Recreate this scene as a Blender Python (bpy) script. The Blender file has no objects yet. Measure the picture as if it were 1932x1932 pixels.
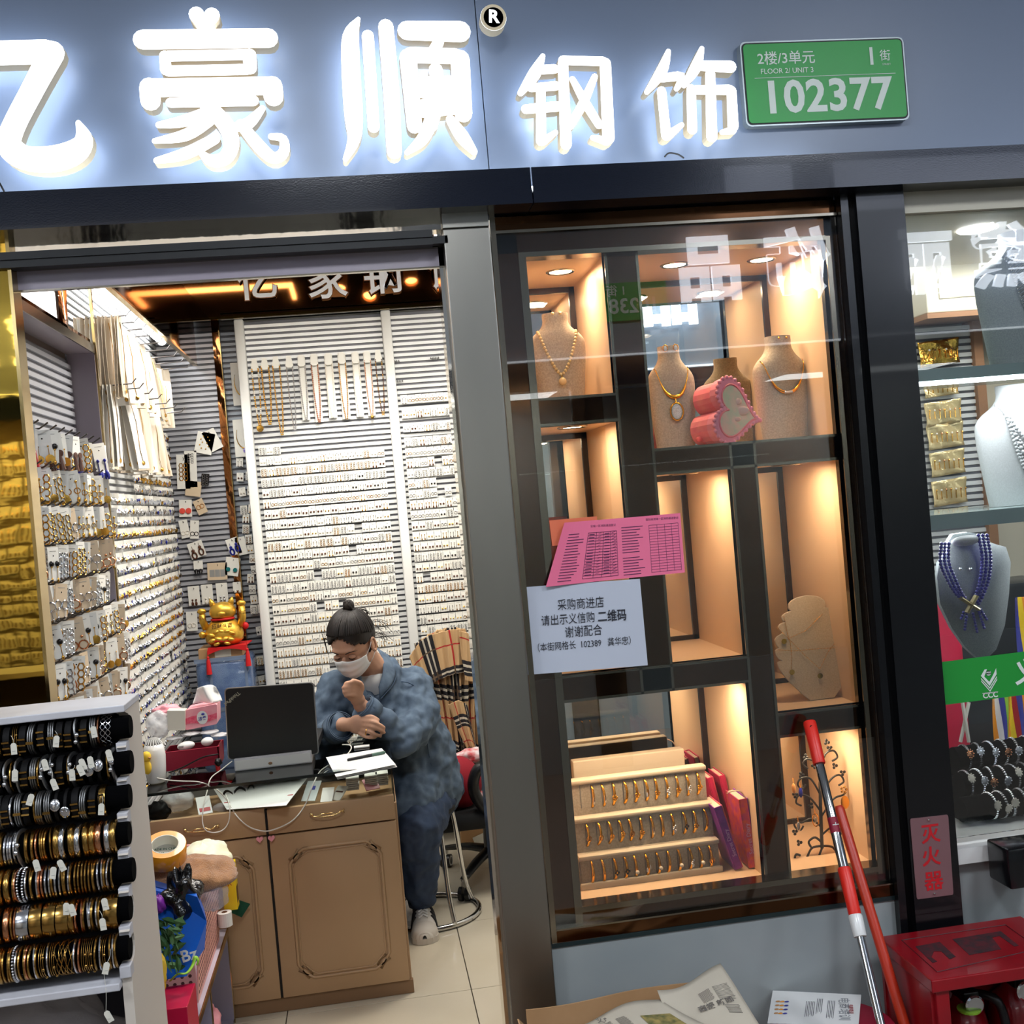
import bpy, bmesh, math, random
from mathutils import Vector, Matrix, Euler
import numpy as np
random.seed(7)
C = bpy.context.scene.collection
SC = bpy.context.scene
rnd = random.random
def U(a, b): return a + (b - a) * random.random()
# ---------------------------------------------------------------- camera
CAM = Vector((0, -2.75, 1.6)); FPX = 2115.58
YAW, PIT, ROL = 0.134658, -0.0115553, -0.0864915
FW = Vector((math.sin(YAW) * math.cos(PIT), math.cos(YAW) * math.cos(PIT), math.sin(PIT)))
_r = Vector((math.cos(YAW), -math.sin(YAW), 0)); _u = _r.cross(FW)
RT = _r * math.cos(ROL) + _u * math.sin(ROL); UP = _u * math.cos(ROL) - _r * math.sin(ROL)
cd = bpy.data.cameras.new('camera'); cam = bpy.data.objects.new('camera', cd); C.objects.link(cam)
cd.sensor_width = 36; cd.lens = FPX / 1932 * 36; cd.clip_start = 0.05
mw = Matrix.Identity(4)
for i in range(3):
    mw[i][0] = RT[i]; mw[i][1] = UP[i]; mw[i][2] = -FW[i]; mw[i][3] = CAM[i]
cam.matrix_world = mw
SC.camera = cam
def ray(x, y): return FW + RT * ((x - 966) / FPX) - UP * ((y - 966) / FPX)
def aty(x, y, Y):                      # a measured point on the plane y = Y
    d = ray(x, y); return CAM + d * ((Y - CAM.y) / d.y)
def atz(x, y, Z):
    d = ray(x, y); return CAM + d * ((Z - CAM.z) / d.z)
def atx(x, y, X):
    d = ray(x, y); return CAM + d * ((X - CAM.x) / d.x)
# ---------------------------------------------------------------- world, exposure, aisle lights
SC.view_settings.view_transform = 'Standard'; SC.view_settings.look = 'None'
SC.view_settings.gamma = 1; SC.view_settings.use_curve_mapping = False
SC.view_settings.exposure = 0.0
w = bpy.data.worlds.new('hall_air'); SC.world = w; w.use_nodes = True
w.node_tree.nodes['Background'].inputs[0].default_value = (0.55, 0.62, 0.75, 1)
w.node_tree.nodes['Background'].inputs[1].default_value = 0.14
SC.cycles.max_bounces = 8; SC.cycles.glossy_bounces = 5; SC.cycles.transparent_max_bounces = 16
SC.cycles.transmission_bounces = 6; SC.cycles.diffuse_bounces = 3
SC.cycles.caustics_reflective = False; SC.cycles.caustics_refractive = False
SC.cycles.sample_clamp_indirect = 4
def light(name, kind, loc, power, color, size=0.3, size_y=None, target=None, spot=None, blend=.5):
    l = bpy.data.lights.new(name, kind); l.energy = power; l.color = color
    if kind == 'AREA':
        l.size = size
        if size_y: l.shape = 'RECTANGLE'; l.size_y = size_y
    elif kind == 'SPOT': l.spot_size = spot; l.spot_blend = blend; l.shadow_soft_size = size
    else: l.shadow_soft_size = size
    o = bpy.data.objects.new(name, l); C.objects.link(o); o.location = loc
    if target is not None:
        o.rotation_euler = (Vector(target) - Vector(loc)).to_track_quat('-Z', 'Y').to_euler()
    return o
WARM = (1, .69, .42); COOL = (.78, .87, 1); NEUT = (1, .95, .87)
# ceiling lamps of the aisle between the two rows of shops (their fittings are built below)
AISLE = [(-2.2, -2.35), (0.0, -2.35), (2.2, -2.35), (4.4, -2.35), (-4.4, -2.35)]
for i, (ax, ay) in enumerate(AISLE):
    light('aisle_light', 'AREA', (ax, ay, 3.33), 36, (.88, .93, 1), .6, .6, target=(ax, ay, 0))
# shop interior: unseen fill lights without fittings, spots on the back wall
light('shop_fill_light', 'AREA', (-.1, 1.3, 2.62), 30, NEUT, 1.1, .5, target=(-.1, 1.3, 0))
light('shop_fill_light', 'AREA', (.9, 1.6, 2.62), 20, NEUT, .7, .5, target=(.9, 1.6, 0))
light('neighbour_light', 'AREA', (2.3, 1.2, 2.5), 14, (1, .97, .9), 1.2, .6, target=(2.3, 1.2, 0))
# ---------------------------------------------------------------- materials
MATS = {}
def mat(name, col=(.5, .5, .5), rough=.5, metal=0, emis=None, es=1, noise=None, bump=None, trans=0, ior=1.45, alpha=1, coat=0, sheen=0, spec=.5):
    """noise=(scale, colour2, detail[, stretch xyz]); bump=(scale, strength[, distance])"""
    if name in MATS: return MATS[name]
    m = bpy.data.materials.new(name); m.use_nodes = True; MATS[name] = m
    N = m.node_tree.nodes; L = m.node_tree.links; b = N['Principled BSDF']
    b.inputs['Base Color'].default_value = (*col, 1); b.inputs['Roughness'].default_value = rough
    b.inputs['Metallic'].default_value = metal; b.inputs['IOR'].default_value = ior
    b.inputs['Transmission Weight'].default_value = trans; b.inputs['Alpha'].default_value = alpha
    b.inputs['Specular IOR Level'].default_value = spec; b.inputs['Coat Weight'].default_value = coat; b.inputs['Sheen Weight'].default_value = sheen
    if emis: b.inputs['Emission Color'].default_value = (*emis, 1); b.inputs['Emission Strength'].default_value = es
    tc = None
    def coords(st=None):
        nonlocal tc
        tc = tc or N.new('ShaderNodeTexCoord')
        if st:
            mp = N.new('ShaderNodeMapping'); mp.inputs['Scale'].default_value = st
            L.new(tc.outputs['Object'], mp.inputs[0]); return mp.outputs[0]
        return tc.outputs['Object']
    if noise:
        n = N.new('ShaderNodeTexNoise'); n.inputs['Scale'].default_value = noise[0]; n.inputs['Detail'].default_value = noise[2] if len(noise) > 2 else 4
        L.new(coords(noise[3] if len(noise) > 3 else None), n.inputs['Vector'])
        r = N.new('ShaderNodeValToRGB'); r.color_ramp.elements[0].position = .35; r.color_ramp.elements[1].position = .68
        r.color_ramp.elements[0].color = (*col, 1); r.color_ramp.elements[1].color = (*noise[1], 1)
        L.new(n.outputs['Fac'], r.inputs[0]); L.new(r.outputs[0], b.inputs['Base Color'])
    if bump:
        n = N.new('ShaderNodeTexNoise'); n.inputs['Scale'].default_value = bump[0]; n.inputs['Detail'].default_value = 3
        L.new(coords(bump[3] if len(bump) > 3 else None), n.inputs['Vector'])
        bp = N.new('ShaderNodeBump'); bp.inputs['Strength'].default_value = bump[1]; bp.inputs['Distance'].default_value = bump[2] if len(bump) > 2 else .002
        L.new(n.outputs['Fac'], bp.inputs['Height']); L.new(bp.outputs[0], b.inputs['Normal'])
    return m
def thin_glass(name, tint=(1, 1, 1), refl=1.0):
    """clear pane: straight transparency plus Fresnel mirror reflection"""
    m = bpy.data.materials.new(name); m.use_nodes = True; MATS[name] = m
    N = m.node_tree.nodes; L = m.node_tree.links; N.remove(N['Principled BSDF'])
    t = N.new('ShaderNodeBsdfTransparent'); t.inputs[0].default_value = (*tint, 1)
    g = N.new('ShaderNodeBsdfGlossy'); g.inputs['Roughness'].default_value = 0.0
    f = N.new('ShaderNodeFresnel'); f.inputs[0].default_value = 1.5
    mu = N.new('ShaderNodeMath'); mu.operation = 'MULTIPLY'; mu.inputs[1].default_value = refl
    mx = N.new('ShaderNodeMixShader')
    L.new(f.outputs[0], mu.inputs[0]); L.new(mu.outputs[0], mx.inputs[0]); L.new(t.outputs[0], mx.inputs[1]); L.new(g.outputs[0], mx.inputs[2])
    L.new(mx.outputs[0], N['Material Output'].inputs[0]); return m
# ---------------------------------------------------------------- mesh builder
def V(*a): return Vector(a if len(a) > 1 else a[0])
class M:
    def __init__(s): s.v = []; s.f = []; s.mi = []; s.k = 0
    def add(s, vs, fs, k=None):
        n = len(s.v); s.v += [tuple(p) for p in vs]; s.f += [tuple(i + n for i in f) for f in fs]; s.mi += [s.k if k is None else k] * len(fs); return s
    def box(s, a, b, k=None, rot=None, piv=None):
        x0, y0, z0 = [min(a[i], b[i]) for i in range(3)]; x1, y1, z1 = [max(a[i], b[i]) for i in range(3)]
        vs = [V(x, y, z) for z in (z0, z1) for y in (y0, y1) for x in (x0, x1)]
        if rot is not None:
            c = V(piv) if piv is not None else V((x0 + x1) / 2, (y0 + y1) / 2, (z0 + z1) / 2)
            R = rot if isinstance(rot, Matrix) else Euler(rot).to_matrix(); vs = [c + R @ (p - c) for p in vs]
        return s.add(vs, [(0, 2, 3, 1), (4, 5, 7, 6), (0, 1, 5, 4), (2, 6, 7, 3), (0, 4, 6, 2), (1, 3, 7, 5)], k)
    def rbox(s, a, b, r=.004, k=None, rot=None, piv=None):
        """box with chamfered edges"""
        lo = V([min(a[i], b[i]) for i in range(3)]); hi = V([max(a[i], b[i]) for i in range(3)])
        r = min(r, *( (hi[i] - lo[i]) * .49 for i in range(3)))
        bm = bmesh.new(); bmesh.ops.create_cube(bm, size=1)
        for v in bm.verts: v.co = V([(lo[i] + hi[i]) / 2 + v.co[i] * (hi[i] - lo[i]) for i in range(3)])
        bmesh.ops.bevel(bm, geom=bm.edges[:], offset=r, segments=2, affect='EDGES', profile=.5)
        vs = [v.co.copy() for v in bm.verts]
        if rot is not None:
            c = V(piv) if piv is not None else (lo + hi) / 2
            R = rot if isinstance(rot, Matrix) else Euler(rot).to_matrix(); vs = [c + R @ (p - c) for p in vs]
        for i, v in enumerate(bm.verts): v.index = i
        fs = [tuple(v.index for v in f.verts) for f in bm.faces]; bm.free()
        return s.add(vs, fs, k)
    def tube(s, pts, r, seg=8, closed=False, k=None, caps=True, flat=1.0, up=None):
        pts = [V(p) for p in pts]; n = len(pts); rr = r if isinstance(r, (list, tuple)) else [r] * n
        vs = []; fs = []; N0 = None
        for i, p in enumerate(pts):
            if closed: t = pts[(i + 1) % n] - pts[i - 1]
            else: t = pts[min(i + 1, n - 1)] - pts[max(i - 1, 0)]
            if t.length < 1e-9: t = V(0, 0, 1)
            t.normalize()
            if N0 is None:
                a = V(up) if up is not None else (V(0, 0, 1) if abs(t.z) < .9 else V(1, 0, 0))
                N0 = (a - t * a.dot(t)).normalized()
            else:
                q = N0 - t * N0.dot(t); N0 = q.normalized() if q.length > 1e-6 else N0
            B = t.cross(N0)
            for j in range(seg):
                a = 2 * math.pi * j / seg; vs.append(p + N0 * math.cos(a) * rr[i] * flat + B * math.sin(a) * rr[i])
        for i in range(n if closed else n - 1):
            for j in range(seg):
                a = i * seg + j; b = i * seg + (j + 1) % seg; c = ((i + 1) % n) * seg + (j + 1) % seg; d = ((i + 1) % n) * seg + j
                fs.append((a, b, c, d))
        if caps and not closed: fs += [tuple(range(seg))[::-1], tuple((n - 1) * seg + j for j in range(seg))]
        return s.add(vs, fs, k)
    def cyl(s, a, b, r0, r1=None, seg=16, k=None): return s.tube([a, b], [r0, r0 if r1 is None else r1], seg, k=k)
    def lathe(s, prof, c=(0, 0, 0), seg=24, k=None, R=None, sx=1, sy=1):
        c = V(c); vs = []; fs = []; n = len(prof)
        for r, z in prof:
            for j in range(seg):
                a = 2 * math.pi * j / seg; p = V(r * math.cos(a) * sx, r * math.sin(a) * sy, z); vs.append(c + (R @ p if R else p))
        for i in range(n - 1):
            for j in range(seg):
                fs.append((i * seg + j, i * seg + (j + 1) % seg, (i + 1) * seg + (j + 1) % seg, (i + 1) * seg + j))
        if prof[0][0] > 1e-6: fs.append(tuple(range(seg))[::-1])
        if prof[-1][0] > 1e-6: fs.append(tuple((n - 1) * seg + j for j in range(seg)))
        return s.add(vs, fs, k)
    def ball(s, c, r, seg=12, rings=8, k=None, R=None):
        if not isinstance(r, (tuple, list, Vector)): r = (r, r, r)
        c = V(c); vs = []; fs = []
        for i in range(rings + 1):
            t = math.pi * i / rings
            for j in range(seg):
                a = 2 * math.pi * j / seg; p = V(r[0] * math.sin(t) * math.cos(a), r[1] * math.sin(t) * math.sin(a), r[2] * math.cos(t)); vs.append(c + (R @ p if R else p))
        for i in range(rings):
            for j in range(seg): fs.append((i * seg + j, (i + 1) * seg + j, (i + 1) * seg + (j + 1) % seg, i * seg + (j + 1) % seg))
        return s.add(vs, fs, k)
    def prism(s, poly, d, k=None, front_k=None):
        """polygon of 3-D points swept by the vector d"""
        poly = [V(p) for p in poly]; d = V(d); n = len(poly)
        s.add(poly, [tuple(range(n))], front_k if front_k is not None else k)
        s.add([p + d for p in poly], [tuple(range(n))[::-1]], k)
        s.add(poly + [p + d for p in poly], [(i, i + n, (i + 1) % n + n, (i + 1) % n) for i in range(n)], k); return s
    def sheet(s, fn, nu, nv, th=0.0, k=None):
        """grid surface fn(u, v); th adds thickness along the local normal"""
        g = [[V(fn(i / nu, j / nv)) for j in range(nv + 1)] for i in range(nu + 1)]
        vs = [p for row in g for p in row]; W = nv + 1
        fs = [(i * W + j, (i + 1) * W + j, (i + 1) * W + j + 1, i * W + j + 1) for i in range(nu) for j in range(nv)]
        if th:
            nb = []
            for i in range(nu + 1):
                for j in range(nv + 1):
                    du = g[min(i + 1, nu)][j] - g[max(i - 1, 0)][j]; dv = g[i][min(j + 1, nv)] - g[i][max(j - 1, 0)]
                    q = du.cross(dv); nb.append(g[i][j] - (q.normalized() if q.length > 1e-12 else V(0, 0, 1)) * th)
            n = len(vs); vs += nb; fs += [tuple(a + n for a in f[::-1]) for f in fs[:]]
            rim = [i * W for i in range(nu + 1)]; rim += [nu * W + j for j in range(1, W)]; rim += [i * W + nv for i in range(nu - 1, -1, -1)]; rim += [j for j in range(nv - 1, 0, -1)]
            fs += [(rim[(i + 1) % len(rim)], rim[i], rim[i] + n, rim[(i + 1) % len(rim)] + n) for i in range(len(rim))]
        return s.add(vs, fs, k)
    def quad(s, a, b, c, d, k=None): return s.add([a, b, c, d], [(0, 1, 2, 3)], k)
    def merge(s, o, mtx=None, k=None):
        vs = [mtx @ V(p) for p in o.v] if mtx else o.v
        n = len(s.v); s.v += [tuple(p) for p in vs]; s.f += [tuple(i + n for i in f) for f in o.f]; s.mi += (o.mi if k is None else [k] * len(o.f)); return s
    def mesh(s, name, mats, org=(0, 0, 0), smooth=False):
        me = bpy.data.meshes.new(name); o = V(org)
        me.from_pydata([(p[0] - o.x, p[1] - o.y, p[2] - o.z) for p in s.v], [], s.f)
        if not isinstance(mats, (list, tuple)): mats = [mats]
        for m in mats: me.materials.append(m if not isinstance(m, str) else MATS[m])
        me.polygons.foreach_set('material_index', s.mi)
        me.validate(); me.update()
        if smooth:
            bm = bmesh.new(); bm.from_mesh(me)
            bmesh.ops.remove_doubles(bm, verts=bm.verts, dist=1e-6); bmesh.ops.recalc_face_normals(bm, faces=bm.faces); bm.to_mesh(me); bm.free()
            me.polygons.foreach_set('use_smooth', [True] * len(me.polygons))
            if smooth is not True: me.set_sharp_from_angle(angle=math.radians(smooth))
        return me
    def build(s, name, mats, parent=None, smooth=False, **kw):
        org = ORG.get(parent.name, (0, 0, 0)) if parent else kw.pop('org', (0, 0, 0))
        o = bpy.data.objects.new(name, s.mesh(name, mats, org, smooth)); C.objects.link(o)
        if parent: o.parent = parent; ORG[o.name] = org
        else: o.location = org; ORG[o.name] = tuple(org)
        return o
ORG = {}
def tag(o, label=None, cat=None, group=None, kind=None):
    if label: o['label'] = label
    if cat: o['category'] = cat
    if group: o['group'] = group
    if kind: o['kind'] = kind
    return o
def thing(name, label, cat, loc=(0, 0, 0), group=None):
    o = bpy.data.objects.new(name, None); C.objects.link(o); o.location = loc; o.empty_display_size = .05
    ORG[o.name] = tuple(loc); return tag(o, label, cat, group)
def struct(o): o['kind'] = 'structure'; return o
def copy_tree(o, loc=None, rot=None, label=None, group=None, scale=None, swap=None, parent=None):
    c = o.copy(); C.objects.link(c); c.parent = parent
    if loc is not None: c.location = loc
    if rot is not None: c.rotation_euler = rot
    if scale is not None: c.scale = scale if isinstance(scale, (tuple, list, Vector)) else (scale,) * 3
    if label: c['label'] = label
    if group: c['group'] = group
    for ch in o.children:
        d = ch.copy(); C.objects.link(d); d.parent = c
        for g in ch.children:
            e = g.copy(); C.objects.link(e); e.parent = d
    return c
_tc = {}
def text_m(body, size=1.0, extrude=0.0, bold=0.0, align='CENTER', res=3, space=1.0, squeeze=1.0):
    """outline text as a builder: centred in x, x to the right, z up, lies in the plane y = 0 facing -y"""
    key = (body, bold, extrude / size if size else 0, align, res, space)
    if key not in _tc:
        cu = bpy.data.curves.new('tmp_text', 'FONT'); cu.body = body; cu.size = 1; cu.extrude = extrude / size; cu.offset = bold
        cu.align_x = align; cu.align_y = 'CENTER'; cu.resolution_u = res; cu.space_character = space
        o = bpy.data.objects.new('tmp_text', cu); C.objects.link(o)
        dg = bpy.context.evaluated_depsgraph_get(); me = bpy.data.meshes.new_from_object(o.evaluated_get(dg))
        _tc[key] = ([tuple(v.co) for v in me.vertices], [tuple(p.vertices) for p in me.polygons])
        bpy.data.objects.remove(o); bpy.data.curves.remove(cu); bpy.data.meshes.remove(me)
    vs, fs = _tc[key]
    m = M(); m.add([(x * size * squeeze, -z * size, y * size) for x, y, z in vs], fs); return m
def frame_m(o, ex, ez):
    """matrix that puts text_m space at o, x along ex, z along ez, front (-y) towards ex x ez ... kept right-handed"""
    ex = V(ex).normalized(); ez = V(ez).normalized(); ey = ez.cross(ex)
    m = Matrix.Identity(4)
    for i in range(3): m[i][0] = ex[i]; m[i][1] = ey[i]; m[i][2] = ez[i]; m[i][3] = o[i]
    return m
def write(body, o, size, material, name='lettering', parent=None, ex=(1, 0, 0), ez=(0, 0, 1), **kw):
    m = M(); m.merge(text_m(body, size, **kw), frame_m(V(o), ex, ez)); return m.build(name, material, parent)
def lerp(a, b, t): return a + (b - a) * t
def ipl(tab, x):
    for (a, b), (c, d) in zip(tab, tab[1:]):
        if x <= c: return b + (d - b) * (x - a) / (c - a) if c != a else d
    return tab[-1][1]
def smooth_path(pts, n=6, closed=False):
    P = [V(p) for p in pts]; out = []; m = len(P)
    for i in range(m if closed else m - 1):
        p0 = P[i - 1] if (i > 0 or closed) else P[0]; p1 = P[i]; p2 = P[(i + 1) % m]; p3 = P[(i + 2) % m] if (i + 2 < m or closed) else P[-1]
        for k in range(n):
            t = k / n; out.append(.5 * ((2 * p1) + (p2 - p0) * t + (2 * p0 - 5 * p1 + 4 * p2 - p3) * t * t + (3 * p1 - p0 - 3 * p2 + p3) * t ** 3))
    if not closed: out.append(P[-1])
    return out
ORD = ['first', 'second', 'third', 'fourth', 'fifth', 'sixth', 'seventh', 'eighth', 'ninth', 'tenth', 'eleventh', 'twelfth', 'thirteenth', 'fourteenth', 'fifteenth', 'sixteenth', 'seventeenth', 'eighteenth', 'nineteenth', 'twentieth']
def nth(i):
    return ORD[i] if i < 20 else ('twenty-' + ORD[i - 20] if i < 29 else ('thirtieth' if i == 29 else ('thirty-' + ORD[i - 30] if i < 39 else 'fortieth' if i == 39 else 'forty-' + ORD[i - 40])))
def S(r, g, b):
    f = lambda c: (c / 255 / 12.92) if c / 255 <= .04045 else ((c / 255 + .055) / 1.055) ** 2.4
    return (f(r), f(g), f(b))
def fX(px, py, Y): return aty(px, py, Y).x
def fZ(px, py, Y): return aty(px, py, Y).z
mat('navy_band', S(22, 27, 40), .14, 0, bump=(260, .25, .0006), coat=.3)
mat('sign_panel', S(120, 133, 155), .35, bump=(300, .1, .0004))
mat('brushed_steel', S(148, 145, 138), .34, 1, noise=(3, S(168, 163, 154), 3, (1, 1, .25)), bump=(900, .12, .0004))
mat('mirror_steel', S(215, 205, 190), .06, 1, bump=(14, .22, .004, (1, 1, .6)))
mat('mirror_gold', S(214, 172, 70), .03, 1, bump=(5, .03, .01, (1, 1, 2.4)))
mat('mirror_bronze', S(150, 100, 62), .05, 1)
mat('bronze_dark', S(92, 62, 40), .10, 1, bump=(20, .05, .002))
mat('bronze_edge', S(140, 132, 118), .18, 1)
mat('mirror_clear', S(225, 228, 226), .0, 1)
mat('black_box', S(16, 18, 20), .45)
mat('black_gloss', S(14, 15, 18), .22, coat=.2)
mat('lavender_panel', S(166, 156, 170), .35, noise=(4, S(172, 163, 172)))
mat('frosted_grey', S(148, 156, 158), .25, noise=(2.5, S(162, 168, 168)))
mat('dark_strip', S(34, 48, 50), .2)
mat('tile_beige', S(203, 192, 170), .12, noise=(3, S(210, 200, 180)), bump=(40, .02))
mat('grout', S(90, 82, 70), .8)
mat('white_paint', S(225, 225, 222), .4)
mat('peach', S(238, 205, 172), .38, noise=(3, S(240, 210, 178)))
mat('dark_brown', S(38, 26, 20), .25)
mat('slat_grey', S(186, 188, 196), .36, metal=.35)
mat('slat_white', S(222, 224, 224), .35, metal=.15)
mat('groove', S(112, 113, 120), .5)
mat('aisle_wall', S(120, 132, 140), .4)
mat('aisle_floor', S(120, 112, 104), .3)
mat('ceil_white', S(190, 195, 200), .6)
mat('led', (1, 1, 1), emis=(1, 1, .98), es=14)
mat('led_cool', (1, 1, 1), emis=(.86, .93, 1), es=11)
mat('led_warm', (1, 1, 1), emis=(1, .78, .5), es=16)
mat('letter_face', (1, 1, 1), emis=(.93, .96, 1), es=3.2)
mat('letter_side', S(225, 208, 172), .5, emis=(1, .9, .7), es=.12)
mat('letter_back', (1, 1, 1), emis=(.74, .85, 1), es=6)
mat('plate_green', S(36, 160, 66), .4)
mat('plate_white', S(225, 235, 225), .45)
mat('black_line', S(18, 18, 20), .5)
thin_glass('window_glass', (.97, .985, .98), 1.5)
# ------------------------------------------------------------ sign wall and band
YB = -.10
zb1 = fZ(966, (362.1 + 277.3) / 2 + 2.5 - 4.7, YB); zb1 = fZ(910, 319.7, YB); zb0 = fZ(910, 387.6, YB)
jx = fX(909, 160, 0)
struct(M().box((-3.2, 0, zb1 - .09), (jx - .0012, .025, 3.35)).build('sign_panel', 'sign_panel'))
struct(M().box((jx + .0012, 0, zb1 - .09), (4.6, .025, 3.35)).build('sign_panel', 'sign_panel'))
wf = M(); wf.box((-3.2, .025, zb0 + .005), (4.6, .05, 3.35)); struct(wf.build('wall_front', 'black_box'))
bx = fX(1003, 340, YB)
for a, b in ((-3.2, bx - .0015), (bx + .0015, 4.6)):
    m = M(); m.box((a, YB, zb0), (b, YB + .012, zb1)); m.box((a, YB + .012, zb0), (b, 0, zb0 + .01)); m.box((a, YB + .012, zb1 - .05), (b, 0, zb1 - .045))
    struct(m.build('trim_1', 'navy_band'))
sx1 = fX(1530, 300, -.05)
m = M(); m.box((-3.2, -.06, zb1 - .044), (sx1, -.035, zb1 - .034)); struct(m.build('trim_light', 'led_cool'))
m = M(); m.box((fX(1740, 290, -.05), -.06, zb1 - .044), (4.6, -.045, zb1 - .038)); struct(m.build('trim_light', mat('led_soft', (1, 1, 1), emis=(.9, .95, 1), es=2)))
# ------------------------------------------------------------ sign letters
YL = -.085
def strokes(lst, name, label, ex=None):
    """each stroke: list of (px, py, r_px); drawn as flat rounded bars on the letter plane"""
    root = thing(name, label, 'sign letter', tuple(aty(lst[0][0][0], lst[0][0][1], YL)), 'backlit letters of the shop sign')
    f = M(); sd = M(); bk = M(); k = (2.75 + YL) / FPX / .99
    for st in lst:
        st = smooth_path([(p[0], p[1], p[2]) for p in st], 4) if len(st) > 2 else [V(p) for p in st]
        pts = [aty(p.x, p.y, YL) for p in st]; rs = [max(p.z, 1) * k for p in st]; n = len(pts)
        L = []; R = []
        for i in range(n):
            t = pts[min(i + 1, n - 1)] - pts[max(i - 1, 0)]; t.y = 0; t.normalize(); nn = V(-t.z, 0, t.x)
            L.append(pts[i] + nn * rs[i]); R.append(pts[i] - nn * rs[i])
            if i == 0: t0 = t
        cap1 = []; cap0 = []
        for j in range(1, 6):
            a = math.pi * j / 6; nn = V(-t.z, 0, t.x); cap1.append(pts[-1] + (nn * math.cos(a) + t * math.sin(a)) * rs[-1])
            nn = V(-t0.z, 0, t0.x); cap0.append(pts[0] + (-nn * math.cos(a) - t0 * math.sin(a)) * rs[0])
        poly = L + cap1 + R[::-1] + cap0
        dy = U(0, .0015)
        # face as strips (the outline is not convex)
        for i in range(n - 1): f.quad(*[p + V(0, -dy, 0) for p in (L[i], L[i + 1], R[i + 1], R[i])])
        f.add([p + V(0, -dy, 0) for p in [L[-1]] + cap1 + [R[-1]]], [tuple(range(7))]); f.add([p + V(0, -dy, 0) for p in [R[0]] + cap0 + [L[0]]], [tuple(range(7))])
        q = len(poly); sd.add([p + V(0, -dy, 0) for p in poly] + [p + V(0, .035, 0) for p in poly], [(i, i + q, (i + 1) % q + q, (i + 1) % q) for i in range(q)])
        for i in range(n - 1): bk.quad(*[p + V(0, .035, 0) for p in (R[i], R[i + 1], L[i + 1], L[i])])
    f.build('letter_face', 'letter_face', root); sd.build('letter_side', 'letter_side', root); bk.build('back_light', 'letter_back', root)
    for q in (0, len(lst) // 2, len(lst) - 1):
        c = lst[q]; p = c[len(c) // 2]; a = aty(p[0], p[1], -.05); M().cyl(a, V(a.x, 0, a.z), .003, seg=6).build('mounting_stud', 'bronze_edge', root)
    return root
strokes([[(-60, 102, 22), (0, 100, 22), (88, 98, 22)], [(98, 100, 22), (62, 168, 20), (25, 240, 20), (18, 275, 22), (48, 298, 22), (100, 300, 24), (142, 286, 22), (158, 262, 16), (148, 232, 5)],
         [(-55, 60, 5), (-75, 110, 20), (-110, 160, 12)], [(-85, 135, 18), (-80, 315, 18)]], 'sign_letter', 'white backlit sign character cut off by the left edge of the photo')
strokes([[(270, 75, 18), (506, 72, 18)], [(318, 106, 10), (466, 103, 10)], [(318, 134, 10), (466, 131, 10)], [(311, 106, 10), (313, 132, 10)], [(471, 104, 12), (472, 128, 12)],
         [(286, 166, 17), (512, 162, 17)], [(282, 165, 18), (284, 190, 18)], [(514, 162, 18), (516, 182, 18)], [(322, 194, 9), (478, 190, 10)],
         [(405, 205, 9), (350, 228, 11), (300, 236, 6)], [(395, 228, 10), (350, 255, 11), (292, 266, 5)], [(405, 262, 10), (350, 290, 11), (296, 303, 6)],
         [(392, 200, 14), (425, 235, 15), (437, 270, 14), (425, 298, 13), (398, 303, 11), (378, 287, 5)], [(495, 205, 6), (470, 232, 11), (445, 240, 9)],
         [(455, 235, 10), (488, 275, 12), (515, 298, 11), (535, 288, 10), (534, 262, 8), (512, 258, 6)]], 'sign_letter', 'white backlit sign character under the heart, with a long top bar')
strokes([[(676, 36, 4), (662, 68, 15), (662, 130, 17), (667, 215, 17), (668, 262, 12), (652, 300, 5)], [(694, 68, 11), (705, 240, 11)], [(728, 50, 14), (738, 170, 15), (744, 286, 14)],
         [(768, 58, 18), (868, 60, 20)], [(828, 78, 10), (815, 105, 12)], [(775, 104, 15), (858, 106, 15)], [(770, 108, 16), (782, 238, 14)], [(868, 112, 18), (874, 214, 17)],
         [(822, 132, 13), (826, 180, 13), (812, 236, 14)], [(812, 236, 12), (795, 265, 11), (768, 288, 5)], [(850, 226, 9), (872, 258, 13), (894, 286, 7)], [(795, 165, 20), (850, 165, 22)], [(800, 205, 18), (856, 200, 16)]],
        'sign_letter', 'tall white backlit sign character with three upright strokes, left of the panel joint')
strokes([[(1024, 106, 5), (1008, 140, 12), (982, 176, 6)], [(1012, 132, 9), (1046, 130, 9)], [(1002, 166, 8), (1048, 162, 9)], [(992, 206, 9), (1050, 201, 10)], [(1020, 170, 9), (1021, 266, 10)], [(1026, 266, 8), (1048, 250, 5)],
         [(1062, 120, 10), (1068, 272, 11)], [(1062, 114, 9), (1138, 116, 9)], [(1142, 120, 11), (1148, 260, 12)], [(1144, 266, 9), (1118, 260, 5)], [(1122, 145, 6), (1100, 195, 9), (1076, 238, 7)], [(1080, 150, 6), (1105, 195, 9), (1130, 236, 8)]],
        'sign_letter', 'smaller white backlit sign character right of the panel joint')
strokes([[(1261, 97, 5), (1248, 135, 11), (1220, 174, 5)], [(1248, 148, 8), (1286, 145, 9), (1276, 168, 5)], [(1248, 172, 9), (1257, 256, 10)], [(1260, 256, 9), (1286, 236, 5)],
         [(1324, 92, 5), (1312, 128, 11), (1290, 162, 5)], [(1322, 124, 10), (1378, 126, 12)], [(1312, 170, 9), (1376, 170, 10)], [(1304, 168, 9), (1306, 244, 10)], [(1380, 172, 10), (1383, 238, 11)], [(1382, 246, 8), (1362, 250, 5)], [(1340, 140, 10), (1343, 258, 11)]],
        'sign_letter', 'smaller white backlit sign character beside the green number plate')
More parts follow.
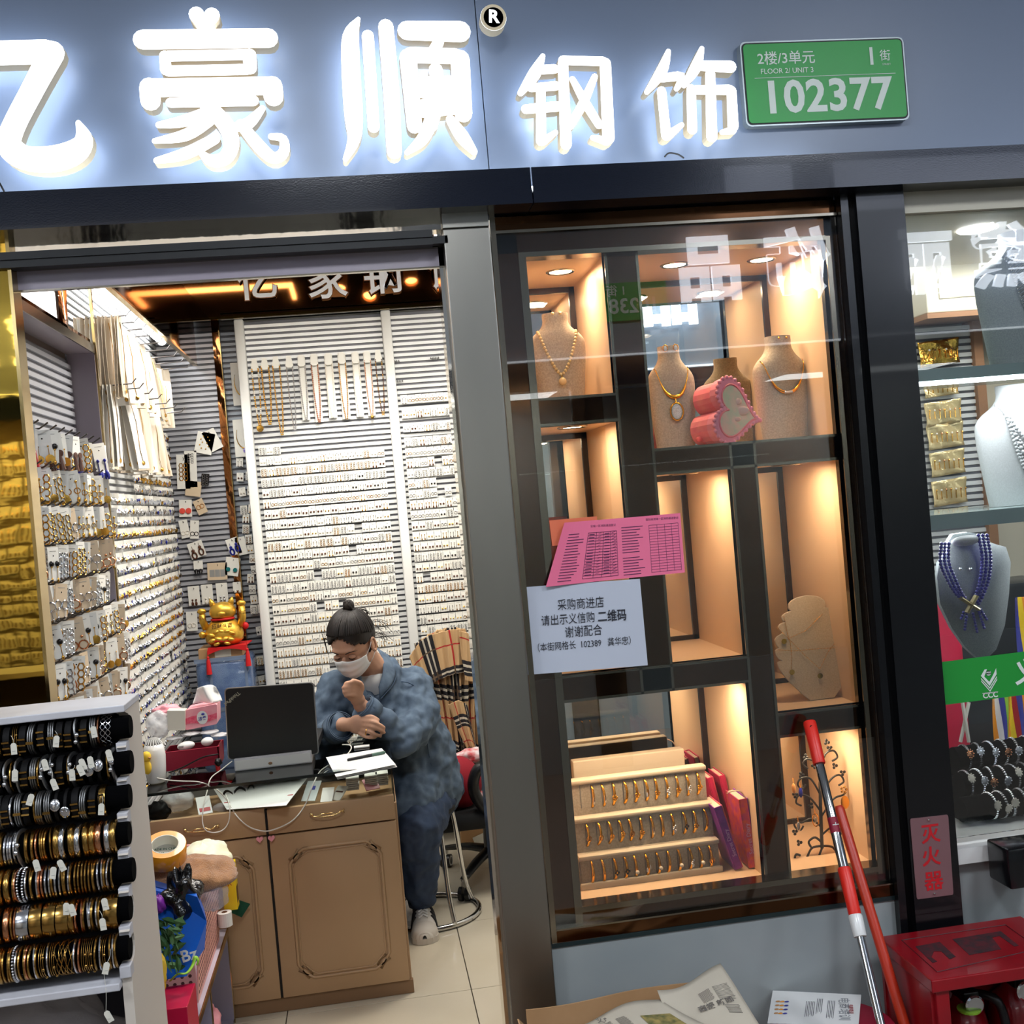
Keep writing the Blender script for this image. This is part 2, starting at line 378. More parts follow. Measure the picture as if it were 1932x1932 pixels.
# heart
hc = aty(388, 47, YL); hk = (2.75 + YL) / FPX
def heart_pts(c, s, n=28, ex=V(1, 0, 0), ez=V(0, 0, 1)):
    out = []
    for i in range(n):
        t = 2 * math.pi * i / n; x = 16 * math.sin(t) ** 3; z = 13 * math.cos(t) - 5 * math.cos(2 * t) - 2 * math.cos(3 * t) - math.cos(4 * t)
        out.append(c + (ex * x + ez * (z + 2)) * (s / 32))
    return out
r = thing('heart_sign', 'white backlit heart standing on the top bar of the second sign character', 'heart sign', tuple(hc), None)
hp = heart_pts(hc + V(0, -.02, 0), 56 * hk, ex=RT.normalized(), ez=UP.normalized()); hp = [V(p.x, hc.y - .024, p.z) for p in hp]
M().add(hp, [tuple(range(len(hp)))]).build('heart_face', 'letter_face', r)
M().add(hp + [p + V(0, .05, 0) for p in hp], [(i, i + 28, (i + 1) % 28 + 28, (i + 1) % 28) for i in range(28)]).build('heart_side', 'letter_side', r)
M().add([p + V(0, .04, 0) for p in hp], [tuple(range(28))[::-1]]).build('back_light', 'letter_back', r)
# registered mark
rc = aty(931, 33, YL); r = thing('registered_mark', 'round white backlit registered-trademark mark by the third sign character', 'trademark sign', tuple(rc))
m = M(); Rr = 25 * hk
for i in range(24):
    a0, a1 = 2 * math.pi * i / 24, 2 * math.pi * (i + 1) / 24
    P = lambda a, q: rc + V(math.cos(a) * q, 0, math.sin(a) * q)
    m.quad(P(a0, Rr), P(a1, Rr), P(a1, Rr * .78), P(a0, Rr * .78)); 
m.build('ring', 'letter_face', r)
M().tube([rc + V(0, -.001, 0), rc + V(0, .036, 0)], Rr * .99, 24).build('mark_side', 'letter_side', r)
M().lathe([(0, 0), (Rr * .76, 0)], rc + V(0, -.0015, 0), 24, R=Matrix.Rotation(math.pi / 2, 3, 'X')).build('mark_ground', mat('mark_ground', S(70, 66, 76), .5), r)
write('R', rc + V(0, -.003, 0), .042, 'letter_face', 'lettering', r, bold=.03, ex=V(RT.x, 0, RT.z), ez=V(UP.x, 0, UP.z))
# thin wires at the sign foot
m = M(); m.tube(smooth_path([aty(-4, 340, -.04), aty(3, 352, -.05), aty(8, 362, -.05)]), .0022, 6)
tag(m.build('cable', 'black_line'), 'short black cable below the cut-off sign character at far left', 'cable')
m = M(); m.tube(smooth_path([aty(1254, 296, -.03), aty(1262, 289, -.04), aty(1278, 291, -.04), aty(1290, 298, -.03)]), .0022, 6)
tag(m.build('cable', 'black_line'), 'loop of black cable under the last sign character, by the green plate', 'cable')
# ------------------------------------------------------------ number plate
def P(px, py, Y=-.03): return aty(px, py, Y)
pc = P(1556, 152); g = thing('number_plate', 'green street number plate reading 102377 on the grey sign wall', 'sign', tuple(pc))
cs = [P(1397, 82), P(1706, 63), P(1718, 222), P(1410, 240)]
x0, x1 = (cs[0].x + cs[3].x) / 2, (cs[1].x + cs[2].x) / 2; z0, z1 = (cs[3].z + cs[2].z) / 2, (cs[0].z + cs[1].z) / 2
tl = math.radians(.35)
def rrect(x0, x1, z0, z1, r, y, n=4):
    out = []
    for cx, cz, a0 in ((x1 - r, z1 - r, 0), (x0 + r, z1 - r, 90), (x0 + r, z0 + r, 180), (x1 - r, z0 + r, 270)):
        for i in range(n + 1):
            a = math.radians(a0 + 90 * i / n); out.append(V(cx + r * math.cos(a), y, cz + r * math.sin(a)))
    return out
M().prism(rrect(x0, x1, z0, z1, .014, -.024), (0, .024, 0)).build('plate_rim', mat('plate_rim', S(150, 158, 160), .35, .6), g)
M().prism(rrect(x0 + .004, x1 - .004, z0 + .004, z1 - .004, .012, -.0255), (0, .0014, 0)).build('black_outline', 'black_line', g)
M().prism(rrect(x0 + .0075, x1 - .0075, z0 + .0075, z1 - .0075, .01, -.0265), (0, .001, 0)).build('plate_face', 'plate_green', g)
W = x1 - x0; Hh = z1 - z0; ty = -.0275
def pt(u, v): return V(x0 + W * u, ty, z1 - Hh * v)
write('2楼/3单元', pt(.27, .22), .036, 'plate_white', 'lettering', g, bold=.008)
write('FLOOR 2/ UNIT 3', pt(.27, .365), .0185, 'plate_white', 'lettering', g, bold=.004)
write('1', pt(.79, .235), .062, 'plate_white', 'lettering', g, bold=.02)
write('街', pt(.875, .23), .03, 'plate_white', 'lettering', g, bold=.005)
write('STREET', pt(.88, .33), .007, 'plate_white', 'lettering', g)
M().box(pt(.07, .443) + V(0, 0, 0), pt(.93, .437) + V(0, -.0004, 0)).build('rule', 'plate_white', g)
write('102377', pt(.5, .69), .113, 'plate_white', 'lettering', g, bold=.026, space=1.04)
# ------------------------------------------------------------ lintel over the door opening
XL = -.79; XS = -.865; XC0 = fX(848, 580, -.04); XC1 = fX(935.5, 575, -.04)
yl = -.02
zl1 = fZ(400, 415, yl); zt = zb0 + .02
zr = fZ(400, 454, yl)          # bottom of the polished lintel / top of the rail
M2 = M(); M2.box((-1.6, yl, fZ(400, 456, yl)), (XC0 + .02, .03, zt)); struct(M2.build('trim_2', 'mirror_steel'))
yr = -.055; xr = fX(816, 445, yr)
m = M(); m.box((-1.6, yr, fZ(400, 484, yr)), (xr, yl, fZ(400, 455, yr)), 0); m.box((-1.6, yr - .004, fZ(400, 470, yr)), (xr, yr, fZ(400, 456, yr)), 0); m.box((xr, yr + .01, fZ(400, 481, yr)), (XC0 + .01, yl, fZ(400, 466, yr)), 0)
struct(m.build('trim_3', 'black_box'))
m = M(); m.box((-1.6, yl + .005, fZ(400, 489, yl)), (XC0 + .02, .02, fZ(400, 480, yl))); struct(m.build('trim_4', 'bronze_edge'))
ylav = .0
m = M(); m.box((-1.6, ylav, fZ(400, 528, ylav)), (XC0 + .02, .02, fZ(400, 486, ylav))); struct(m.build('trim_5', 'lavender_panel'))
m = M(); m.box((-1.6, ylav - .002, fZ(400, 530, ylav)), (XC0 + .02, .012, fZ(400, 527, ylav))); struct(m.build('trim_6', 'bronze_edge'))
# ------------------------------------------------------------ steel column
m = M(); m.rbox((XC0, -.045, 0), (XC1, .10, fZ(875, 430, -.045)), .003); m.rbox((XC0, -.043, fZ(875, 430, -.043) + .001), (XC1, .10, zb0 + .01), .002); struct(m.build('door_column', 'brushed_steel'))
m = M(); m.box((XC0 - .012, .0, 0), (XC0, .08, zb0)); struct(m.build('trim_7', 'mirror_steel'))
# ------------------------------------------------------------ shop shell
YW = 2.63
XR = 1.45
m = M(); m.box((XL - .35, -.1, 0), (XL - .33, YW + .2, 3.25)); struct(m.build('wall_left', 'lavender_panel'))
m = M(); m.box((XL - .35, YW + .1, 0), (XR + .1, YW + .16, 3.25)); struct(m.build('wall_back', 'white_paint'))
m = M(); m.box((XR + .02, .13, 0), (XR + .06, YW + .2, 3.25)); struct(m.build('wall_right', 'white_paint'))
m = M(); m.box((XL - .35, .05, 3.2), (XR + .1, YW + .2, 3.25)); struct(m.build('ceiling', mat('ceil_dark', S(70, 60, 54), .7)))
# floor slab, individual tiles where the photo shows them
fl = struct(M().box((-6, -4.2, -.05), (7, 3.2, -.009)).build('floor', 'grout'))
ti = M(); ti.rbox((-.2985, -.2985, -.006), (.2985, .2985, 0), .0015); tm = ti.mesh('tile', 'tile_beige')
for i in range(-2, 3):
    for j in range(-1, 3):
        o = bpy.data.objects.new('tile', tm); C.objects.link(o); o.parent = fl
        o.location = (.227 + .6 * i + .3, .934 + .6 * j + .3, 0)
m = M(); m.box((-6, -4.2, -.009), (7, .33, -.001)); struct(m.build('floor_aisle', 'aisle_floor'))
m = M(); m.box((1.5, .03, -.009), (4.6, 3.2, -.001)); struct(m.build('floor_neighbour', 'aisle_floor'))
# aisle ceiling and lamps
m = M(); m.box((-6, -4.2, 3.4), (7, .05, 3.45)); struct(m.build('ceiling_aisle', 'ceil_white'))
for i, (ax, ay) in enumerate(AISLE):
    r = thing('ceiling_lamp', 'square white aisle ceiling lamp, %s in the row' % ('second', 'third', 'fourth', 'fifth', 'first')[i], 'lamp', (ax, ay, 3.37), 'aisle ceiling lamps')
    M().box((ax - .32, ay - .32, 3.36), (ax + .32, ay + .32, 3.4)).build('frame', 'white_paint', r)
    M().box((ax - .29, ay - .29, 3.352), (ax + .29, ay + .29, 3.36)).build('diffuser', mat('diffuser', (1, 1, 1), emis=(.85, .92, 1), es=6), r)
# ------------------------------------------------------------ lower wall, black pillar, neighbour shell
yf = 0.0
zw0 = fZ(1200, 1763, yf)
XP0 = fX(1604, 540, -.05); XP1 = fX(1719, 540, -.05)
m = M(); m.box((XC1, -.01, 0), (XP0 + .02, .03, zw0 + .0)); struct(m.build('wall_under_window', 'frosted_grey'))
m = M(); m.box((XC1, -.014, zw0), (XP0 + .02, .03, zw0 + .011)); struct(m.build('trim_8', 'dark_strip'))
m = M(); m.box((XP0 + .035, -.05, 0), (XP1, .12, zb0 + .01)); m.box((XP0, -.035, 0), (XP0 + .02, .12, zb0 + .01)); m.box((XP0 + .02, -.02, 0), (XP0 + .035, .12, zb0 + .01)); struct(m.build('pillar', 'black_gloss'))
# ------------------------------------------------------------ the lit display window
YG = 0.0; YF = .03; YM = .43
wx = dict(l0=fX(933, 540, YG), l1=fX(943, 540, YG), l2=fX(979, 540, YF), A0=fX(993, 540, YF), A1=fX(1143, 540, YF), C0=fX(1207, 540, YF), C1=fX(1555, 540, YF),
          D1=fX(1378, 898, YF), E0=fX(1428, 894, YF))
wz = dict(top=fZ(994, 490, YF), A0=fZ(1017, 752, YF), B1=fZ(1020, 806, YF), C0=fZ(1400, 833, YF), D1=fZ(1400, 883, YF), D0=fZ(1267, 1252, YF), F1=fZ(1240, 1306, YF),
          E0=fZ(1546, 1336, YF), G1=fZ(1550, 1382, YF), bot=fZ(1270, 1679, YF))
XW1 = XP0 - .002
zf0 = zw0 + .011; zf1 = fZ(1200, 372, YG)
fr = M()
# front glazing frame: outer steel edges and wide bronze bands
fr.box((wx['l0'], -.012, zf0), (wx['l1'], .02, zf1), 1)
fr.box((wx['l1'], .004, zf0), (wx['l2'], YF, wz['top'] + .1), 0)
fr.box((wx['l2'], -.002, zf0 + .035), (wx['A0'], YF + .02, wz['top'] + .012), 1)
fr.box((wx['C1'], .004, zf0), (XW1, YF, wz['top'] + .1), 0); fr.box((wx['C1'], -.002, wz['bot'] - .02), (wx['C1'] + .012, YF + .02, wz['top'] + .01), 1)
fr.box((wx['A0'], -.002, wz['top']), (wx['C1'], YF + .02, wz['top'] + .012), 1)
fr.box((wx['l1'], .004, wz['top'] + .012), (XW1, YF, zf1 - .07), 0)
fr.box((wx['l1'], -.012, zf1 - .075), (XW1, .012, zf1 - .068), 1)
fr.box((wx['l1'], .0, zf1 - .066), (XW1, YF, zb0 + .01), 0)
fr.box((wx['l1'], .004, zf0 + .03), (XW1, YF, wz['bot'] - .014), 0)
fr.box((wx['A0'], -.002, wz['bot'] - .014), (wx['C1'], YF + .02, wz['bot']), 1)
fr.box((wx['l1'], -.012, zf0), (XW1, .02, zf0 + .03), 0); fr.box((wx['l1'], -.015, zf0 + .03), (XW1, .01, zf0 + .034), 1)
struct(fr.build('window_frame', ['bronze_dark', 'bronze_edge']))
g = M(); g.box((wx['l1'], -.0035, zf0 + .034), (XW1, .0, zf1 - .075)); struct(g.build('window_1', 'window_glass'))
cab = thing('display_cabinet', 'bronze framed display cabinet of warm lit niches behind the shop window', 'display cabinet', ((wx['A0'] + wx['C1']) / 2, .2, 0))
def member(name, x0, x1, z0, z1, vert):
    """dark bronze front with steel edges, laminate faces inside"""
    m = M(); m.box((x0, YF - .004, z0), (x1, YF + .02, z1), 0)
    e = .007
    if vert: m.box((x0, YF - .008, z0), (x0 + e, YF + .02, z1), 1); m.box((x1 - e, YF - .008, z0), (x1, YF + .02, z1), 1); m.box((x0 + .0006, YF + .02, z0), (x1 - .0006, YM, z1), 2)
    else: m.box((x0, YF - .008, z1 - e), (x1, YF + .02, z1), 1); m.box((x0, YF - .008, z0), (x1, YF + .02, z0 + e), 1); m.box((x0, YF + .02, z0 + .0006), (x1, YM, z1 - .0006), 2)
    return m.build(name, ['bronze_dark', 'bronze_edge', 'peach'], cab)
member('upright', wx['A1'], wx['C0'], wz['F1'], wz['top'], True)
member('upright', wx['D1'], wx['E0'], wz['bot'], wz['C0'], True)
member('shelf', wx['A0'], wx['A1'], wz['B1'], wz['A0'], False)
member('shelf', wx['C0'], wx['C1'], wz['D1'], wz['C0'], False)
member('shelf', wx['A0'], wx['D1'], wz['F1'], wz['D0'], False)
member('shelf', wx['E0'], wx['C1'], wz['G1'], wz['E0'], False)
m = M(); m.box((wx['A0'] - .02, YF + .02, wz['bot'] - .02), (wx['C1'] + .02, YM, wz['bot'])); m.build('base_board', 'peach', cab)
m = M(); m.box((wx['A0'] - .02, YF + .02, wz['top']), (wx['C1'] + .02, YM, wz['top'] + .02)); m.build('top_board', 'peach', cab)
m = M(); m.box((wx['A0'] - .02, YF + .021, wz['bot']), (wx['A0'] - .001, YM, wz['top'])); m.build('side_board', 'peach', cab)
m = M(); m.box((wx['C1'] + .001, YF + .021, wz['bot']), (wx['C1'] + .02, YM, wz['top'])); m.build('side_board', 'peach', cab)
m = M(); m.box((wx['A0'] - .02, YM, wz['bot'] - .02), (wx['C1'] + .02, YM + .006, wz['top'] + .02)); m.build('back_mirror', 'mirror_clear', cab)
bs = M()
def bframe(x0, x1, z0, z1):
    t = .016; y0 = YM - .006
    for a in (((x0, y0, z0), (x0 + t, YM, z1)), ((x1 - t, y0, z0), (x1, YM, z1)), ((x0, y0, z0), (x1, YM, z0 + t * .8)), ((x0, y0, z1 - t), (x1, YM, z1))): bs.box(*a)
CELL = dict(A=(wx['A0'], wx['A1'], wz['A0'], wz['top']), B=(wx['A0'], wx['A1'], wz['D0'], wz['B1']), C=(wx['C0'], wx['C1'], wz['C0'], wz['top']), D=(wx['C0'], wx['D1'], wz['D0'], wz['D1']),
            E=(wx['E0'], wx['C1'], wz['E0'], wz['D1']), F=(wx['A0'], wx['D1'], wz['bot'], wz['F1']), G=(wx['E0'], wx['C1'], wz['bot'], wz['G1']))
for c in CELL.values(): bframe(*c)
bs.build('back_frame', 'dark_brown', cab)
# downlights in the top of each niche
def downlight(x, y, z, pw):
    r = M(); r.lathe([(.030, -.001), (.036, -.004), (.040, -.001), (.040, .0)], (x, y, z), 20, k=0)
    r.lathe([(0, -.0015), (.030, -.0015)], (x, y, z), 20, k=1)
    o = r.build('downlight', ['bronze_edge', 'led_warm'], cab)
    light('niche_light', 'AREA', (x, y, z - .008), pw * .20, WARM, .07, target=(x, y, 0))
Ac = CELL['A']; downlight(fX(1057, 506, .2), .2, Ac[3], 9)
downlight(fX(1272, 491, .2), .2, wz['top'], 9); downlight(fX(1436, 481, .2), .2, wz['top'], 9)
for k, n in (('B', 1), ('D', 1), ('E', 1), ('F', 3), ('G', 1)):
    c = CELL[k]
    for i in range(n):
        downlight(lerp(c[0], c[1], (i + .5) / n), .11, c[3], 5.5 if n == 1 else 4.5)
# space behind the cabinet
struct(M().box((XC1, YM + .02, .1), (XP0 + .02, YM + .04, 2.4)).build('partition', 'dark_brown'))
# ------------------------------------------------------------ slat walls
PITCH = .025
def slatwall(name, x0, x1, y0, y1, z0, z1, axis, slat_mat, extra=None):
    """wall of horizontal grooved slats. axis 'x': runs along x and faces -y at y0; axis 'y': runs along y and faces +x at x0"""
    root = M()
    if axis == 'x': root.box((x0, y0 + .008, z0), (x1, y0 + .02, z1))
    else: root.box((x0 - .02, y0, z0), (x0 - .008, y1, z1))
    r = struct(root.build(name, 'groove'))
    s = M(); L = (x1 - x0) if axis == 'x' else (y1 - y0)
    prof = [(-.0085, .0), (-.0085, -.004), (-.0075, -.008), (.0062, -.008), (.0072, -.003), (.0072, .0)]   # (z, out)
    a = []; b = []
    for z, o in prof:
        if axis == 'x': a.append(V(0, o + .008, z)); b.append(V(L, o + .008, z))
        else: a.append(V(-o - .008, 0, z)); b.append(V(-o - .008, L, z))
    n = len(prof); s.add(a + b, [(i, (i + 1) % n, (i + 1) % n + n, i + n) for i in range(n)] + [tuple(range(n))[::-1], tuple(range(n, 2 * n))])
    me = s.mesh('slat', slat_mat)
    k = 0; z = z0 + PITCH / 2
    while z < z1 - .005:
        o = bpy.data.objects.new('slat', me); C.objects.link(o); o.parent = r
        o.location = (x0, y0, z) if axis == 'x' else (x0, y0, z); z += PITCH; k += 1
    return r
YN1 = .97                                  # far end of the recessed niche
zn = atx(205, 690, XL).z; 
zso = fZ(30, 585, .1)
ZTOP = 2.62

znt = atx(205, 682, XL).z                  # underside of the niche soffit
slatwall('wall_left_niche', XS, None, .03, YN1 - .004, .75, znt - .02, 'y', 'slat_grey')
slatwall('wall_left_slats', XS, None, YN1 + .02, YW, .55, 2.5, 'y', 'slat_white')
# upper part over the niche: lit cornice above a bronze ledge
m = M(); m.box((XS - .01, .02, znt), (XL, YN1, znt + .012)); struct(m.build('niche_soffit', 'lavender_panel'))
m = M(); m.box((XS - .01, YN1 - .004, .6), (XL, YN1 + .004, znt + .005)); struct(m.build('niche_side', 'lavender_panel'))
m = M(); m.box((XL, .02, znt - .004), (XL + .004, YN1, znt + .024)); struct(m.build('trim_9', 'bronze_edge'))
m = M(); m.box((XL - .002, YN1, .5), (XL + .006, YN1 + .014, 2.6)); struct(m.build('trim_10', mat('brass_edge', S(190, 165, 110), .15, 1)))
m = M(); m.sheet(lambda u, v: (XS + .012 + .012 * math.sin(u * 5 + v * 2), lerp(YN1 - .16, YN1, u), lerp(znt + .03, 2.6, v)), 10, 12); struct(m.build('trim_11', 'mirror_bronze', smooth=True))
m = M(); m.box((XS, .02, znt + .02), (XS + .01, YN1 - .16, 2.6)); struct(m.build('wall_left_upper', 'white_paint'))
m = M(); m.box((XL - .045, .02, znt + .024), (XL - .005, YN1 - .02, znt + .04)); struct(m.build('ledge', 'mirror_bronze'))
tz = atx(100, 590, XS + .04).z
def tube_light(name, a, b, r, label):
    t = thing(name, label, 'tube light', tuple(V(a)))
    M().tube([a, b], r, 10).build('tube', 'led', t); d = (V(b) - V(a)).normalized()
    e = M(); e.tube([V(a) - d * .012, V(a)], r * 1.25, 10); e.tube([V(b), V(b) + d * .012], r * 1.25, 10); e.build('end_cap', 'white_paint', t)
    h = M(); q = V(0, 0, r + .012); h.box(V(a) + q - V(.02, 0, .008), V(b) + q + V(.02, 0, .008)); h.build('housing', 'white_paint', t)
    return t
# cornice along the left wall: light tubes and a bronze mirror apron
XA = aty(366, 688, YW - .05).x
zc1 = aty(366, 688, YW - .05).z; zc2 = atx(281, 536.5, XA).z; zc2 = max(zc2, zc1 + .09)
m = M(); m.box((XA, .1, zc1), (XA + .012, YW - .03, zc2 + .16), 0); m.box((XA - .006, .1, zc1 - .004), (XA + .014, YW - .03, zc1 + .004), 1); struct(m.build('cornice', ['mirror_bronze', 'brass_edge']))
Xt = XS + .055
t0 = atx(188, 542, Xt); t1 = atx(336, 672, Xt)
tube_light('light_tube', (Xt, .12, t0.z), (Xt, .72, t0.z), .017, 'white light tube over the lavender niche at the left wall')
tube_light('light_tube', (Xt, .80, t0.z), (Xt, 2.45, t0.z), .017, 'long white light tube running back along the left wall cornice')
light('cornice_light', 'AREA', (Xt + .01, 1.55, t0.z - .03), 10, (1, .98, .93), 1.7, .05, target=(Xt - .0, 1.55, 0)).rotation_euler = (0, math.radians(12), math.radians(90))
light('cornice_light', 'AREA', (Xt + .01, .5, t0.z - .03), 5, (1, .98, .93), .7, .05, target=(Xt, .5, 0)).rotation_euler = (0, math.radians(12), math.radians(90))
# back wall: grey slats, mirror strip, shade-coloured slats behind the white frame
xb0, xb1, xb2 = XL - .1, fX(421, 860, YW), fX(434, 860, YW)
slatwall('wall_back_slats', xb0, xb1, YW, None, .5, fZ(420, 601, YW), 'x', 'slat_grey')
m = M(); m.sheet(lambda u, v: (lerp(xb1, xb2, u), YW - .012 + .0006 * math.sin(v * 60 + u * 3), lerp(.5, fZ(430, 601, YW), v)), 3, 60); m.box((xb2 - .001, YW - .018, .5), (xb2 + .003, YW + .01, fZ(430, 600, YW)), 1)
struct(m.build('trim_12', ['mirror_bronze', 'brass_edge'], smooth=30))
slatwall('wall_back_shaded', xb2 + .004, .2, YW + .01, None, .5, fZ(440, 600, YW), 'x', mat('slat_shaded', S(150, 158, 168), .4, .3))  # same kind of slats, the frame's shadow is put into their colour
# white framed slat wall
YV = 2.48
P0 = (fX(459, 700, YV) - .021, fX(459, 700, YV) + .021); P1 = (fX(736, 700, YV) - .022, fX(736, 700, YV) + .022)
zv1 = fZ(640, 592, YV)
slatwall('wall_back_white', P0[1], P1[0], YV, None, .45, zv1 - .01, 'x', 'slat_white')
slatwall('wall_back_right', P1[1], XR, YV, None, .45, zv1 - .01, 'x', 'slat_white')
for p in (P0, P1):
    m = M(); m.rbox((p[0], YV - .035, .3), (p[1], YV + .01, zv1), .008); struct(m.build('wall_post', 'white_paint', smooth=30))
m = M(); m.rbox((P0[0] - .055, YV - .05, zv1), (XR, YV - .02, zv1 + .012), .003); m.rbox((P0[0] - .055, YV - .06, zv1 + .016), (XR, YV - .03, zv1 + .028), .003); struct(m.build('trim_13', 'white_paint'))
m = M(); m.box((P0[0], YV + .022, .3), (XR, YV + .03, zv1)); struct(m.build('partition', 'white_paint'))
# bronze mirror bulkhead with lettering over the back wall
YBH = YV - .06
zh0 = fZ(640, 583, YBH)
m = M(); m.box((XL - .1, YBH, zh0), (XR, YBH + .02, 3.2), 0); m.box((XL - .1, YBH - .0, zh0 - .012), (XR, YBH + .02, zh0), 1); struct(m.build('bulkhead', ['mirror_bronze', 'mirror_gold']))
r = thing('wall_lettering', 'white cut-out characters with painted brown reflections on the bronze mirror band at the back', 'lettering', tuple(aty(620, 530, YBH)))
for ch, px, py in (('亿', 486, 535), ('家', 617, 533), ('钢', 722, 524), ('饰', 845, 514)):
    o = aty(px, py, YBH - .022)
    for mt, bo, dy, ext in (('letter_reflection', .028, .004, .006), ('letter_white', .012, -.004, .002)):  # brown outline paints each character's reflection in the mirror behind it
        mat('letter_reflection', S(130, 88, 50), .3, .6); mat('letter_white', S(225, 228, 232), .4, emis=(1, 1, 1), es=.25)
        write(ch, o + V(0, dy, 0), .185, mt, 'character', r, bold=bo, extrude=ext)
# spotlights and a LED line under the ceiling; they show as reflections in the bronze band
mat('spot_body', S(205, 160, 112), .35, noise=(3, S(212, 168, 120)))
def mirr(px, py, y): p = aty(px, py, 2 * YBH - y); return V(p.x, y, p.z)
for i, (px, py, yy, tg) in enumerate(((640, 545, 1.7, (-.2, YV, 1.3)), (697, 560, 1.8, (-.02, YV, 1.72)), (776, 532, 1.65, (.35, YV, 1.2)), (832, 540, 1.6, (.6, YV, 1.5)))):
    c = mirr(px, py, yy); tg = V(tg); d = (tg - c).normalized()
    lab = ['leftmost tan cylinder spotlight mirrored in the bronze band', 'glaring tan spotlight mirrored behind the third character of the bronze band', 'tan cylinder spotlight mirrored right of the glaring one', 'tan cylinder spotlight mirrored beside the steel column'][i]
    r = thing('spotlight', lab, 'spotlight', tuple(c), 'ceiling spotlights')
    b = c - d * .13
    M().tube([b, b + d * .004, c - d * .004, c], [.034, .037, .037, .034], 20, caps=False).tube([b, b + d * .002], .034, 20).build('body', 'spot_body', r, smooth=40)
    M().tube([c - d * .016, c - d * .014], .031, 20).build('lamp_face', 'led_warm', r)
    M().tube([b + d * .06, V(b.x, b.y, 3.2)], .008, 8).build('stem', 'spot_body', r)
    light('spot_beam', 'SPOT', c + d * .01, [12, 52, 12, 12][i], (1, .93, .82), .02, target=tg, spot=math.radians(62 if i != 1 else 46), blend=.8)
light('spot_beam', 'SPOT', (.25, 1.0, 2.9), 70, (1, .93, .84), .03, target=(XS, .65, 1.3), spot=math.radians(60), blend=.8)  # added spot with no fitting, brightens the cards in the left niche
a, b, c = mirr(290, 562, 1.35), mirr(552, 538, 1.35), mirr(543, 505, 1.05); zz = (a.z + b.z) / 2
M0 = M(); M0.box((a.x, 1.35, zz), (b.x, 1.38, zz + .02)); M0.box((b.x - .02, 1.0, zz), (b.x, 1.35, zz + .02)); M0.k = 1; M0.box((a.x, 1.345, zz + .02), (b.x, 1.385, zz + .05)); [M0.tube([(x, 1.36, zz + .04), (x, 1.36, 3.2)], .004, 6) for x in (a.x + .1, b.x - .1)]
tag(M0.build('led_profile', ['led_warm', 'black_box']), 'angled line of warm light mirrored in the bronze band over the back wall', 'light strip')
# gold mirrored column left of the door
xg = fX(60, 1000, -.04)
m = M(); m.sheet(lambda u, v: (lerp(-1.7, xg, u), -.04 + .0005 * math.sin(v * 31 + u * 4) + .0004 * math.sin(v * 17 + u * 9), lerp(0, zb0 + .01, v)), 24, 90); struct(m.build('column_left', 'mirror_gold', smooth=True))
m = M(); m.box((xg, -.044, 0), (xg + .008, .02, zb0)); m.box((xg - .9, -.02, 0), (xg, .02, zb0)); struct(m.build('trim_14', 'brass_edge'))
# ------------------------------------------------------------ the shops across the aisle (seen in the glass, the mirrors and the polished metal)
YO = -3.62
def opp(px, py):                           # where a thing mirrored by the window glass at (px, py) really stands
    p = aty(px, py, -YO); return V(p.x, YO, p.z)
m = M(); m.box((-6, YO - .05, 2.35), (7, YO - .02, 3.4)); struct(m.build('wall_opposite', mat('opp_fascia', S(132, 140, 150), .45)))
m = M(); m.box((-6, YO - .06, 2.2), (7, YO + .06, 2.36)); struct(m.build('trim_15', 'navy_band'))
m = M(); m.box((-6, YO - .02, 2.375), (7, YO + .0, 2.385)); struct(m.build('trim_light', 'led_soft'))
mat('opp_letter', (1, 1, 1), emis=(.80, .87, 1), es=5)
for ch, px, py, lb in (('品', 1336, 517, 'last'), ('饰', 1500, 505, 'third'), ('丽', 1738, 505, 'second'), ('黛', 1890, 492, 'first')):
    o = opp(px, py); r = thing('opposite_sign_letter', 'glowing white character, %s of the four on the opposite shop, mirrored in the glass' % lb, 'sign letter', tuple(o), 'letters on the opposite shop')
    # the sign faces the aisle, so its reading direction is -x
    write(ch, o + V(0, .03, 0), .40, 'opp_letter', 'character', r, bold=.035, extrude=.012, ex=(-1, 0, 0))
for i, (xx, ch) in enumerate(((-1.55, '金'), (-2.0, '宝'), (-2.45, '银'))):
    o = V(xx, YO, 2.72); r = thing('opposite_sign_letter', 'glowing white character, %s on the opposite shop, mirrored in the gold column' % ('nearest', 'middle', 'farthest')[i], 'sign letter', tuple(o), 'letters mirrored in the gold column')
    write(ch, o + V(0, .03, 0), .38, 'opp_letter', 'character', r, bold=.03, extrude=.012, ex=(-1, 0, 0))
o = opp(1195, 568); r = thing('opposite_number_plate', 'green number plate on the opposite shop, mirrored in the window glass', 'sign', tuple(o))
M().box(o - V(.2, .02, .11), o + V(.2, 0, .11)).build('plate_face', 'plate_green', r)
write('1 街', o + V(-.1, .003, .06), .07, 'plate_white', 'lettering', r, bold=.01, ex=(-1, 0, 0)); write('10238', o + V(0, .003, -.03), .12, 'plate_white', 'lettering', r, bold=.02, ex=(-1, 0, 0))
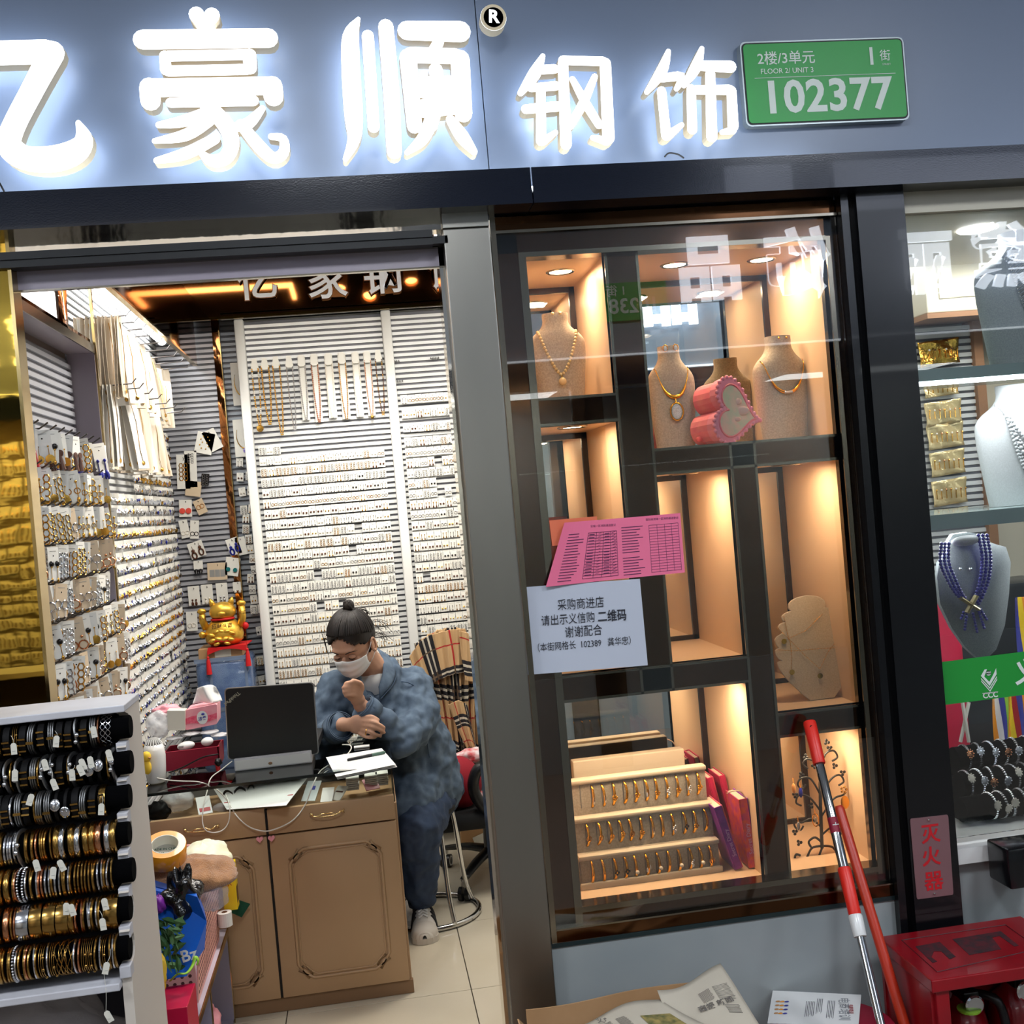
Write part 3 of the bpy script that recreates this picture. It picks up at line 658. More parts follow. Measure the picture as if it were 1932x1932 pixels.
for a, b, z0, z1 in ((-1.75, .35, 3.04, 3.25), (2.2, 2.62, 3.12, 3.385), (2.85, 4.4, 3.10, 3.385)):  # glowing panels added to give the band and lintel bright reflections
    r = thing('reflection_panel', 'added glowing reflection panel high on the opposite shops, %s' % {-1.75: 'leftmost', 2.2: 'middle', 2.85: 'rightmost'}[a], 'reflection panel', (a, YO, z0)); M().box((a, YO - .02, z0), (b, YO + .03, z1)).build('box_frame', 'black_box', r); M().box((a + .01, YO + .03, z0 + .01), (b - .01, YO + .032, z1 - .01)).build('lit_face', mat('lit_face', (1, 1, 1), emis=(.72, .80, 1), es=3.4) if a > 0 else mat('lit_face_dim', (1, 1, 1), emis=(1, .92, .8), es=.55, noise=None), r)
# opposite fronts: pillars, glazed bays and lit interiors
mat('opp_lit', S(205, 208, 205), .5); mat('opp_dark', S(40, 42, 46), .3)
m = M(); m.box((-6, YO - 1.3, 0), (7, YO - 1.26, 2.3)); struct(m.build('wall_opposite', 'opp_lit'))
for i, x in enumerate((-3.6, -1.25, .15, 1.35, 2.9, 4.6)):
    m = M(); m.rbox((x - .09, YO - .04, 0), (x + .09, YO + .03, 2.21), .004); struct(m.build('opposite_pillar', 'black_gloss'))
for x in (-2.5, .7, 3.4): light('opposite_light', 'AREA', (x, YO - .7, 2.25), 16, (.95, .98, 1), 1.2, .6, target=(x, YO - .7, 0))
for a, b in ((.24, 1.26), (1.44, 2.8), (3.0, 4.5)):
    m = M(); m.box((a, YO - .02, 0), (b, YO + .02, .55)); struct(m.build('opposite_base', 'frosted_grey'))
    m = M(); m.box((a, YO - .01, .55), (b, YO - .004, 2.2)); struct(m.build('opposite_pane', 'window_glass'))
m = M()
for i in range(25):
    for j in range(19):
        x = -2.7 + i * .054 + U(-.006, .006); z = .42 + j * .09 + U(-.004, .004); m.box((x - .024, YO - .055, z - .034), (x + .024, YO - .05, z + .032), 0)
        m.ball((x - .012, YO - .045, z - .008), (.006, .004, .02), 6, 4, 1); m.ball((x + .012, YO - .045, z - .008), (.006, .004, .02), 6, 4, 1)
mat('gold', S(220, 170, 80), .22, 1); mat('card_white', S(240, 238, 230), .55)
o = tag(m.build('opposite_card_rows', ['card_white', 'gold']), 'rows of white earring cards on the opposite shop, mirrored in the gold column', 'earring cards', kind='stuff')
m = M(); m.box((-3.4, YO - .08, 0), (-1.36, YO - .06, 2.2)); struct(m.build('wall_opposite', mat('opp_brown', S(84, 66, 44), .4)))
light('opposite_light', 'AREA', (-2.2, YO + .35, 2.15), 5, (1, .95, .85), 1.4, .1, target=(-2.2, YO, 1.2))
# ------------------------------------------------------------ jewellery cards
mat('silver', S(215, 215, 218), .2, 1); mat('rose_gold', S(214, 150, 110), .22, 1); mat('black_bead', S(16, 14, 16), .25); mat('brown_bead', S(86, 48, 30), .4)
mat('pearl', S(236, 228, 214), .25, coat=.4); mat('blue_bead', S(28, 36, 140), .3); mat('red_bead', S(170, 22, 34), .45); mat('teal_bead', S(14, 110, 112), .4); mat('coral', S(222, 78, 64), .5)
mat('card_print', S(150, 150, 148), .6); mat('card_kraft', S(218, 196, 166), .65); mat('hook_metal', S(92, 88, 86), .3, .9); mat('crystal', S(235, 240, 250), .05, .6); mat('clear_bag', S(240, 240, 240), .12, alpha=.28); mat('amber_bead', S(196, 140, 84), .4)
def ring_m(c, r, t, seg=10, m=None, k=0, sz=1.0):
    m = m or M(); pts = [V(c) + V(math.cos(2 * math.pi * i / seg) * r, 0, math.sin(2 * math.pi * i / seg) * r * sz) for i in range(seg)]
    return m.tube(pts, t, 4, closed=True, k=k)
def ear_studs(d, r=.0032, k=0):
    m = M(); [m.ball((s * d, -.003, 0), (r, r * .7, r), 8, 5, k) for s in (-1, 1)]; return m
def ear_hoops(d, r, k=0):
    m = M(); [ring_m((s * d, -.002, 0), r, r * .16, 10, m, k) for s in (-1, 1)]; return m
def ear_drops(d, L, r, k=0, k2=0):
    m = M()
    for s in (-1, 1):
        m.ball((s * d, -.003, L * .4), (r * .8, r * .6, r * .8), 6, 4, k); m.tube([(s * d, -.002, L * .4), (s * d, -.002, -L * .3)], r * .25, 4, k=k); m.ball((s * d, -.003, -L * .45), (r, r * .6, r * 1.7), 6, 5, k2)
    return m
def ear_chain(d, L, k=0):
    m = M()
    for s in (-1, 1):
        for i in range(4): ring_m((s * d, -.002, L * (.4 - .28 * i)), L * .13, L * .03, 6, m, k, 1.3)
    return m
# small cards: origin at the card centre, the card faces -y
def card_mesh(w, h, nm='card', print_=True, mt='card_white'):
    m = M(); m.box((-w / 2, -.0005, -h / 2), (w / 2, .0005, h / 2), 0)
    if print_: m.box((-w * .28, -.0009, h * .37), (w * .28, -.0005, h * .385), 1)
    m.lathe([(0, 0), (w * .05, 0)], (0, -.0009, h * .24), 6, k=2, R=Matrix.Rotation(math.pi / 2, 3, 'X'))
    return m.mesh(nm, [mt, 'card_print', 'black_bead'])
CW, CH = .0315, .041
cm_small = card_mesh(CW, CH)
VAR = [('gold stud', ear_studs(.007, .0036), ['gold']), ('silver stud', ear_studs(.007, .0036), ['silver']), ('black stud', ear_studs(.007, .0045), ['black_bead']), ('pearl stud', ear_studs(.007, .0045), ['pearl']),
       ('gold hoop', ear_hoops(.007, .0062), ['gold']), ('silver hoop', ear_hoops(.007, .0062), ['silver']), ('gold drop', ear_drops(.007, .024, .003), ['gold']), ('silver drop', ear_drops(.007, .024, .003), ['silver']),
       ('dark drop', ear_drops(.007, .024, .0036, 0, 1), ['gold', 'brown_bead']), ('long silver chain', ear_chain(.007, .03), ['silver']), ('long gold chain', ear_chain(.007, .03), ['gold']), ('brown stud', ear_studs(.007, .0046), ['brown_bead'])]
def proto_card(name, cmesh, var, cat, dz=0.0, part='earring_pair'):
    o = bpy.data.objects.new(name, cmesh); o['category'] = cat
    vm = M(); vm.merge(var[1], Matrix.Translation((0, 0, dz))); e = bpy.data.objects.new(part, vm.mesh(part, var[2], smooth=60)); e.parent = o; return o
protos = [proto_card('stud_card', cm_small, v, 'earring card', -.006) for v in VAR]
YC = YV - .012
zr0 = aty(512, 849, YC).z; RP = .0487
def place(p, loc, rot, label, group):
    o = p.copy(); C.objects.link(o); o.location = loc; o.rotation_euler = rot; o['label'] = label; o['group'] = group; o['category'] = 'earring card'
    for ch in p.children:
        e = ch.copy(); C.objects.link(e); e.parent = o
    return o
secs = [('left', P0[1] + .016, P1[0] - .004, 24, 'left post', 'white back wall'), ('right', P1[1] + .014, .62, 27, 'right post', 'right back wall')]
rest = M(); NI = 0; restm = ['card_white', 'gold', 'silver', 'black_bead', 'brown_bead', 'card_print']
rl = random.Random(5)
for s, xa, xz, nr, post, wl in secs:
    n = int((xz - xa) / .0335)
    for r in range(nr):
        base = rl.choice(range(len(VAR))); z = (zr0 - RP * r) if s == 'left' else (aty(790, 752, YC).z - RP * 1.0 * r * (1.35 if r < 4 else 1) - (RP * 1.05 if r >= 4 else 0))
        for i in range(n):
            if s == 'left' and r == 0 and i > 2: continue
            if s == 'right' and 5 <= r < 9 and 4 <= i < 7 and rl.random() < .6: continue
            if rl.random() < .015: continue
            v = base if rl.random() < .55 else rl.choice(range(len(VAR)))
            x = xa + .016 + i * .0335; rot = (0, rl.uniform(-.03, .03), 0)
            if NI < 300 and r < 12:
                nm = VAR[v][0] + (' earring' if 'earring' not in VAR[v][0] else '')
                place(protos[v], (x, YC - rl.uniform(0, .002), z + rl.uniform(-.001, .001)), rot, '%s card, %s from the %s, %s row, %s' % (nm, nth(i), post, nth(r), wl), 'small earring cards on the back wall'); NI += 1
            else:
                rest.box((x - CW / 2, YC, z - CH / 2), (x + CW / 2, YC + .001, z + CH / 2), 0)
                vm = VAR[v][1]; mm = M(); mm.merge(vm, Matrix.Translation((x, YC, z - .006)))
                mm.mi = [restm.index(VAR[v][2][q]) if VAR[v][2][q] in restm else 1 for q in mm.mi]
                rest.merge(mm); rest.box((x - .009, YC - .0004, z + .0155), (x + .009, YC, z + .0162), 5)
tag(rest.build('stud_card_rows', restm), 'lower rows of small white earring cards covering the back wall', 'earring cards', kind='stuff')
print('individual stud cards', NI)
# metal display bars the top right cards hang over
for px, py, n in ((745, 682, 5), (820, 676, 6), (752, 719, 4)):
    m = M(); c = aty(px, py, YC)
    m.tube([c - V(.022, 0, 0), c + V(.022, 0, 0)], .0015, 5)
    for i in range(n): x = lerp(-.018, .018, i / (n - 1)); m.tube([c + V(x, 0, .006), c + V(x, -.012, -.006)], .0014, 5)
    tag(m.build('peg_bar', 'hook_metal'), {745: 'small metal peg bar beside the right post, upper one', 820: 'small metal peg bar near the steel column', 752: 'small metal peg bar beside the right post, lower one'}[px], 'hook')
# ---- small cards on the shaded strip left of the frame
for j, (py, xs) in enumerate(((869, (452, 474)), (897, (453, 470)), (925, (457, 473)), (959, (460, 475)), (975, (464, 479)), (995, (464, 484)), (1014, (469, 485)), (1033, (472, 487)), (1051, (477, 490)), (1072, (480, 494)), (1088, (473, 491)), (1109, (476, 492)), (1128, (479, 493)), (1147, (479, 493)), (1187, (490, 499)), (1243, (491, 503)), (1280, (494, 505)))):
    for q, px in enumerate(xs):
        v = rl.choice(range(len(VAR))); p = aty(px, py + 3 - q * 2, YW - .004)
        place(protos[v], p, (0, rl.uniform(-.12, .12), 0), '%s card in the dark strip, %s column, %s from top' % (VAR[v][0] + ' earring', ('left', 'right')[q], nth(j)), 'small earring cards on the dark strip')
# ---- rows of glittering cards along the left wall (past counting)
m = M(); rr = random.Random(11); z = 2.02; row = 0
mats_l = ['card_white', 'silver', 'gold', 'crystal', 'black_bead', 'blue_bead', 'rose_gold']
while z > .72:
    y = YN1 + .05 if z < 1.75 else 1.75
    tone = rr.choice([1, 1, 3, 2, 1])
    while y < YW - .03:
        if rr.random() < .93:
            x = XS + .012 + rr.uniform(0, .012); h = .030; yaw = rr.uniform(.1, .9)
            a = V(x, y, z); ey = V(math.sin(yaw) * .6, math.cos(yaw), 0) * .013; q = [a - ey + V(0, 0, h / 2), a + ey + V(0, 0, h / 2), a + ey - V(0, 0, h / 2), a - ey - V(0, 0, h / 2)]
            m.quad(*q, k=0)
            nn = V(math.cos(yaw) * .004, -.002, 0)
            for s in (-.7, -.25, .25, .7):
                c = a + ey * s + nn - V(0, 0, rr.uniform(.002, .014)); k = tone if rr.random() < .6 else rr.choice([1, 2, 3, 3, 1, 4, 5, 6]); e = rr.uniform(.002, .0055)
                m.add([c + V(e, 0, 0), c + V(0, e, 0), c - V(e, 0, 0), c - V(0, e, 0), c + V(0, 0, e * 1.6), c - V(0, 0, e * 2.6)], [(0, 1, 4), (1, 2, 4), (2, 3, 4), (3, 0, 4), (1, 0, 5), (2, 1, 5), (3, 2, 5), (0, 3, 5)], k)
        y += .026
    z -= .042; row += 1
tag(m.build('sparkling_card_rows', mats_l), 'dense rows of glittering silver earring cards along the left wall behind the niche', 'earring cards', kind='stuff')
# ---- hooks and hanging cards in the niche
hw, hh = .044, .086
cm_big = card_mesh(hw, hh, 'card'); cm_dark = card_mesh(hw, hh, 'card', True, 'card_kraft')
def tr(m, dz=0, dx=0): q = M(); q.merge(m, Matrix.Translation((dx, 0, dz))); return q
def combo(*ms):
    q = M(); [q.merge(x) for x in ms]; return q
def disc_pair(d, r, k=0, dz=0):
    m = M()
    for s in (-1, 1): m.lathe([(0, -.001), (r, 0), (r, .002), (0, .003)], (s * d, -.004, dz), 12, k=k, R=Matrix.Rotation(math.pi / 2, 3, 'X'))
    return m
def tassel_pair(d, L, k=0):
    m = M()
    for s in (-1, 1): m.tube([(s * d, -.004, .01), (s * d, -.004, -.005), (s * d, -.004, -L)], [.002, .005, .009], 8, k=k)
    return m
BV = [('long gold drop', combo(ear_drops(.012, .06, .005), tr(ear_hoops(.012, .008), -.002)), ['gold']), ('gold disc', combo(ear_drops(.012, .03, .003), disc_pair(.013, .012, 0, -.022)), ['gold']),
      ('silver hoop', combo(ear_hoops(.013, .012), tr(ear_drops(.012, .03, .003), -.02)), ['silver']), ('slender silver bar', combo(ear_chain(.011, .06), tr(ear_studs(.011, .005), .02)), ['silver']),
      ('gold chain', ear_chain(.012, .065), ['gold']), ('black bead', combo(tr(ear_studs(.012, .008), .012), tr(ear_drops(.012, .04, .004, 1, 1), -.012)), ['black_bead', 'gold']),
      ('rose gold hoop', combo(tr(ear_hoops(.013, .012), -.015), tr(ear_studs(.012, .004), .008)), ['rose_gold']), ('red tassel', combo(tr(tassel_pair(.012, .05), -.01)), ['red_bead']), ('blue drop', combo(tr(ear_drops(.012, .05, .007, 0, 0), -.02)), ['blue_bead']),
      ('brown bead', combo(tr(disc_pair(.012, .009), 0), tr(tassel_pair(.012, .035), -.01)), ['brown_bead'])]
big = [proto_card('hanging_earring_card', cm_big if i % 4 != 2 else cm_dark, v, 'earring card', -.012) for i, v in enumerate(BV)]
for b in big: pass
XH = XS + .085
zh = atx(95, 812, XH).z
hm = M(); hm.tube([(0, 0, 0), (.07, 0, .002), (.092, 0, .016)], .0024, 6); hm.tube([(0, 0, 0), (0, 0, -.012)], .0024, 6); hmesh = hm.mesh('display_hook', 'hook_metal')
rb = random.Random(23)
for r in range(9):
    z = zh - .1005 * r
    weights = [7, 0, 1, 4, 5, 9, 8] if r == 0 else ([0, 1, 4, 0, 4, 2] if r in (1, 2) else [0, 2, 3, 4, 6, 5, 1, 6, 3])
    nhk = 11; k = 0
    for i in range(nhk):
        y = .10 + i * .084
        if y > YN1 - .03: continue
        o = bpy.data.objects.new('display_hook', hmesh); C.objects.link(o); o.location = (XS + .002, y, z)
        tag(o, 'dark wire hook, %s from the gold column, %s row of the left niche' % (nth(i), nth(r)), 'hook', 'wire hooks in the left niche')
    y = .09
    while y < YN1 + .02:
        v = rb.choice(weights); xo = rb.uniform(.04, .085)
        if r == 0 and y > .8: v = 8
        if r == 0 and y < .25: v = 7
        tilt = rb.uniform(-.14, .14); yaw = math.radians(rb.uniform(8, 74))
        z_ = z - hh / 2 - .0 + rb.uniform(-.004, .004)
        place(big[v], (XS + xo, y, z_), (0, tilt, yaw), '%s earring card, %s from the gold column, %s row of the left niche' % (BV[v][0], nth(k), nth(r)), 'earring cards hanging in the left niche'); k += 1
        y += rb.uniform(.031, .046)
# ---- necklace bags hanging by the stack on the left wall
mat('bag_card', S(228, 216, 198), .45, noise=(9, S(205, 186, 160), 3, (6, 6, .6)), coat=.3); mat('bag_card2', S(240, 236, 228), .3, coat=.6)
bags = []
for i in range(4):
    m = M(); L = .265; bw = .056
    m.sheet(lambda u, v: (.004 * math.sin(v * 3 + i) , (u - .5) * bw * (1 - .15 * (v < .06)), -v * L), 3, 12, .0012, 0)
    m.tube([(.002, 0, -.02), (.006, .004, -.1), (.006, -.006, -.2), (.003, 0, -.245)], .0013, 4, k=1); m.ball((.004, 0, -.246), (.003, .008, .008), 6, 4, 1)
    bags.append(m.mesh('necklace_bag', ['bag_card' if i % 2 else 'bag_card2', 'gold'], smooth=40))
hs = [(0, 1.03, 12), (0, 1.16, 6), (0, 1.30, 7), (0, 1.45, 6), (0, 1.62, 6), (0, 1.80, 5), (0, 1.98, 5), (0, 2.16, 4), (0, 2.34, 4), (1, 1.02, 9), (1, 1.15, 6), (1, 1.32, 6), (1, 1.5, 6), (1, 1.68, 5), (1, 1.86, 5), (1, 2.05, 4)]
zu = atx(200, 604, XS + .10).z; zl = atx(222, 750, XS + .06).z
hb = M(); hb.tube([(0, 0, 0), (.17, 0, .004), (.185, 0, .02)], .0022, 6); hbm = hb.mesh('display_hook', 'hook_metal')
rb = random.Random(3)
for t, y, n in hs:
    o = bpy.data.objects.new('display_hook', hbm); C.objects.link(o); o.location = (XS + .002, y, (zu, zl)[t]); tag(o, 'long wire hook of the %s stack of necklace bags, %s tier, left wall' % (nth([h for h in hs if h[0] == t].index((t, y, n))), ('upper', 'lower')[t]), 'hook', 'long hooks on the left wall')
    for q in range(n):
        o = bpy.data.objects.new('necklace_bag', bags[rb.randrange(4)]); C.objects.link(o)
        fan = 0 if y < 1.2 else .10 + .07 * q / n
        o.location = (XS + .012 + q * (.0125 if y < 1.2 else .018) + rb.uniform(-.002, .002), y + rb.uniform(-.006, .006), (zu, zl)[t] + .004)
        o.rotation_euler = (rb.uniform(-.04, .04), -fan * rb.uniform(.6, 1.1) , -rb.uniform(.0, .25) - (0 if y < 1.2 else rb.uniform(.2, .9)))
        tag(o, 'bagged necklace card, %s in the %s stack, %s tier, left wall' % (nth(q), nth([h for h in hs if h[0] == t].index((t, y, n))), ('upper', 'lower')[t]), 'necklace bag', 'bagged necklaces on the left wall')
# ---- larger cards on the grey slats
def bigcard(px, py, w, h, rot, lab, fn, Y=YW - .012, mt='card_white', mats2=('gold',), name='pinned_earring_card'):
    c = aty(px, py, Y); m = M(); m.box((-w / 2, -.0006, -h / 2), (w / 2, .0006, h / 2), 0)
    m.tube([(0, -.002, h * .42), (.004, -.004, h * .36), (0, -.003, h * .33)], .0012, 4, k=1)
    o = bpy.data.objects.new(name, m.mesh(name, [mt, 'black_bead'])); C.objects.link(o); o.location = c; o.rotation_euler = (0, rot, 0)
    tag(o, lab, 'earring card')
    if fn:
        e = bpy.data.objects.new('earring_pair', fn().mesh('earring_pair', list(mats2), smooth=60)); C.objects.link(e); e.parent = o
    return o
def oval_pair(d, dz, r, sz, t):
    m = M()
    for s, q in ((-1, 0), (1, .008)):
        ring_m((s * d, -.004, dz + q), r, t, 14, m, 0, sz); m.ball((s * d, -.004, dz + q + r * sz + r * .8), (r * .8, .004, r * .8), 10, 6, 0); m.tube([(s * d, -.003, dz + q + r * sz + r), (s * d, -.003, dz + q + r * sz + r * 3)], .0008, 4)
    return m
bigcard(386, 836, .08, .10, .28, 'white card with rows of small gold studs, clipped high on the grey slats', lambda: combo(*[tr(ear_studs(.010 + .010 * (i % 2), .0035), .03 - .014 * i) for i in range(5)]))
bigcard(401, 830, .06, .10, -.4, 'white card half behind the one with rows of gold studs', None)
bigcard(387, 905, .035, .055, .15, 'black backed earring card on the grey slats, right of the hanging bags', lambda: ear_chain(.008, .04), mt='black_bead', mats2=('silver',))
bigcard(360, 885, .055, .17, .05, 'long clear packet with silver mesh bracelet at the left corner', lambda: combo(*[tr(ear_chain(.008 * (j - 1), .04), .05) for j in (0, 2)]), mats2=('silver',))
bigcard(346, 890, .06, .16, .05, 'long packet with a gold bracelet in the left corner', lambda: ear_chain(.01, .07))
bigcard(365, 922, .07, .07, .2, 'beige packet under the silver mesh bracelet packet', None, mt='card_kraft')
bigcard(350, 959, .058, .08, .06, 'white card with two coral discs in the left corner', lambda: disc_pair(.014, .0135, 0, -.012), mats2=('coral',))
bigcard(378, 956, .045, .07, -.35, 'beige card with a yellow hoop, right of the coral discs', lambda: ear_hoops(.008, .01), mt='card_kraft', mats2=('amber_bead',))
bigcard(348, 998, .04, .085, -.12, 'white card with lilac flower hoops under the coral discs', lambda: tr(ear_hoops(.009, .009), -.02), mats2=('pearl',))
bigcard(367, 999, .04, .085, .1, 'white card with black hoops under the coral discs', lambda: tr(ear_hoops(.009, .009), -.02), mats2=('black_bead',))
bigcard(371, 1037, .07, .075, -.25, 'white card with brown oval drop earrings', lambda: oval_pair(.017, -.024, .010, 1.5, .0035), mats2=('brown_bead',))
bigcard(374, 1066, .042, .04, .03, 'small white card with black ribbon earrings', lambda: tr(combo(disc_pair(.010, .010), tassel_pair(.010, .012)), -.028), mats2=('black_bead',))
bigcard(441, 1031, .055, .08, -.25, 'white card with dark blue oval drop earrings', lambda: oval_pair(.014, -.022, .009, 1.6, .004), mats2=('blue_bead',))
bigcard(455, 1030, .045, .085, -.1, 'white card behind the dark blue oval earrings', None)
bigcard(438, 1069, .065, .085, .22, 'white card with teal heart earrings', lambda: disc_pair(.016, .010, 0, -.014), mats2=('teal_bead',))
bigcard(410, 1078, .09, .08, .05, 'wide beige card with printed squares beside the teal hearts', lambda: combo(*[M().box((-.035 + .024 * j, -.001, -.025), (-.035 + .024 * j + .0225, -.0007, .008)) for j in range(3)]), mt='card_kraft', mats2=('card_print',))
for i, (px, lab) in enumerate(((366, 'leftmost of three white bagged cards over the gold cat'), (391, 'middle of three white bagged cards over the gold cat'), (419, 'rightmost of three white bagged cards over the gold cat'))):
    bigcard(px, 1124 - i * 3, .052, .09, .0, lab, lambda: tr(ear_drops(.008, .02, .006), -.028), mats2=(('brown_bead', 'pearl', 'silver')[i],))
bigcard(362, 1172, .05, .09, .04, 'white bagged card left of the gold cat', lambda: tr(ear_hoops(.008, .01), -.02), mats2=('pearl',))
bigcard(448, 1106, .042, .04, .03, 'small white card with pearl drops hung beside the brass edge', lambda: tr(ear_studs(.010, .007), -.026), mats2=('pearl',))
# large necklace cards behind the left post
def necklace_card(px, py, w, h, lab, big_):
    c = aty(px, py, YW - .014); o = thing('necklace_card', lab, 'necklace card', tuple(c))
    M().box(c + V(-w / 2, -.0006, -h / 2), c + V(w / 2, .0006, h / 2)).build('card', 'bag_card2' if big_ else 'card_white', o)
    pts = [c + V(w * .38 * math.cos(a), -.005, .01 + h * .34 * math.sin(a)) for a in [math.radians(150 + 12 * i) for i in range(21)]]
    M().tube(pts, [.0008 + .0018 * math.sin(math.pi * i / 20) for i in range(21)], 6).build('necklace', 'gold', o, smooth=True)
    if not big_: M().ball(c + V(0, -.008, -h * .34), (.012, .004, .013), 14, 8).build('pendant', mat('opal', S(120, 105, 190), .15, coat=.5, noise=(60, S(190, 170, 220))), o, smooth=True)
    return o
necklace_card(458, 724, .10, .20, 'bagged gold collar necklace on a card, upper one behind the left post', True)
necklace_card(462, 826, .10, .175, 'gold necklace with a violet pendant on a card behind the left post', False)
# ---- necklaces on the white back wall
def hang_necklace(px, top, bot, w, lab, mt, bead, mt2=None, card=True, long_card=False, pend=None):
    a = aty(px, top, YC - .01); b = aty(px + (bot - top) * .09, bot, YC - .01); r = thing('hanging_necklace', lab, 'necklace', tuple(a), 'necklaces hung on the white back wall')
    wd = w / 2 * 5.2 / FPX; L = a.z - b.z
    if long_card: M().box((a.x - wd * 1.15, YC - .002, b.z), (a.x + wd * 1.15, YC - .001, a.z + .015)).build('backing_card', 'card_white', r)
    if card:
        pz = a.z + .018; M().prism([(a.x - .018, YC - .016, pz - .045), (a.x - .010, YC - .016, pz), (a.x + .010, YC - .016, pz), (a.x + .018, YC - .016, pz - .045), (a.x + .009, YC - .016, pz - .054), (a.x - .009, YC - .016, pz - .054)][::-1], (0, .0012, 0)).build('neck_card', 'card_white', r)
    m = M(); n = max(8, int(L / (bead * 2.1)))
    for s in (-1, 1):
        pts = [V(a.x + s * wd * (.95 - .75 * (i / n) ** 3), YC - .012 - .003 * (i % 2), a.z - .02 - (L - .02) * i / n) for i in range(n + 1)]
        if bead > .0028:
            for i, p in enumerate(pts): m.ball(p, bead, 6, 4, (1 if mt2 and (i // 3) % 3 == 1 else 0))
        else:
            m.tube(pts, bead * .5, 4)
            for i, p in enumerate(pts[::2]): ring_m(p, bead * 1.3, bead * .4, 6, m, 0)
    m.build('bead_strand', [mt, mt2 or mt], r, smooth=60)
    if pend: M().lathe([(0, -.002), (pend, 0), (pend, .002), (0, .003)], (a.x, YC - .014, b.z - pend), 16, R=Matrix.Rotation(math.pi / 2, 3, 'X')).build('pendant', 'gold', r)
    return r
hang_necklace(480, 685, 802, 12, 'brown and white bead necklace with a round gold pendant, nearest the left post', 'gold', .0045, 'pearl', pend=.016)
hang_necklace(499, 683, 800, 14, 'thick gold bead necklace, second from the left post', 'gold', .0048)
hang_necklace(520, 680, 820, 13, 'gold bead necklace, third from the left post', 'gold', .0042)
hang_necklace(545, 679, 812, 11, 'fine silver chain, fourth from the left post', 'silver', .0022)
hang_necklace(568, 677, 792, 12, 'long white card with a fine chain of dark stones', 'silver', .0022, long_card=True)
hang_necklace(592, 675, 796, 12, 'long white card with a twisted gold chain and tassel', 'rose_gold', .0024, long_card=True)
hang_necklace(619, 674, 788, 13, 'long white card with a pale beaded chain, seventh from the left post', 'pearl', .0028, long_card=True)
hang_necklace(644, 672, 790, 13, 'long white card with a thin gold charm chain, eighth from the left post', 'gold', .0022, long_card=True)
hang_necklace(670, 671, 786, 12, 'pale yellow beaded necklace in the brightest spot', 'pearl', .003, long_card=True)
hang_necklace(692, 670, 784, 12, 'rose gold link necklace with a gold charm', 'rose_gold', .003, long_card=True, pend=.008)
hang_necklace(713, 668, 782, 12, 'dark gold link necklace, nearest the right post', 'brown_bead', .0032, 'gold')
# ------------------------------------------------------------ things in the lit window
mat('linen', S(170, 158, 140), .85, noise=(260, S(196, 182, 162), 2), sheen=.3); mat('linen_white', S(226, 226, 224), .8, noise=(300, S(238, 238, 238), 2)); mat('linen_grey', S(158, 164, 166), .85, noise=(300, S(176, 182, 182), 2)); mat('linen_beige', S(196, 178, 150), .85, noise=(300, S(210, 192, 164), 2))
BR = [(0, .80, .34), (.10, .84, .36), (.30, .91, .40), (.50, .98, .42), (.64, 1.0, .42), (.71, .96, .41), (.77, .80, .40), (.82, .60, .38), (.87, .47, .36), (.93, .44, .36), (.975, .46, .37), (1.0, .45, .36)]
def bust_at(t): return ipl([(a, b) for a, b, c in BR], t), ipl([(a, c) for a, b, c in BR], t)
def bust(c, H, W, lab, mt='linen', lean=.0, yaw=0, group=None):
    """W half width of the shoulders"""
    r = thing('necklace_bust', lab, 'display bust', tuple(c), group)
    Rz = Matrix.Rotation(yaw, 3, 'Z'); m = M(); rows = []; seg = 28; n = 26
    for i in range(n + 1):
        t = i / n; hw, dp = bust_at(t); row = []
        for j in range(seg):
            a = 2 * math.pi * j / seg; e = .85
            x = W * hw * math.copysign(abs(math.cos(a)) ** e, math.cos(a)); y = W * dp * math.copysign(abs(math.sin(a)) ** e, math.sin(a)) * (1 if math.sin(a) < 0 else .55)
            row.append(V(c) + Rz @ V(x, y + lean * t * H, t * H))
        rows.append(row)
    vs = [p for q in rows for p in q]; fs = [(i * seg + j, i * seg + (j + 1) % seg, (i + 1) * seg + (j + 1) % seg, (i + 1) * seg + j) for i in range(n) for j in range(seg)]
    m.add(vs, fs + [tuple(range(seg))[::-1]]); m.build('torso', mt, r, smooth=50)
    t_ = M(); t_.add([p + V(0, 0, .0005) for p in rows[-1]], [tuple(range(seg))]); t_.build('neck_top', mt if mt != 'linen' else 'linen_beige', r)
    def surf(u, t, off=.002):              # u: -1..1 across, t: height fraction
        hw, dp = bust_at(t); x = W * hw * u; y = -W * dp * max(0, 1 - abs(u) ** (2 / .85)) ** (.85 / 2) - off
        return V(c) + Rz @ V(x, y + lean * t * H, t * H)
    r_surf[r.name] = surf; return r, surf
r_surf = {}
def drape(surf, top, bot, ua=.97, n=24, pw=1.0, off=.003, sharp=2.0):
    """a strand from one neck side down over the chest and up again"""
    out = []
    for i in range(n + 1):
        s = -1 + 2 * i / n; t = bot + (top - bot) * abs(s) ** sharp; hw, _ = bust_at(t); hb, _ = bust_at(top)
        x = s * ua * hb; u = max(-.985, min(.985, x / hw * (1 + .25 * (1 - abs(s))) if abs(s) < 1 else x / hw)); out.append(surf(u, t, off))
    return out
def resample(pts, d):
    out = [pts[0]]; acc = 0
    for a, b in zip(pts, pts[1:]):
        L = (b - a).length; s = d - acc
        while s <= L: out.append(a + (b - a) * (s / L)); s += d
        acc = (acc + L) % d if L else acc
        acc = L - (s - d)
    return out
YI = .21
zA, zC, zE, zF = wz['A0'], wz['C0'], wz['E0'], wz['bot']
def onshelf(px, py, y, z): return V(fX(px, py, y), y, z)
H1 = fZ(1055, 592, YI) - zA
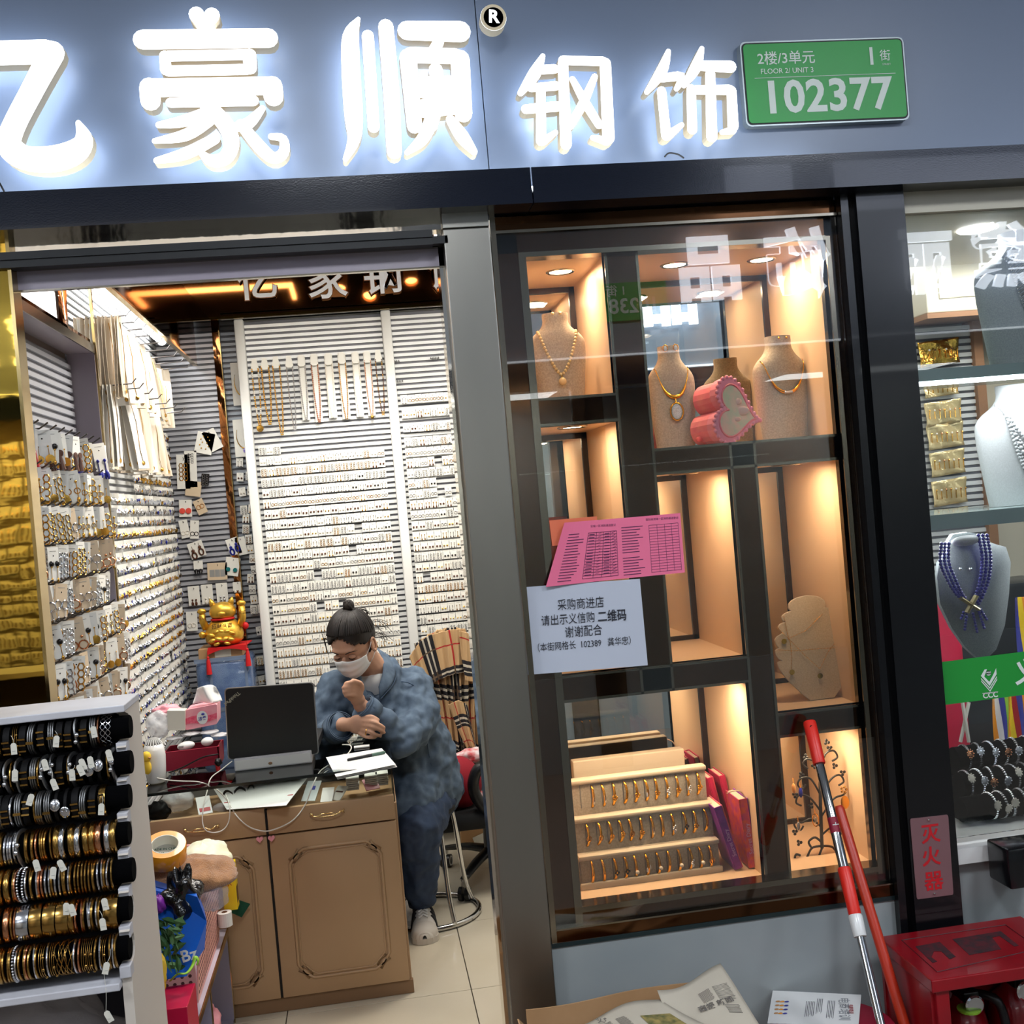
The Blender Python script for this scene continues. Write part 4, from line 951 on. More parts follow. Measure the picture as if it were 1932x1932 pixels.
r, sf = bust(onshelf(1058, 735, YI, zA), H1, .077, 'beige linen necklace bust alone in the upper left niche of the window')
P_ = drape(sf, .80, .30, 1.0, 40, sharp=1.35)
nk = thing('pearl_necklace', 'gold and cream pearl necklace on the bust in the upper left niche', 'necklace', tuple(P_[20]))
mat('pearl_gold', S(232, 205, 150), .2, coat=.5)
m = M()
for i, p in enumerate(resample(P_, .0092)): m.ball(p, .0044, 10, 7)
m.build('pearl_strand', 'pearl_gold', nk, smooth=True)
M().ball(P_[20] + V(0, -.004, -.018), .0105, 18, 12).build('pearl_pendant', 'pearl_gold', nk, smooth=True); M().tube([P_[20], P_[20] + V(0, -.004, -.012)], .002, 6).build('pendant_bail', 'gold', nk)
def ear_pair_on(sf, r, t, col, lab, u=.3):
    e = thing('pearl_studs', lab, 'earrings', tuple(sf(0, t)))
    for s in (-u, u):
        M().ball(sf(s, t, .004), r, 10, 8).build('stud', col, e, smooth=True)
    return e
ear_pair_on(sf, .004, .985, 'pearl_gold', 'pair of small pearl studs at the neck top of the upper left bust')
H2 = fZ(1252, 655, YI) - zC
r, sf = bust(onshelf(1272, 800, YI, zC), H2, .066, 'beige linen bust with a gold collar, left of the heart shaped box')
def collar(sf, top, bot, rmax, name, lab, pend=None, sharp=2.2, thin=.0012, crys=False):
    P_ = drape(sf, top, bot, .97, 40, sharp=sharp, off=.004); o = thing(name, lab, 'necklace', tuple(P_[20]))
    M().tube(P_, [lerp(thin, rmax, min(1, max(0, math.sin(math.pi * i / 40) * 1.7 - .7))) for i in range(41)], 10).build('gold_collar', mat('bright_gold', S(240, 176, 60), .16, 1), o, smooth=True)
    if crys: M().tube([p + V(0, -.0025, 0) for p in P_[17:24]], rmax * .8, 8).build('crystal_bar', 'crystal', o, smooth=True)
    return o, P_
o, P_ = collar(sf, .79, .50, .0056, 'gold_collar_necklace', 'gold collar necklace with an oval white pendant, left of the heart shaped box')
c = P_[20]; M().tube([c, c + V(0, -.004, -.016)], .0022, 6).build('pendant_bail', 'bright_gold', o)
ring_m(c + V(0, -.005, -.040), .0175, .0022, 20, None, 0, 1.35).build('pendant_rim', 'bright_gold', o, smooth=True)
M().ball(c + V(0, -.004, -.040), (.015, .002, .021), 16, 8).build('pendant_face', mat('glitter', S(200, 196, 186), .35, noise=(400, S(245, 245, 240), 2)), o, smooth=True)
for s, l in ((-.5, 'left'), (.45, 'right')):
    e = M(); p = sf(s, .975, .006); ring_m(p, .0068, .0014, 12, e, 0, 1.3); e.ball(p, (.005, .002, .007), 8, 6, 1); tag(e.build('oval_earring', ['bright_gold', 'glitter'], smooth=True), '%s oval white earring at the neck of the bust with the oval pendant' % l, 'earring')
H3 = fZ(1463, 636, YI) - zC
r, sf = bust(onshelf(1478, 790, YI, zC), H3, .082, 'wide beige linen bust with a gold collar, right of the heart shaped box', yaw=.12)
collar(sf, .77, .45, .0052, 'gold_collar_necklace', 'gold collar necklace with a crystal centre bar, right of the heart shaped box', crys=True)
ear_pair_on(sf, .0032, .975, 'bright_gold', 'pair of tiny gold studs at the neck top of the wide right bust')
# heart shaped box
hb = thing('heart_box', 'pink quilted heart shaped box with a painted lid between two busts', 'box', tuple(onshelf(1385, 835, .14, zC)))
hc = V(fX(1392, 779, .11), .11, fZ(1392, 779, .11)); nrm = V(.42, -.9, .05).normalized(); ex = V(.9, .42, 0).normalized(); ez = V(0, 0, 1).cross(V(0, 0, 1)) if False else nrm.cross(ex) * -1
ez = ex.cross(nrm) * -1 if ex.cross(nrm).z < 0 else ex.cross(nrm); ti_ = Matrix.Rotation(1.3, 3, nrm); ex = ti_ @ ex; ez = ti_ @ ez
mat('box_pink', S(236, 120, 138), .4, noise=(40, S(244, 150, 150))); mat('box_rim', S(240, 150, 170), .4); mat('box_picture', S(196, 206, 176), .45, noise=(34, S(238, 196, 180), 3))
HS = .178
hp = heart_pts(hc, HS, 40, ex, ez); zmin = min(p.z for p in hp); dz = zC + .001 - zmin; hc = hc + V(0, 0, dz)
hp = heart_pts(hc, HS, 40, ex, ez)
M().prism(hp, -nrm * .03).build('lid', 'box_rim', hb)
body = heart_pts(hc - nrm * .03, HS * .95, 40, ex, ez); M().prism(body, -nrm * .07).build('body', 'box_pink', hb)
M().prism(heart_pts(hc + nrm * .001, HS * .76, 40, ex, ez), -nrm * .001).build('lid_picture', 'box_picture', hb)
m = M(); q = heart_pts(hc + nrm * .001, HS * .80, 40, ex, ez); m.tube(q, .0026, 6, closed=True); m.build('inner_rim', 'box_pink', hb, smooth=True)
m = M(); q = heart_pts(hc - nrm * .002, HS * 1.0, 44, ex, ez)
for p in q: m.ball(p, .006, 8, 5)
m.build('scalloped_edge', 'box_rim', hb, smooth=True)
m = M(); p = hc - nrm * .07 - ex * HS * .43 + ez * HS * .3
for s in (-1, 1): m.ball(p + ez * .010 * s, (.011, .006, .008), 8, 6)
m.build('bow', mat('box_coral', S(230, 96, 100), .4), hb, smooth=True)
m = M(); cc = hc + nrm * .003
m.ball(cc + ex * .008 - ez * .01, (.022, .002, .012), 12, 6); m.ball(cc + ex * .030 + ez * .004, (.009, .002, .009), 8, 6); m.ball(cc - ex * .018 + ez * .002, (.010, .002, .006), 8, 6)
m.build('painted_animal', mat('paint_pink', S(232, 188, 172), .5), hb, smooth=True)
# stepped bracelet tray
mat('tray_velvet', S(150, 142, 132), .8, noise=(200, S(168, 160, 150), 2)); mat('tray_edge', S(206, 194, 176), .6)
xl, xr_ = fX(1100, 1690, .12), fX(1360, 1652, .12); ys = [.12, .152, .184]; yb = .215
tops = [fZ(1222, 1600, ys[0]), fZ(1213, 1530, ys[1]), fZ(1204, 1459, ys[2])]
tr_ = thing('bracelet_tray', 'stepped grey velvet tray of gold bangles in the lower left niche', 'display tray', (xl, .12, zF))
NB = 12
for s in range(3):
    m = M(); y0 = ys[s]; y1 = ys[s + 1] if s < 2 else yb; zb_ = zF if s == 0 else tops[s - 1]
    m.rbox((xl, y0, zF + .001), (xr_, yb, tops[s] - .004), .002, 0); m.rbox((xl - .003, y0 - .004, tops[s] - .012), (xr_ + .003, y1 + .002, tops[s]), .003, 1)
    if s == 0: m.rbox((xl - .004, y0 - .012, zF), (xr_ + .004, y0, zF + .016), .002, 1)
    m.build('step', ['tray_velvet', 'tray_edge'], tr_, smooth=30)
    d = M()
    for i in range(NB + 1):
        x = lerp(xl + .012, xr_ - .012, i / NB) - .014; d.box((x - .0011, y0 - .0008, zb_ + .018), (x + .0011, y0 + .0004, tops[s] - .014))
    d.build('slot_lines', 'groove', tr_)
rb = random.Random(31)
CH_ = ['plain', 'crystal knot', 'clover charm', 'pearl charm', 'flower charm', 'ring charm', 'leaf charm', 'bar']
protos_b = {}
def bangle_small(kind):
    m = M(); R = .031; pts = [V(0, math.cos(a) * R * .75, math.sin(a) * R) for a in [math.radians(100 + 16 * i) for i in range(17)]]
    m.tube(pts, [.0022 + .0018 * math.sin(math.pi * i / 16) for i in range(17)], 6)
    o = bpy.data.objects.new('slim_bangle', m.mesh('slim_bangle', 'bright_gold', smooth=True))
    c = M(); f = V(0, -R * .78, -.008)
    if kind == 'crystal knot':
        for i in range(5): c.ball(f + V(.003 * math.sin(i * 2), -.002, .004 * i - .008), .0030, 6, 5)
    elif kind in ('clover charm', 'flower charm'):
        for i in range(4 if kind[0] == 'c' else 5): a = i * math.tau / (4 if kind[0] == 'c' else 5); c.ball(f + V(.005 * math.cos(a), -.001, .005 * math.sin(a)), (.0036, .002, .0036), 6, 5)
    elif kind == 'pearl charm': c.ball(f + V(0, -.003, -.002), .0055, 10, 7)
    elif kind == 'ring charm': ring_m(f, .0068, .0013, 12, c)
    elif kind == 'leaf charm':
        c.ball(f + V(.004, 0, .003), (.003, .0015, .007), 6, 5); c.ball(f - V(.004, 0, .003), (.003, .0015, .007), 6, 5)
    elif kind == 'bar': c.box(f - V(.0022, .002, .010), f + V(.0022, 0, .010))
    if c.v: e = bpy.data.objects.new('charm', c.mesh('charm', {'crystal knot': 'crystal', 'pearl charm': 'pearl', 'clover charm': 'black_bead', 'bar': 'silver', 'leaf charm': 'crystal'}.get(kind, 'bright_gold'), smooth=True)); e.parent = o
    return o
for k in CH_: protos_b[k] = bangle_small(k)
for s in range(3):
    y0 = ys[s]; zb_ = zF if s == 0 else tops[s - 1]; zc = (zb_ + tops[s]) / 2 + .0
    for i in range(NB):
        if s == 2 and i == 0: continue
        k = CH_[rb.randrange(len(CH_))]; x = lerp(xl + .012, xr_ - .012, (i + .5) / NB)
        o = copy_tree(protos_b[k], (x, y0 + .010, zc), (rb.uniform(-.06, .06), rb.uniform(-.05, .05), rb.uniform(.1, .45)))
        tag(o, 'slim gold %s bangle, %s from left in the %s row of the tray' % (k, nth(i), ('bottom', 'middle', 'top')[s]), 'bracelet', 'bangles in the stepped tray')
o = M().rbox((fX(1080, 1440, .33), .325, zF), (fX(1290, 1420, .33), .36, fZ(1185, 1424, .33)), .003); tag(o.build('display_board', 'tray_edge'), 'plain beige velvet board standing behind the bangle tray', 'board')
# diaries beside the tray
mat('diary_purple', S(120, 40, 150), .4, noise=(30, S(150, 60, 180))); mat('diary_pink', S(200, 40, 90), .4); mat('diary_art', S(226, 96, 70), .4, noise=(55, S(180, 50, 140), 3)); mat('paper_edge', S(225, 205, 190), .7); mat('print_lilac', S(214, 170, 230), .5)
def diary(bx_, by_, tx_, ty_, y, th, dp, lab, cov, txt=None, z0=None):
    b = V(fX(bx_, by_, y), y, zF + .003); t = aty(tx_, ty_, y); up = (t - b); L = up.length; up.normalize(); ex = V(up.z, 0, -up.x); r = thing('diary', lab, 'book', tuple(b))
    b = b + V(0, 0, abs(ex.z) * th / 2)
    R = Matrix(((ex.x, 0, up.x), (ex.y, 1, up.y), (ex.z, 0, up.z)))
    def bx(a, c, k='x'): m = M(); m.rbox(a, c, .0012); q = M(); q.merge(m, Matrix.Translation(b) @ R.to_4x4()); return q
    bx((-th / 2, 0, 0), (-th / 2 + .003, dp, L)).build('cover', cov[0], r); bx((th / 2 - .003, 0, 0), (th / 2, dp, L)).build('cover', cov[1], r)
    bx((-th / 2 + .0031, 0, 0), (th / 2 - .0031, .004, L)).build('spine', cov[0], r); bx((-th / 2 + .0031, .0045, .003), (th / 2 - .0031, dp - .004, L - .003)).build('pages', 'paper_edge', r)
    if txt:
        q = M(); q.merge(text_m(txt, th * .62, bold=.01), frame_m(b + up * L * .42 + V(0, -.0012, 0), up, -ex)); q.build('lettering', 'print_lilac', r)
    return r
diary(1396, 1655, 1355, 1524, .10, .024, .11, 'purple diary leaning on the bangle tray, leftmost of the front books', ('diary_purple', 'diary_art'), 'Secret Diary')
diary(1424, 1654, 1402, 1508, .10, .026, .11, 'purple and orange diary, middle of the front books', ('diary_art', 'diary_purple'), 'Secret Diary')
diary(1441, 1650, 1428, 1514, .115, .014, .11, 'crimson backed diary, rightmost of the front books', ('diary_purple', 'diary_pink'))
diary(1372, 1560, 1340, 1468, .26, .018, .10, 'crimson diary standing behind, next to the tray top', ('diary_pink', 'diary_art')); diary(1392, 1560, 1362, 1464, .26, .018, .10, 'second crimson diary standing behind the front books', ('diary_pink', 'diary_pink'))
o = M().tube(smooth_path([aty(1372, 1497, .12), aty(1385, 1492, .09), aty(1398, 1494, .1), aty(1406, 1505, .1)]), .0018, 6); tag(o.build('ribbon', 'paper_edge'), 'pale ribbon marker over the top of the front diaries', 'ribbon')
# scalloped oval pad with two chains
yE = .16; oc = V(fX(1536, 1232, yE), yE, 0); zb_ = zE + .002; zt_ = fZ(1518, 1127, yE); HP = zt_ - zb_; WP = 217 / 2.76 * (2.75 + yE) / FPX
pad = thing('necklace_pad', 'beige scalloped oval necklace pad in the middle right niche', 'display pad', (oc.x, yE, zb_))
PT = [(1300, 70), (1265, 105), (1230, 133), (1195, 163), (1160, 187), (1120, 208), (1090, 216), (1080, 213), (1076, 180), (1060, 205), (1040, 216), (1015, 217), (1002, 192), (985, 205), (960, 210), (940, 196), (922, 156), (905, 175), (885, 180), (870, 165), (862, 128), (850, 150), (832, 152), (815, 132), (805, 94), (790, 104), (765, 100), (745, 78), (733, 45), (728, 2)]
PT = [((1305 - a) / 577, b / 217) for a, b in PT]
def pad_hw(t): return ipl(PT, max(t, PT[0][0]))
out = []; N_ = 90
for i in range(N_ + 1): t = i / N_; out.append((WP * pad_hw(t), t * HP))
poly = [V(oc.x + x, yE - .03 + .11 * (z / HP) ** 1.0 * .5, zb_ + z) for x, z in out] + [V(oc.x - x, yE - .03 + .055 * (z / HP), zb_ + z) for x, z in out[::-1]]
m = M(); n_ = len(poly)
for i in range(N_): m.quad(poly[i], poly[i + 1], poly[n_ - 2 - i], poly[n_ - 1 - i])
m.add(poly + [p + V(0, .012, 0) for p in poly], [(i, i + n_, (i + 1) % n_ + n_, (i + 1) % n_) for i in range(n_)]);
for i in range(N_): a, b, c2, d2 = [p + V(0, .012, 0) for p in (poly[i], poly[i + 1], poly[n_ - 2 - i], poly[n_ - 1 - i])]; m.quad(d2, c2, b, a)
m.build('pad_face', 'linen_beige', pad)
m = M(); m.tube([p + V(0, .003, 0) for p in poly], .0022, 6, closed=True); m.build('piping', 'tray_edge', pad, smooth=True)
def onpad(px, py): p = aty(px, py, yE); t = (p.z - zb_) / HP; y = yE - .03 + .055 * t - .003; return aty(px, py, y)
def padchain(pts, lab, pend):
    P_ = [onpad(*p) for p in pts]; r = thing('chain_necklace', lab, 'necklace', tuple(P_[0])); m = M(); q = resample(P_, .0042)
    for i, p in enumerate(q): m.ball(p, .0015 if i % 2 else .0011, 5, 4)
    m.build('chain', 'bright_gold', r, smooth=True)
    c = onpad(*pend); M().lathe([(0, -.002), (.006, -.001), (.0075, .001), (.0075, .002), (0, .002)], c, 10, R=Matrix.Rotation(math.pi / 2, 3, 'X')).build('pendant', 'bright_gold', r)
padchain([(1479, 1163), (1488, 1205), (1491, 1212), (1494, 1240), (1493, 1262)], 'gold chain hanging straight on the left of the oval pad', (1494, 1268))
padchain([(1466, 1184), (1491, 1208), (1520, 1238), (1547, 1262), (1562, 1230), (1589, 1196)], 'gold chain with a round pendant in a wide V on the oval pad', (1547, 1275))
padchain([(1480, 1208), (1520, 1190), (1552, 1158)], 'gold chain slanting over the upper oval pad', (1479, 1210)); padchain([(1468, 1226), (1500, 1228), (1545, 1224), (1590, 1221)], 'gold snake chain lying across the oval pad', (1590, 1221))
# wrought iron jewellery tree
mat('iron', S(24, 24, 26), .5); yT = .14
def TP(px, py, y=yT): return aty(px, py, y)
tree = thing('jewellery_tree', 'black scrolled iron earring tree in the lower right niche', 'jewellery stand', tuple(onshelf(1553, 1630, yT, zF)))
m = M(); m.tube([TP(1551, 1600), TP(1548, 1520), TP(1547, 1430)], .005, 8); m.build('trunk', 'iron', tree, smooth=True)
def scroll(pts, r=.0028): m = M(); m.tube(smooth_path([TP(*p) for p in pts], 5), r, 6); return m
for pts in ([(1548, 1500), (1530, 1470), (1512, 1468), (1505, 1480), (1514, 1488), (1520, 1480)], [(1548, 1530), (1528, 1505), (1508, 1500), (1502, 1514), (1512, 1520)], [(1549, 1560), (1530, 1545), (1512, 1552), (1498, 1545), (1500, 1560), (1510, 1566), (1516, 1558)],
            [(1548, 1470), (1540, 1440), (1522, 1432), (1515, 1442), (1524, 1450)], [(1548, 1460), (1556, 1425), (1572, 1416), (1580, 1428), (1570, 1436)], [(1549, 1500), (1568, 1470), (1584, 1462), (1592, 1474), (1582, 1482)], [(1550, 1540), (1572, 1508), (1590, 1500), (1596, 1494)],
            [(1551, 1575), (1570, 1560), (1586, 1566), (1584, 1578), (1574, 1576)]):
    scroll(pts).build('branch', 'iron', tree, smooth=True)
for pts in ([(1551, 1596), (1532, 1600), (1522, 1618), (1510, 1628), (1500, 1622), (1502, 1612), (1510, 1614)], [(1551, 1596), (1570, 1598), (1582, 1612), (1592, 1622), (1602, 1618), (1598, 1608)], [(1551, 1600), (1545, 1618), (1550, 1632), (1560, 1628)], [(1551, 1590), (1538, 1580), (1526, 1588), (1530, 1598)]):
    scroll(pts, .0032).build('foot_scroll', 'iron', tree, smooth=True)
m = M()
for px, py in ((1512, 1462), (1500, 1500), (1520, 1428), (1536, 1445), (1565, 1412), (1590, 1458), (1500, 1570), (1530, 1520), (1575, 1445), (1560, 1400), (1508, 1590)):
    for a in range(3): an = a * 2.1 + px; p = TP(px, py); m.ball(p + V(math.cos(an) * .005, 0, math.sin(an) * .005), (.0045, .0015, .0045), 6, 4)
m.build('leaves', 'iron', tree, smooth=True)['kind'] = 'stuff'
def tree_earring(px, py, lab, col, kind):
    c = TP(px, py, yT - .012); m = M(); m.tube([c, c - V(0, 0, .016)], .0009, 4, k=0)
    if kind == 0:
        m.lathe([(0, -.0015), (.012, 0), (.012, .0015), (0, .002)], c - V(0, 0, .034), 14, R=Matrix.Rotation(math.pi / 2, 3, 'X'), sy=1.5)
        for a in range(5): m.ball(c + V(math.cos(a * 1.26) * .007, 0, math.sin(a * 1.26) * .007), (.004, .002, .004), 6, 4, 1)
    elif kind == 1: ring_m(c - V(0, 0, .032), .009, .0014, 14, m, 0, 1.9); m.ball(c - V(0, 0, .032), (.003, .002, .008), 6, 5, 1)
    else: m.ball(c - V(0, 0, .028), (.006, .003, .014), 8, 6, 1)
    tag(m.build('tree_earring', ['bright_gold', col], smooth=60), lab, 'earring')
tree_earring(1592, 1490, 'gold oval disc earring with a flower top, right side of the iron tree', 'gold', 0); tree_earring(1537, 1525, 'open silver oval earring low on the iron tree', 'silver', 1); tree_earring(1505, 1540, 'silver drop earring at the left foot of the iron tree', 'silver', 2)
tree_earring(1509, 1476, 'small blue drop earring on the left of the iron tree', 'blue_bead', 2); tree_earring(1570, 1520, 'gold drop earring just right of the iron tree trunk', 'gold', 2); tree_earring(1496, 1468, 'yellow drop earring at the far left of the iron tree', 'amber_bead', 2)
# ------------------------------------------------------------ papers on the glass
mat('paper_white', S(196, 202, 216), .6); mat('ink', S(40, 42, 52), .7); mat('paper_pink', S(246, 120, 156), .6); mat('ink_pink', S(96, 44, 84), .7); mat('paper_orange', S(232, 120, 84), .6)
gy = -.0045
c4 = [aty(x, y, gy) for x, y in ((985, 1108), (1207, 1092), (1222, 1255), (996, 1273))]
r = thing('notice_sheet', 'white printed notice taped to the window glass, below the pink sheets', 'paper notice', tuple(c4[3]))
m = M(); m.sheet(lambda u, v: (lerp(lerp(c4[0], c4[1], u), lerp(c4[3], c4[2], u), v) + V(0, -.001 - .002 * math.sin(u * 3) * v, 0)), 8, 8, -.0004); m.build('sheet', 'paper_white', r)
exx = (c4[1] - c4[0]).normalized(); ezz = (c4[0] - c4[3]).normalized(); ezz = (ezz - exx * ezz.dot(exx)).normalized(); k_ = 2.745 / FPX
for s_, px, py, sz, bo in (('采购商进店', 1096, 1140, 23, 0), ('请出示义信购', 1072, 1169, 22, 0), ('二维码', 1155, 1163, 24, .014), ('谢谢配合', 1101, 1192, 23, 0), ('（本街网格长  102389   龚华忠）', 1103, 1216, 17.5, 0)):
    write(s_, aty(px, py, gy - .004), sz * k_, 'ink', 'lettering', r, bold=bo, squeeze=.80, ex=exx, ez=ezz, res=2)
pk = thing('pink_sheets', 'two pink printed forms taped side by side on the glass above the white notice', 'paper notice', tuple(aty(1150, 1030, gy)))
def pink(cs, name, curl):
    p4 = [aty(x, y, gy - .001) for x, y in cs]
    f = lambda u, v, o=0: lerp(lerp(p4[0], p4[1], u), lerp(p4[3], p4[2], u), v) + V(0, -.0015 - curl * (1 - u) ** 3 - o, 0)
    M().sheet(f, 10, 6, -.0004).build(name, 'paper_pink', pk); m = M()
    def ln(u0, v0, u1, v1, t=.0006):
        a, b = f(u0, v0, .0008), f(u1, v1, .0008); d = (b - a).normalized(); n2 = V(-d.z, 0, d.x) * t; m.quad(a - n2, b - n2, b + n2, a + n2)
    return m, ln, f
m, ln, f = pink(((1063, 986), (1166, 978), (1172, 1092), (1028, 1107)), 'sheet', .012)
rr = random.Random(2)
for i in range(17): v = .2 + i * .046; ln(.10 + .04, v, .42 - rr.random() * .1, v, .0009); ln(.48, v, .96, v, .0005)
for u in (.48, .62, .74, .86, .96): ln(u, .2, u, .94, .0005)
for i in range(14): v = .23 + i * .05; ln(.50, v, .59, v, .001); ln(.76, v, .84, v, .001); ln(.64 + rr.random() * .03, v, .70, v - .02, .0004); ln(.88, v, .94, v - .025, .0006)
m.merge(text_m('国际商贸城一区消防通道登记', .0065), frame_m(f(.66, .10, .001), exx, ezz)); m.build('form_print', 'ink_pink', pk)
m, ln, f = pink(((1166, 978), (1283, 968), (1292, 1080), (1172, 1092)), 'sheet', .0)
for i in range(18): v = .16 + i * .046; (ln(.04, v, .40 - rr.random() * .12, v, .0009) if i != 10 else None); ln(.48, v, .95, v, .0004)
for u in (.48, .61, .73, .84, .95): ln(u, .16, u, .95, .0004)
m.merge(text_m('国际商贸城一区消防通道登记', .0065), frame_m(f(.70, .07, .001), exx, ezz)); m.build('form_print', 'ink_pink', pk)
p4 = [aty(x, y, gy + .0006) for x, y in ((1036, 982), (1126, 974), (1130, 1024), (1042, 1030))]
m = M(); m.quad(*[p + V(0, -.0006, 0) for p in p4][::-1]); m.quad(*p4); tag(m.build('orange_sheet', 'paper_orange'), 'orange sheet showing behind the upper left of the pink forms', 'paper notice')
# ------------------------------------------------------------ bangle rack in the doorway
mat('rack_white', S(206, 206, 212), .45, noise=(8, S(192, 190, 194))); mat('rack_cream', S(212, 202, 190), .5); mat('velvet_black', S(5, 5, 6), 1.0, spec=.05); mat('rack_back', S(48, 46, 54), .8); mat('steel_cable', S(150, 150, 150), .35, 1, bump=(1400, .6, .0006)); mat('leather', S(12, 11, 12), .6, spec=.2)
mat('old_gold', S(176, 138, 74), .24, 1); mat('tag_paper', S(226, 222, 208), .6)
rows = [(247, 1370), (249, 1437), (246, 1501), (245, 1571), (253, 1640), (247, 1712), (246, 1786)]
RY = [-.46 - .022 * i for i in range(7)]
RC = [aty(px, py, y) for (px, py), y in zip(rows, RY)]
RR = .0225; xe = sum(c.x for c in RC) / 7; xpan = xe - .018
rack = thing('bangle_rack', 'white stepped display rack with scalloped side, full of bangles, in the doorway', 'display rack', (xe, -.5, 0))
def side_panel(x0, th):
    pts = []; ztop = RC[0].z + .032
    yfront = lambda z: ipl([(RC[6].z, RC[6].y), (RC[0].z, RC[0].y)], z)
    pts.append((-.33, ztop)); pts.append((RC[0].y - .012, ztop))
    for i, c in enumerate(RC):
        up = c.z + RR + .002; pts.append((c.y - .006, up + .006))
        for k in range(9):
            a = math.radians(90 + 22.5 * k); pts.append((c.y + .012 - (RR + .003) * -math.cos(a) * 1.0, c.z + (RR + .003) * math.sin(a))) if False else pts.append((c.y + .008 + (RR + .003) * math.sin(math.radians(22.5 * k)), c.z + (RR + .003) * math.cos(math.radians(22.5 * k))))
        pts.append((c.y - .012, c.z - RR - .006))
    pts.append((RC[6].y - .016, RC[6].z - .08)); pts.append((RC[6].y - .016, 0)); pts.append((-.33, 0))
    m = M(); m.prism([(x0, y, z) for y, z in pts], (th, 0, 0)); me = m.build('side_panel', 'rack_cream', rack)
    bm = bmesh.new(); bm.from_mesh(me.data); bmesh.ops.triangulate(bm, faces=bm.faces[:]); bm.to_mesh(me.data); bm.free()
side_panel(xpan - .004, .018); side_panel(xpan - .52, .018)
m = M(); zt = RC[0].z + .032; m.rbox((xpan - .53, RC[0].y - .02, zt - .0), (xpan + .016, -.33, zt + .014), .002); m.build('top_board', 'rack_white', rack)
m = M(); m.prism([(xpan - .5, RC[0].y + .045, zt), (xpan - .5, RC[6].y + .045, RC[6].z - .05), (xpan - .5, RC[6].y + .055, RC[6].z - .05), (xpan - .5, RC[0].y + .055, zt)], (.494, 0, 0)); m.build('back_board', 'rack_back', rack)
zs_ = RC[6].z - .052; m = M(); m.rbox((xpan - .502, RC[6].y - .035, zs_ - .014), (xpan - .0045, -.335, zs_), .002); m.build('shelf', 'rack_white', rack)
m = M(); m.box((xpan - .5, -.36, .0), (xpan - .006, -.35, zs_ - .016)); m.build('lower_back', 'rack_back', rack)
for i, c in enumerate(RC):                 # white wrapped ledges the rolls rest on
    m = M(); zz = c.z - RR - .004; m.rbox((xpan - .006, c.y - .022, zz - .022 - .001), (xpan + .0145, c.y + .006, zz), .002); m.build('ledge', 'rack_white', rack)
def ring_x(R, w, t, seg=30, m=None, k=0, x=0, bulge=0, wob=0, ph=0):
    """bangle round the x axis"""
    m = m or M(); prof = [(-w / 2, 0), (-w / 2, t * .6), (-w * .25, t + bulge), (w * .25, t + bulge), (w / 2, t * .6), (w / 2, 0)]; n = len(prof); vs = []; fs = []
    for i in range(seg):
        a = 2 * math.pi * i / seg
        for px, pr in prof: vs.append(V(x + px + wob * math.sin(a * 2 + ph), (R + pr) * math.cos(a), (R + pr) * math.sin(a)))
    for i in range(seg):
        for j in range(n): fs.append((i * n + j, i * n + (j + 1) % n, ((i + 1) % seg) * n + (j + 1) % n, ((i + 1) % seg) * n + j))
    return m.add(vs, fs, k)
RB = .0285
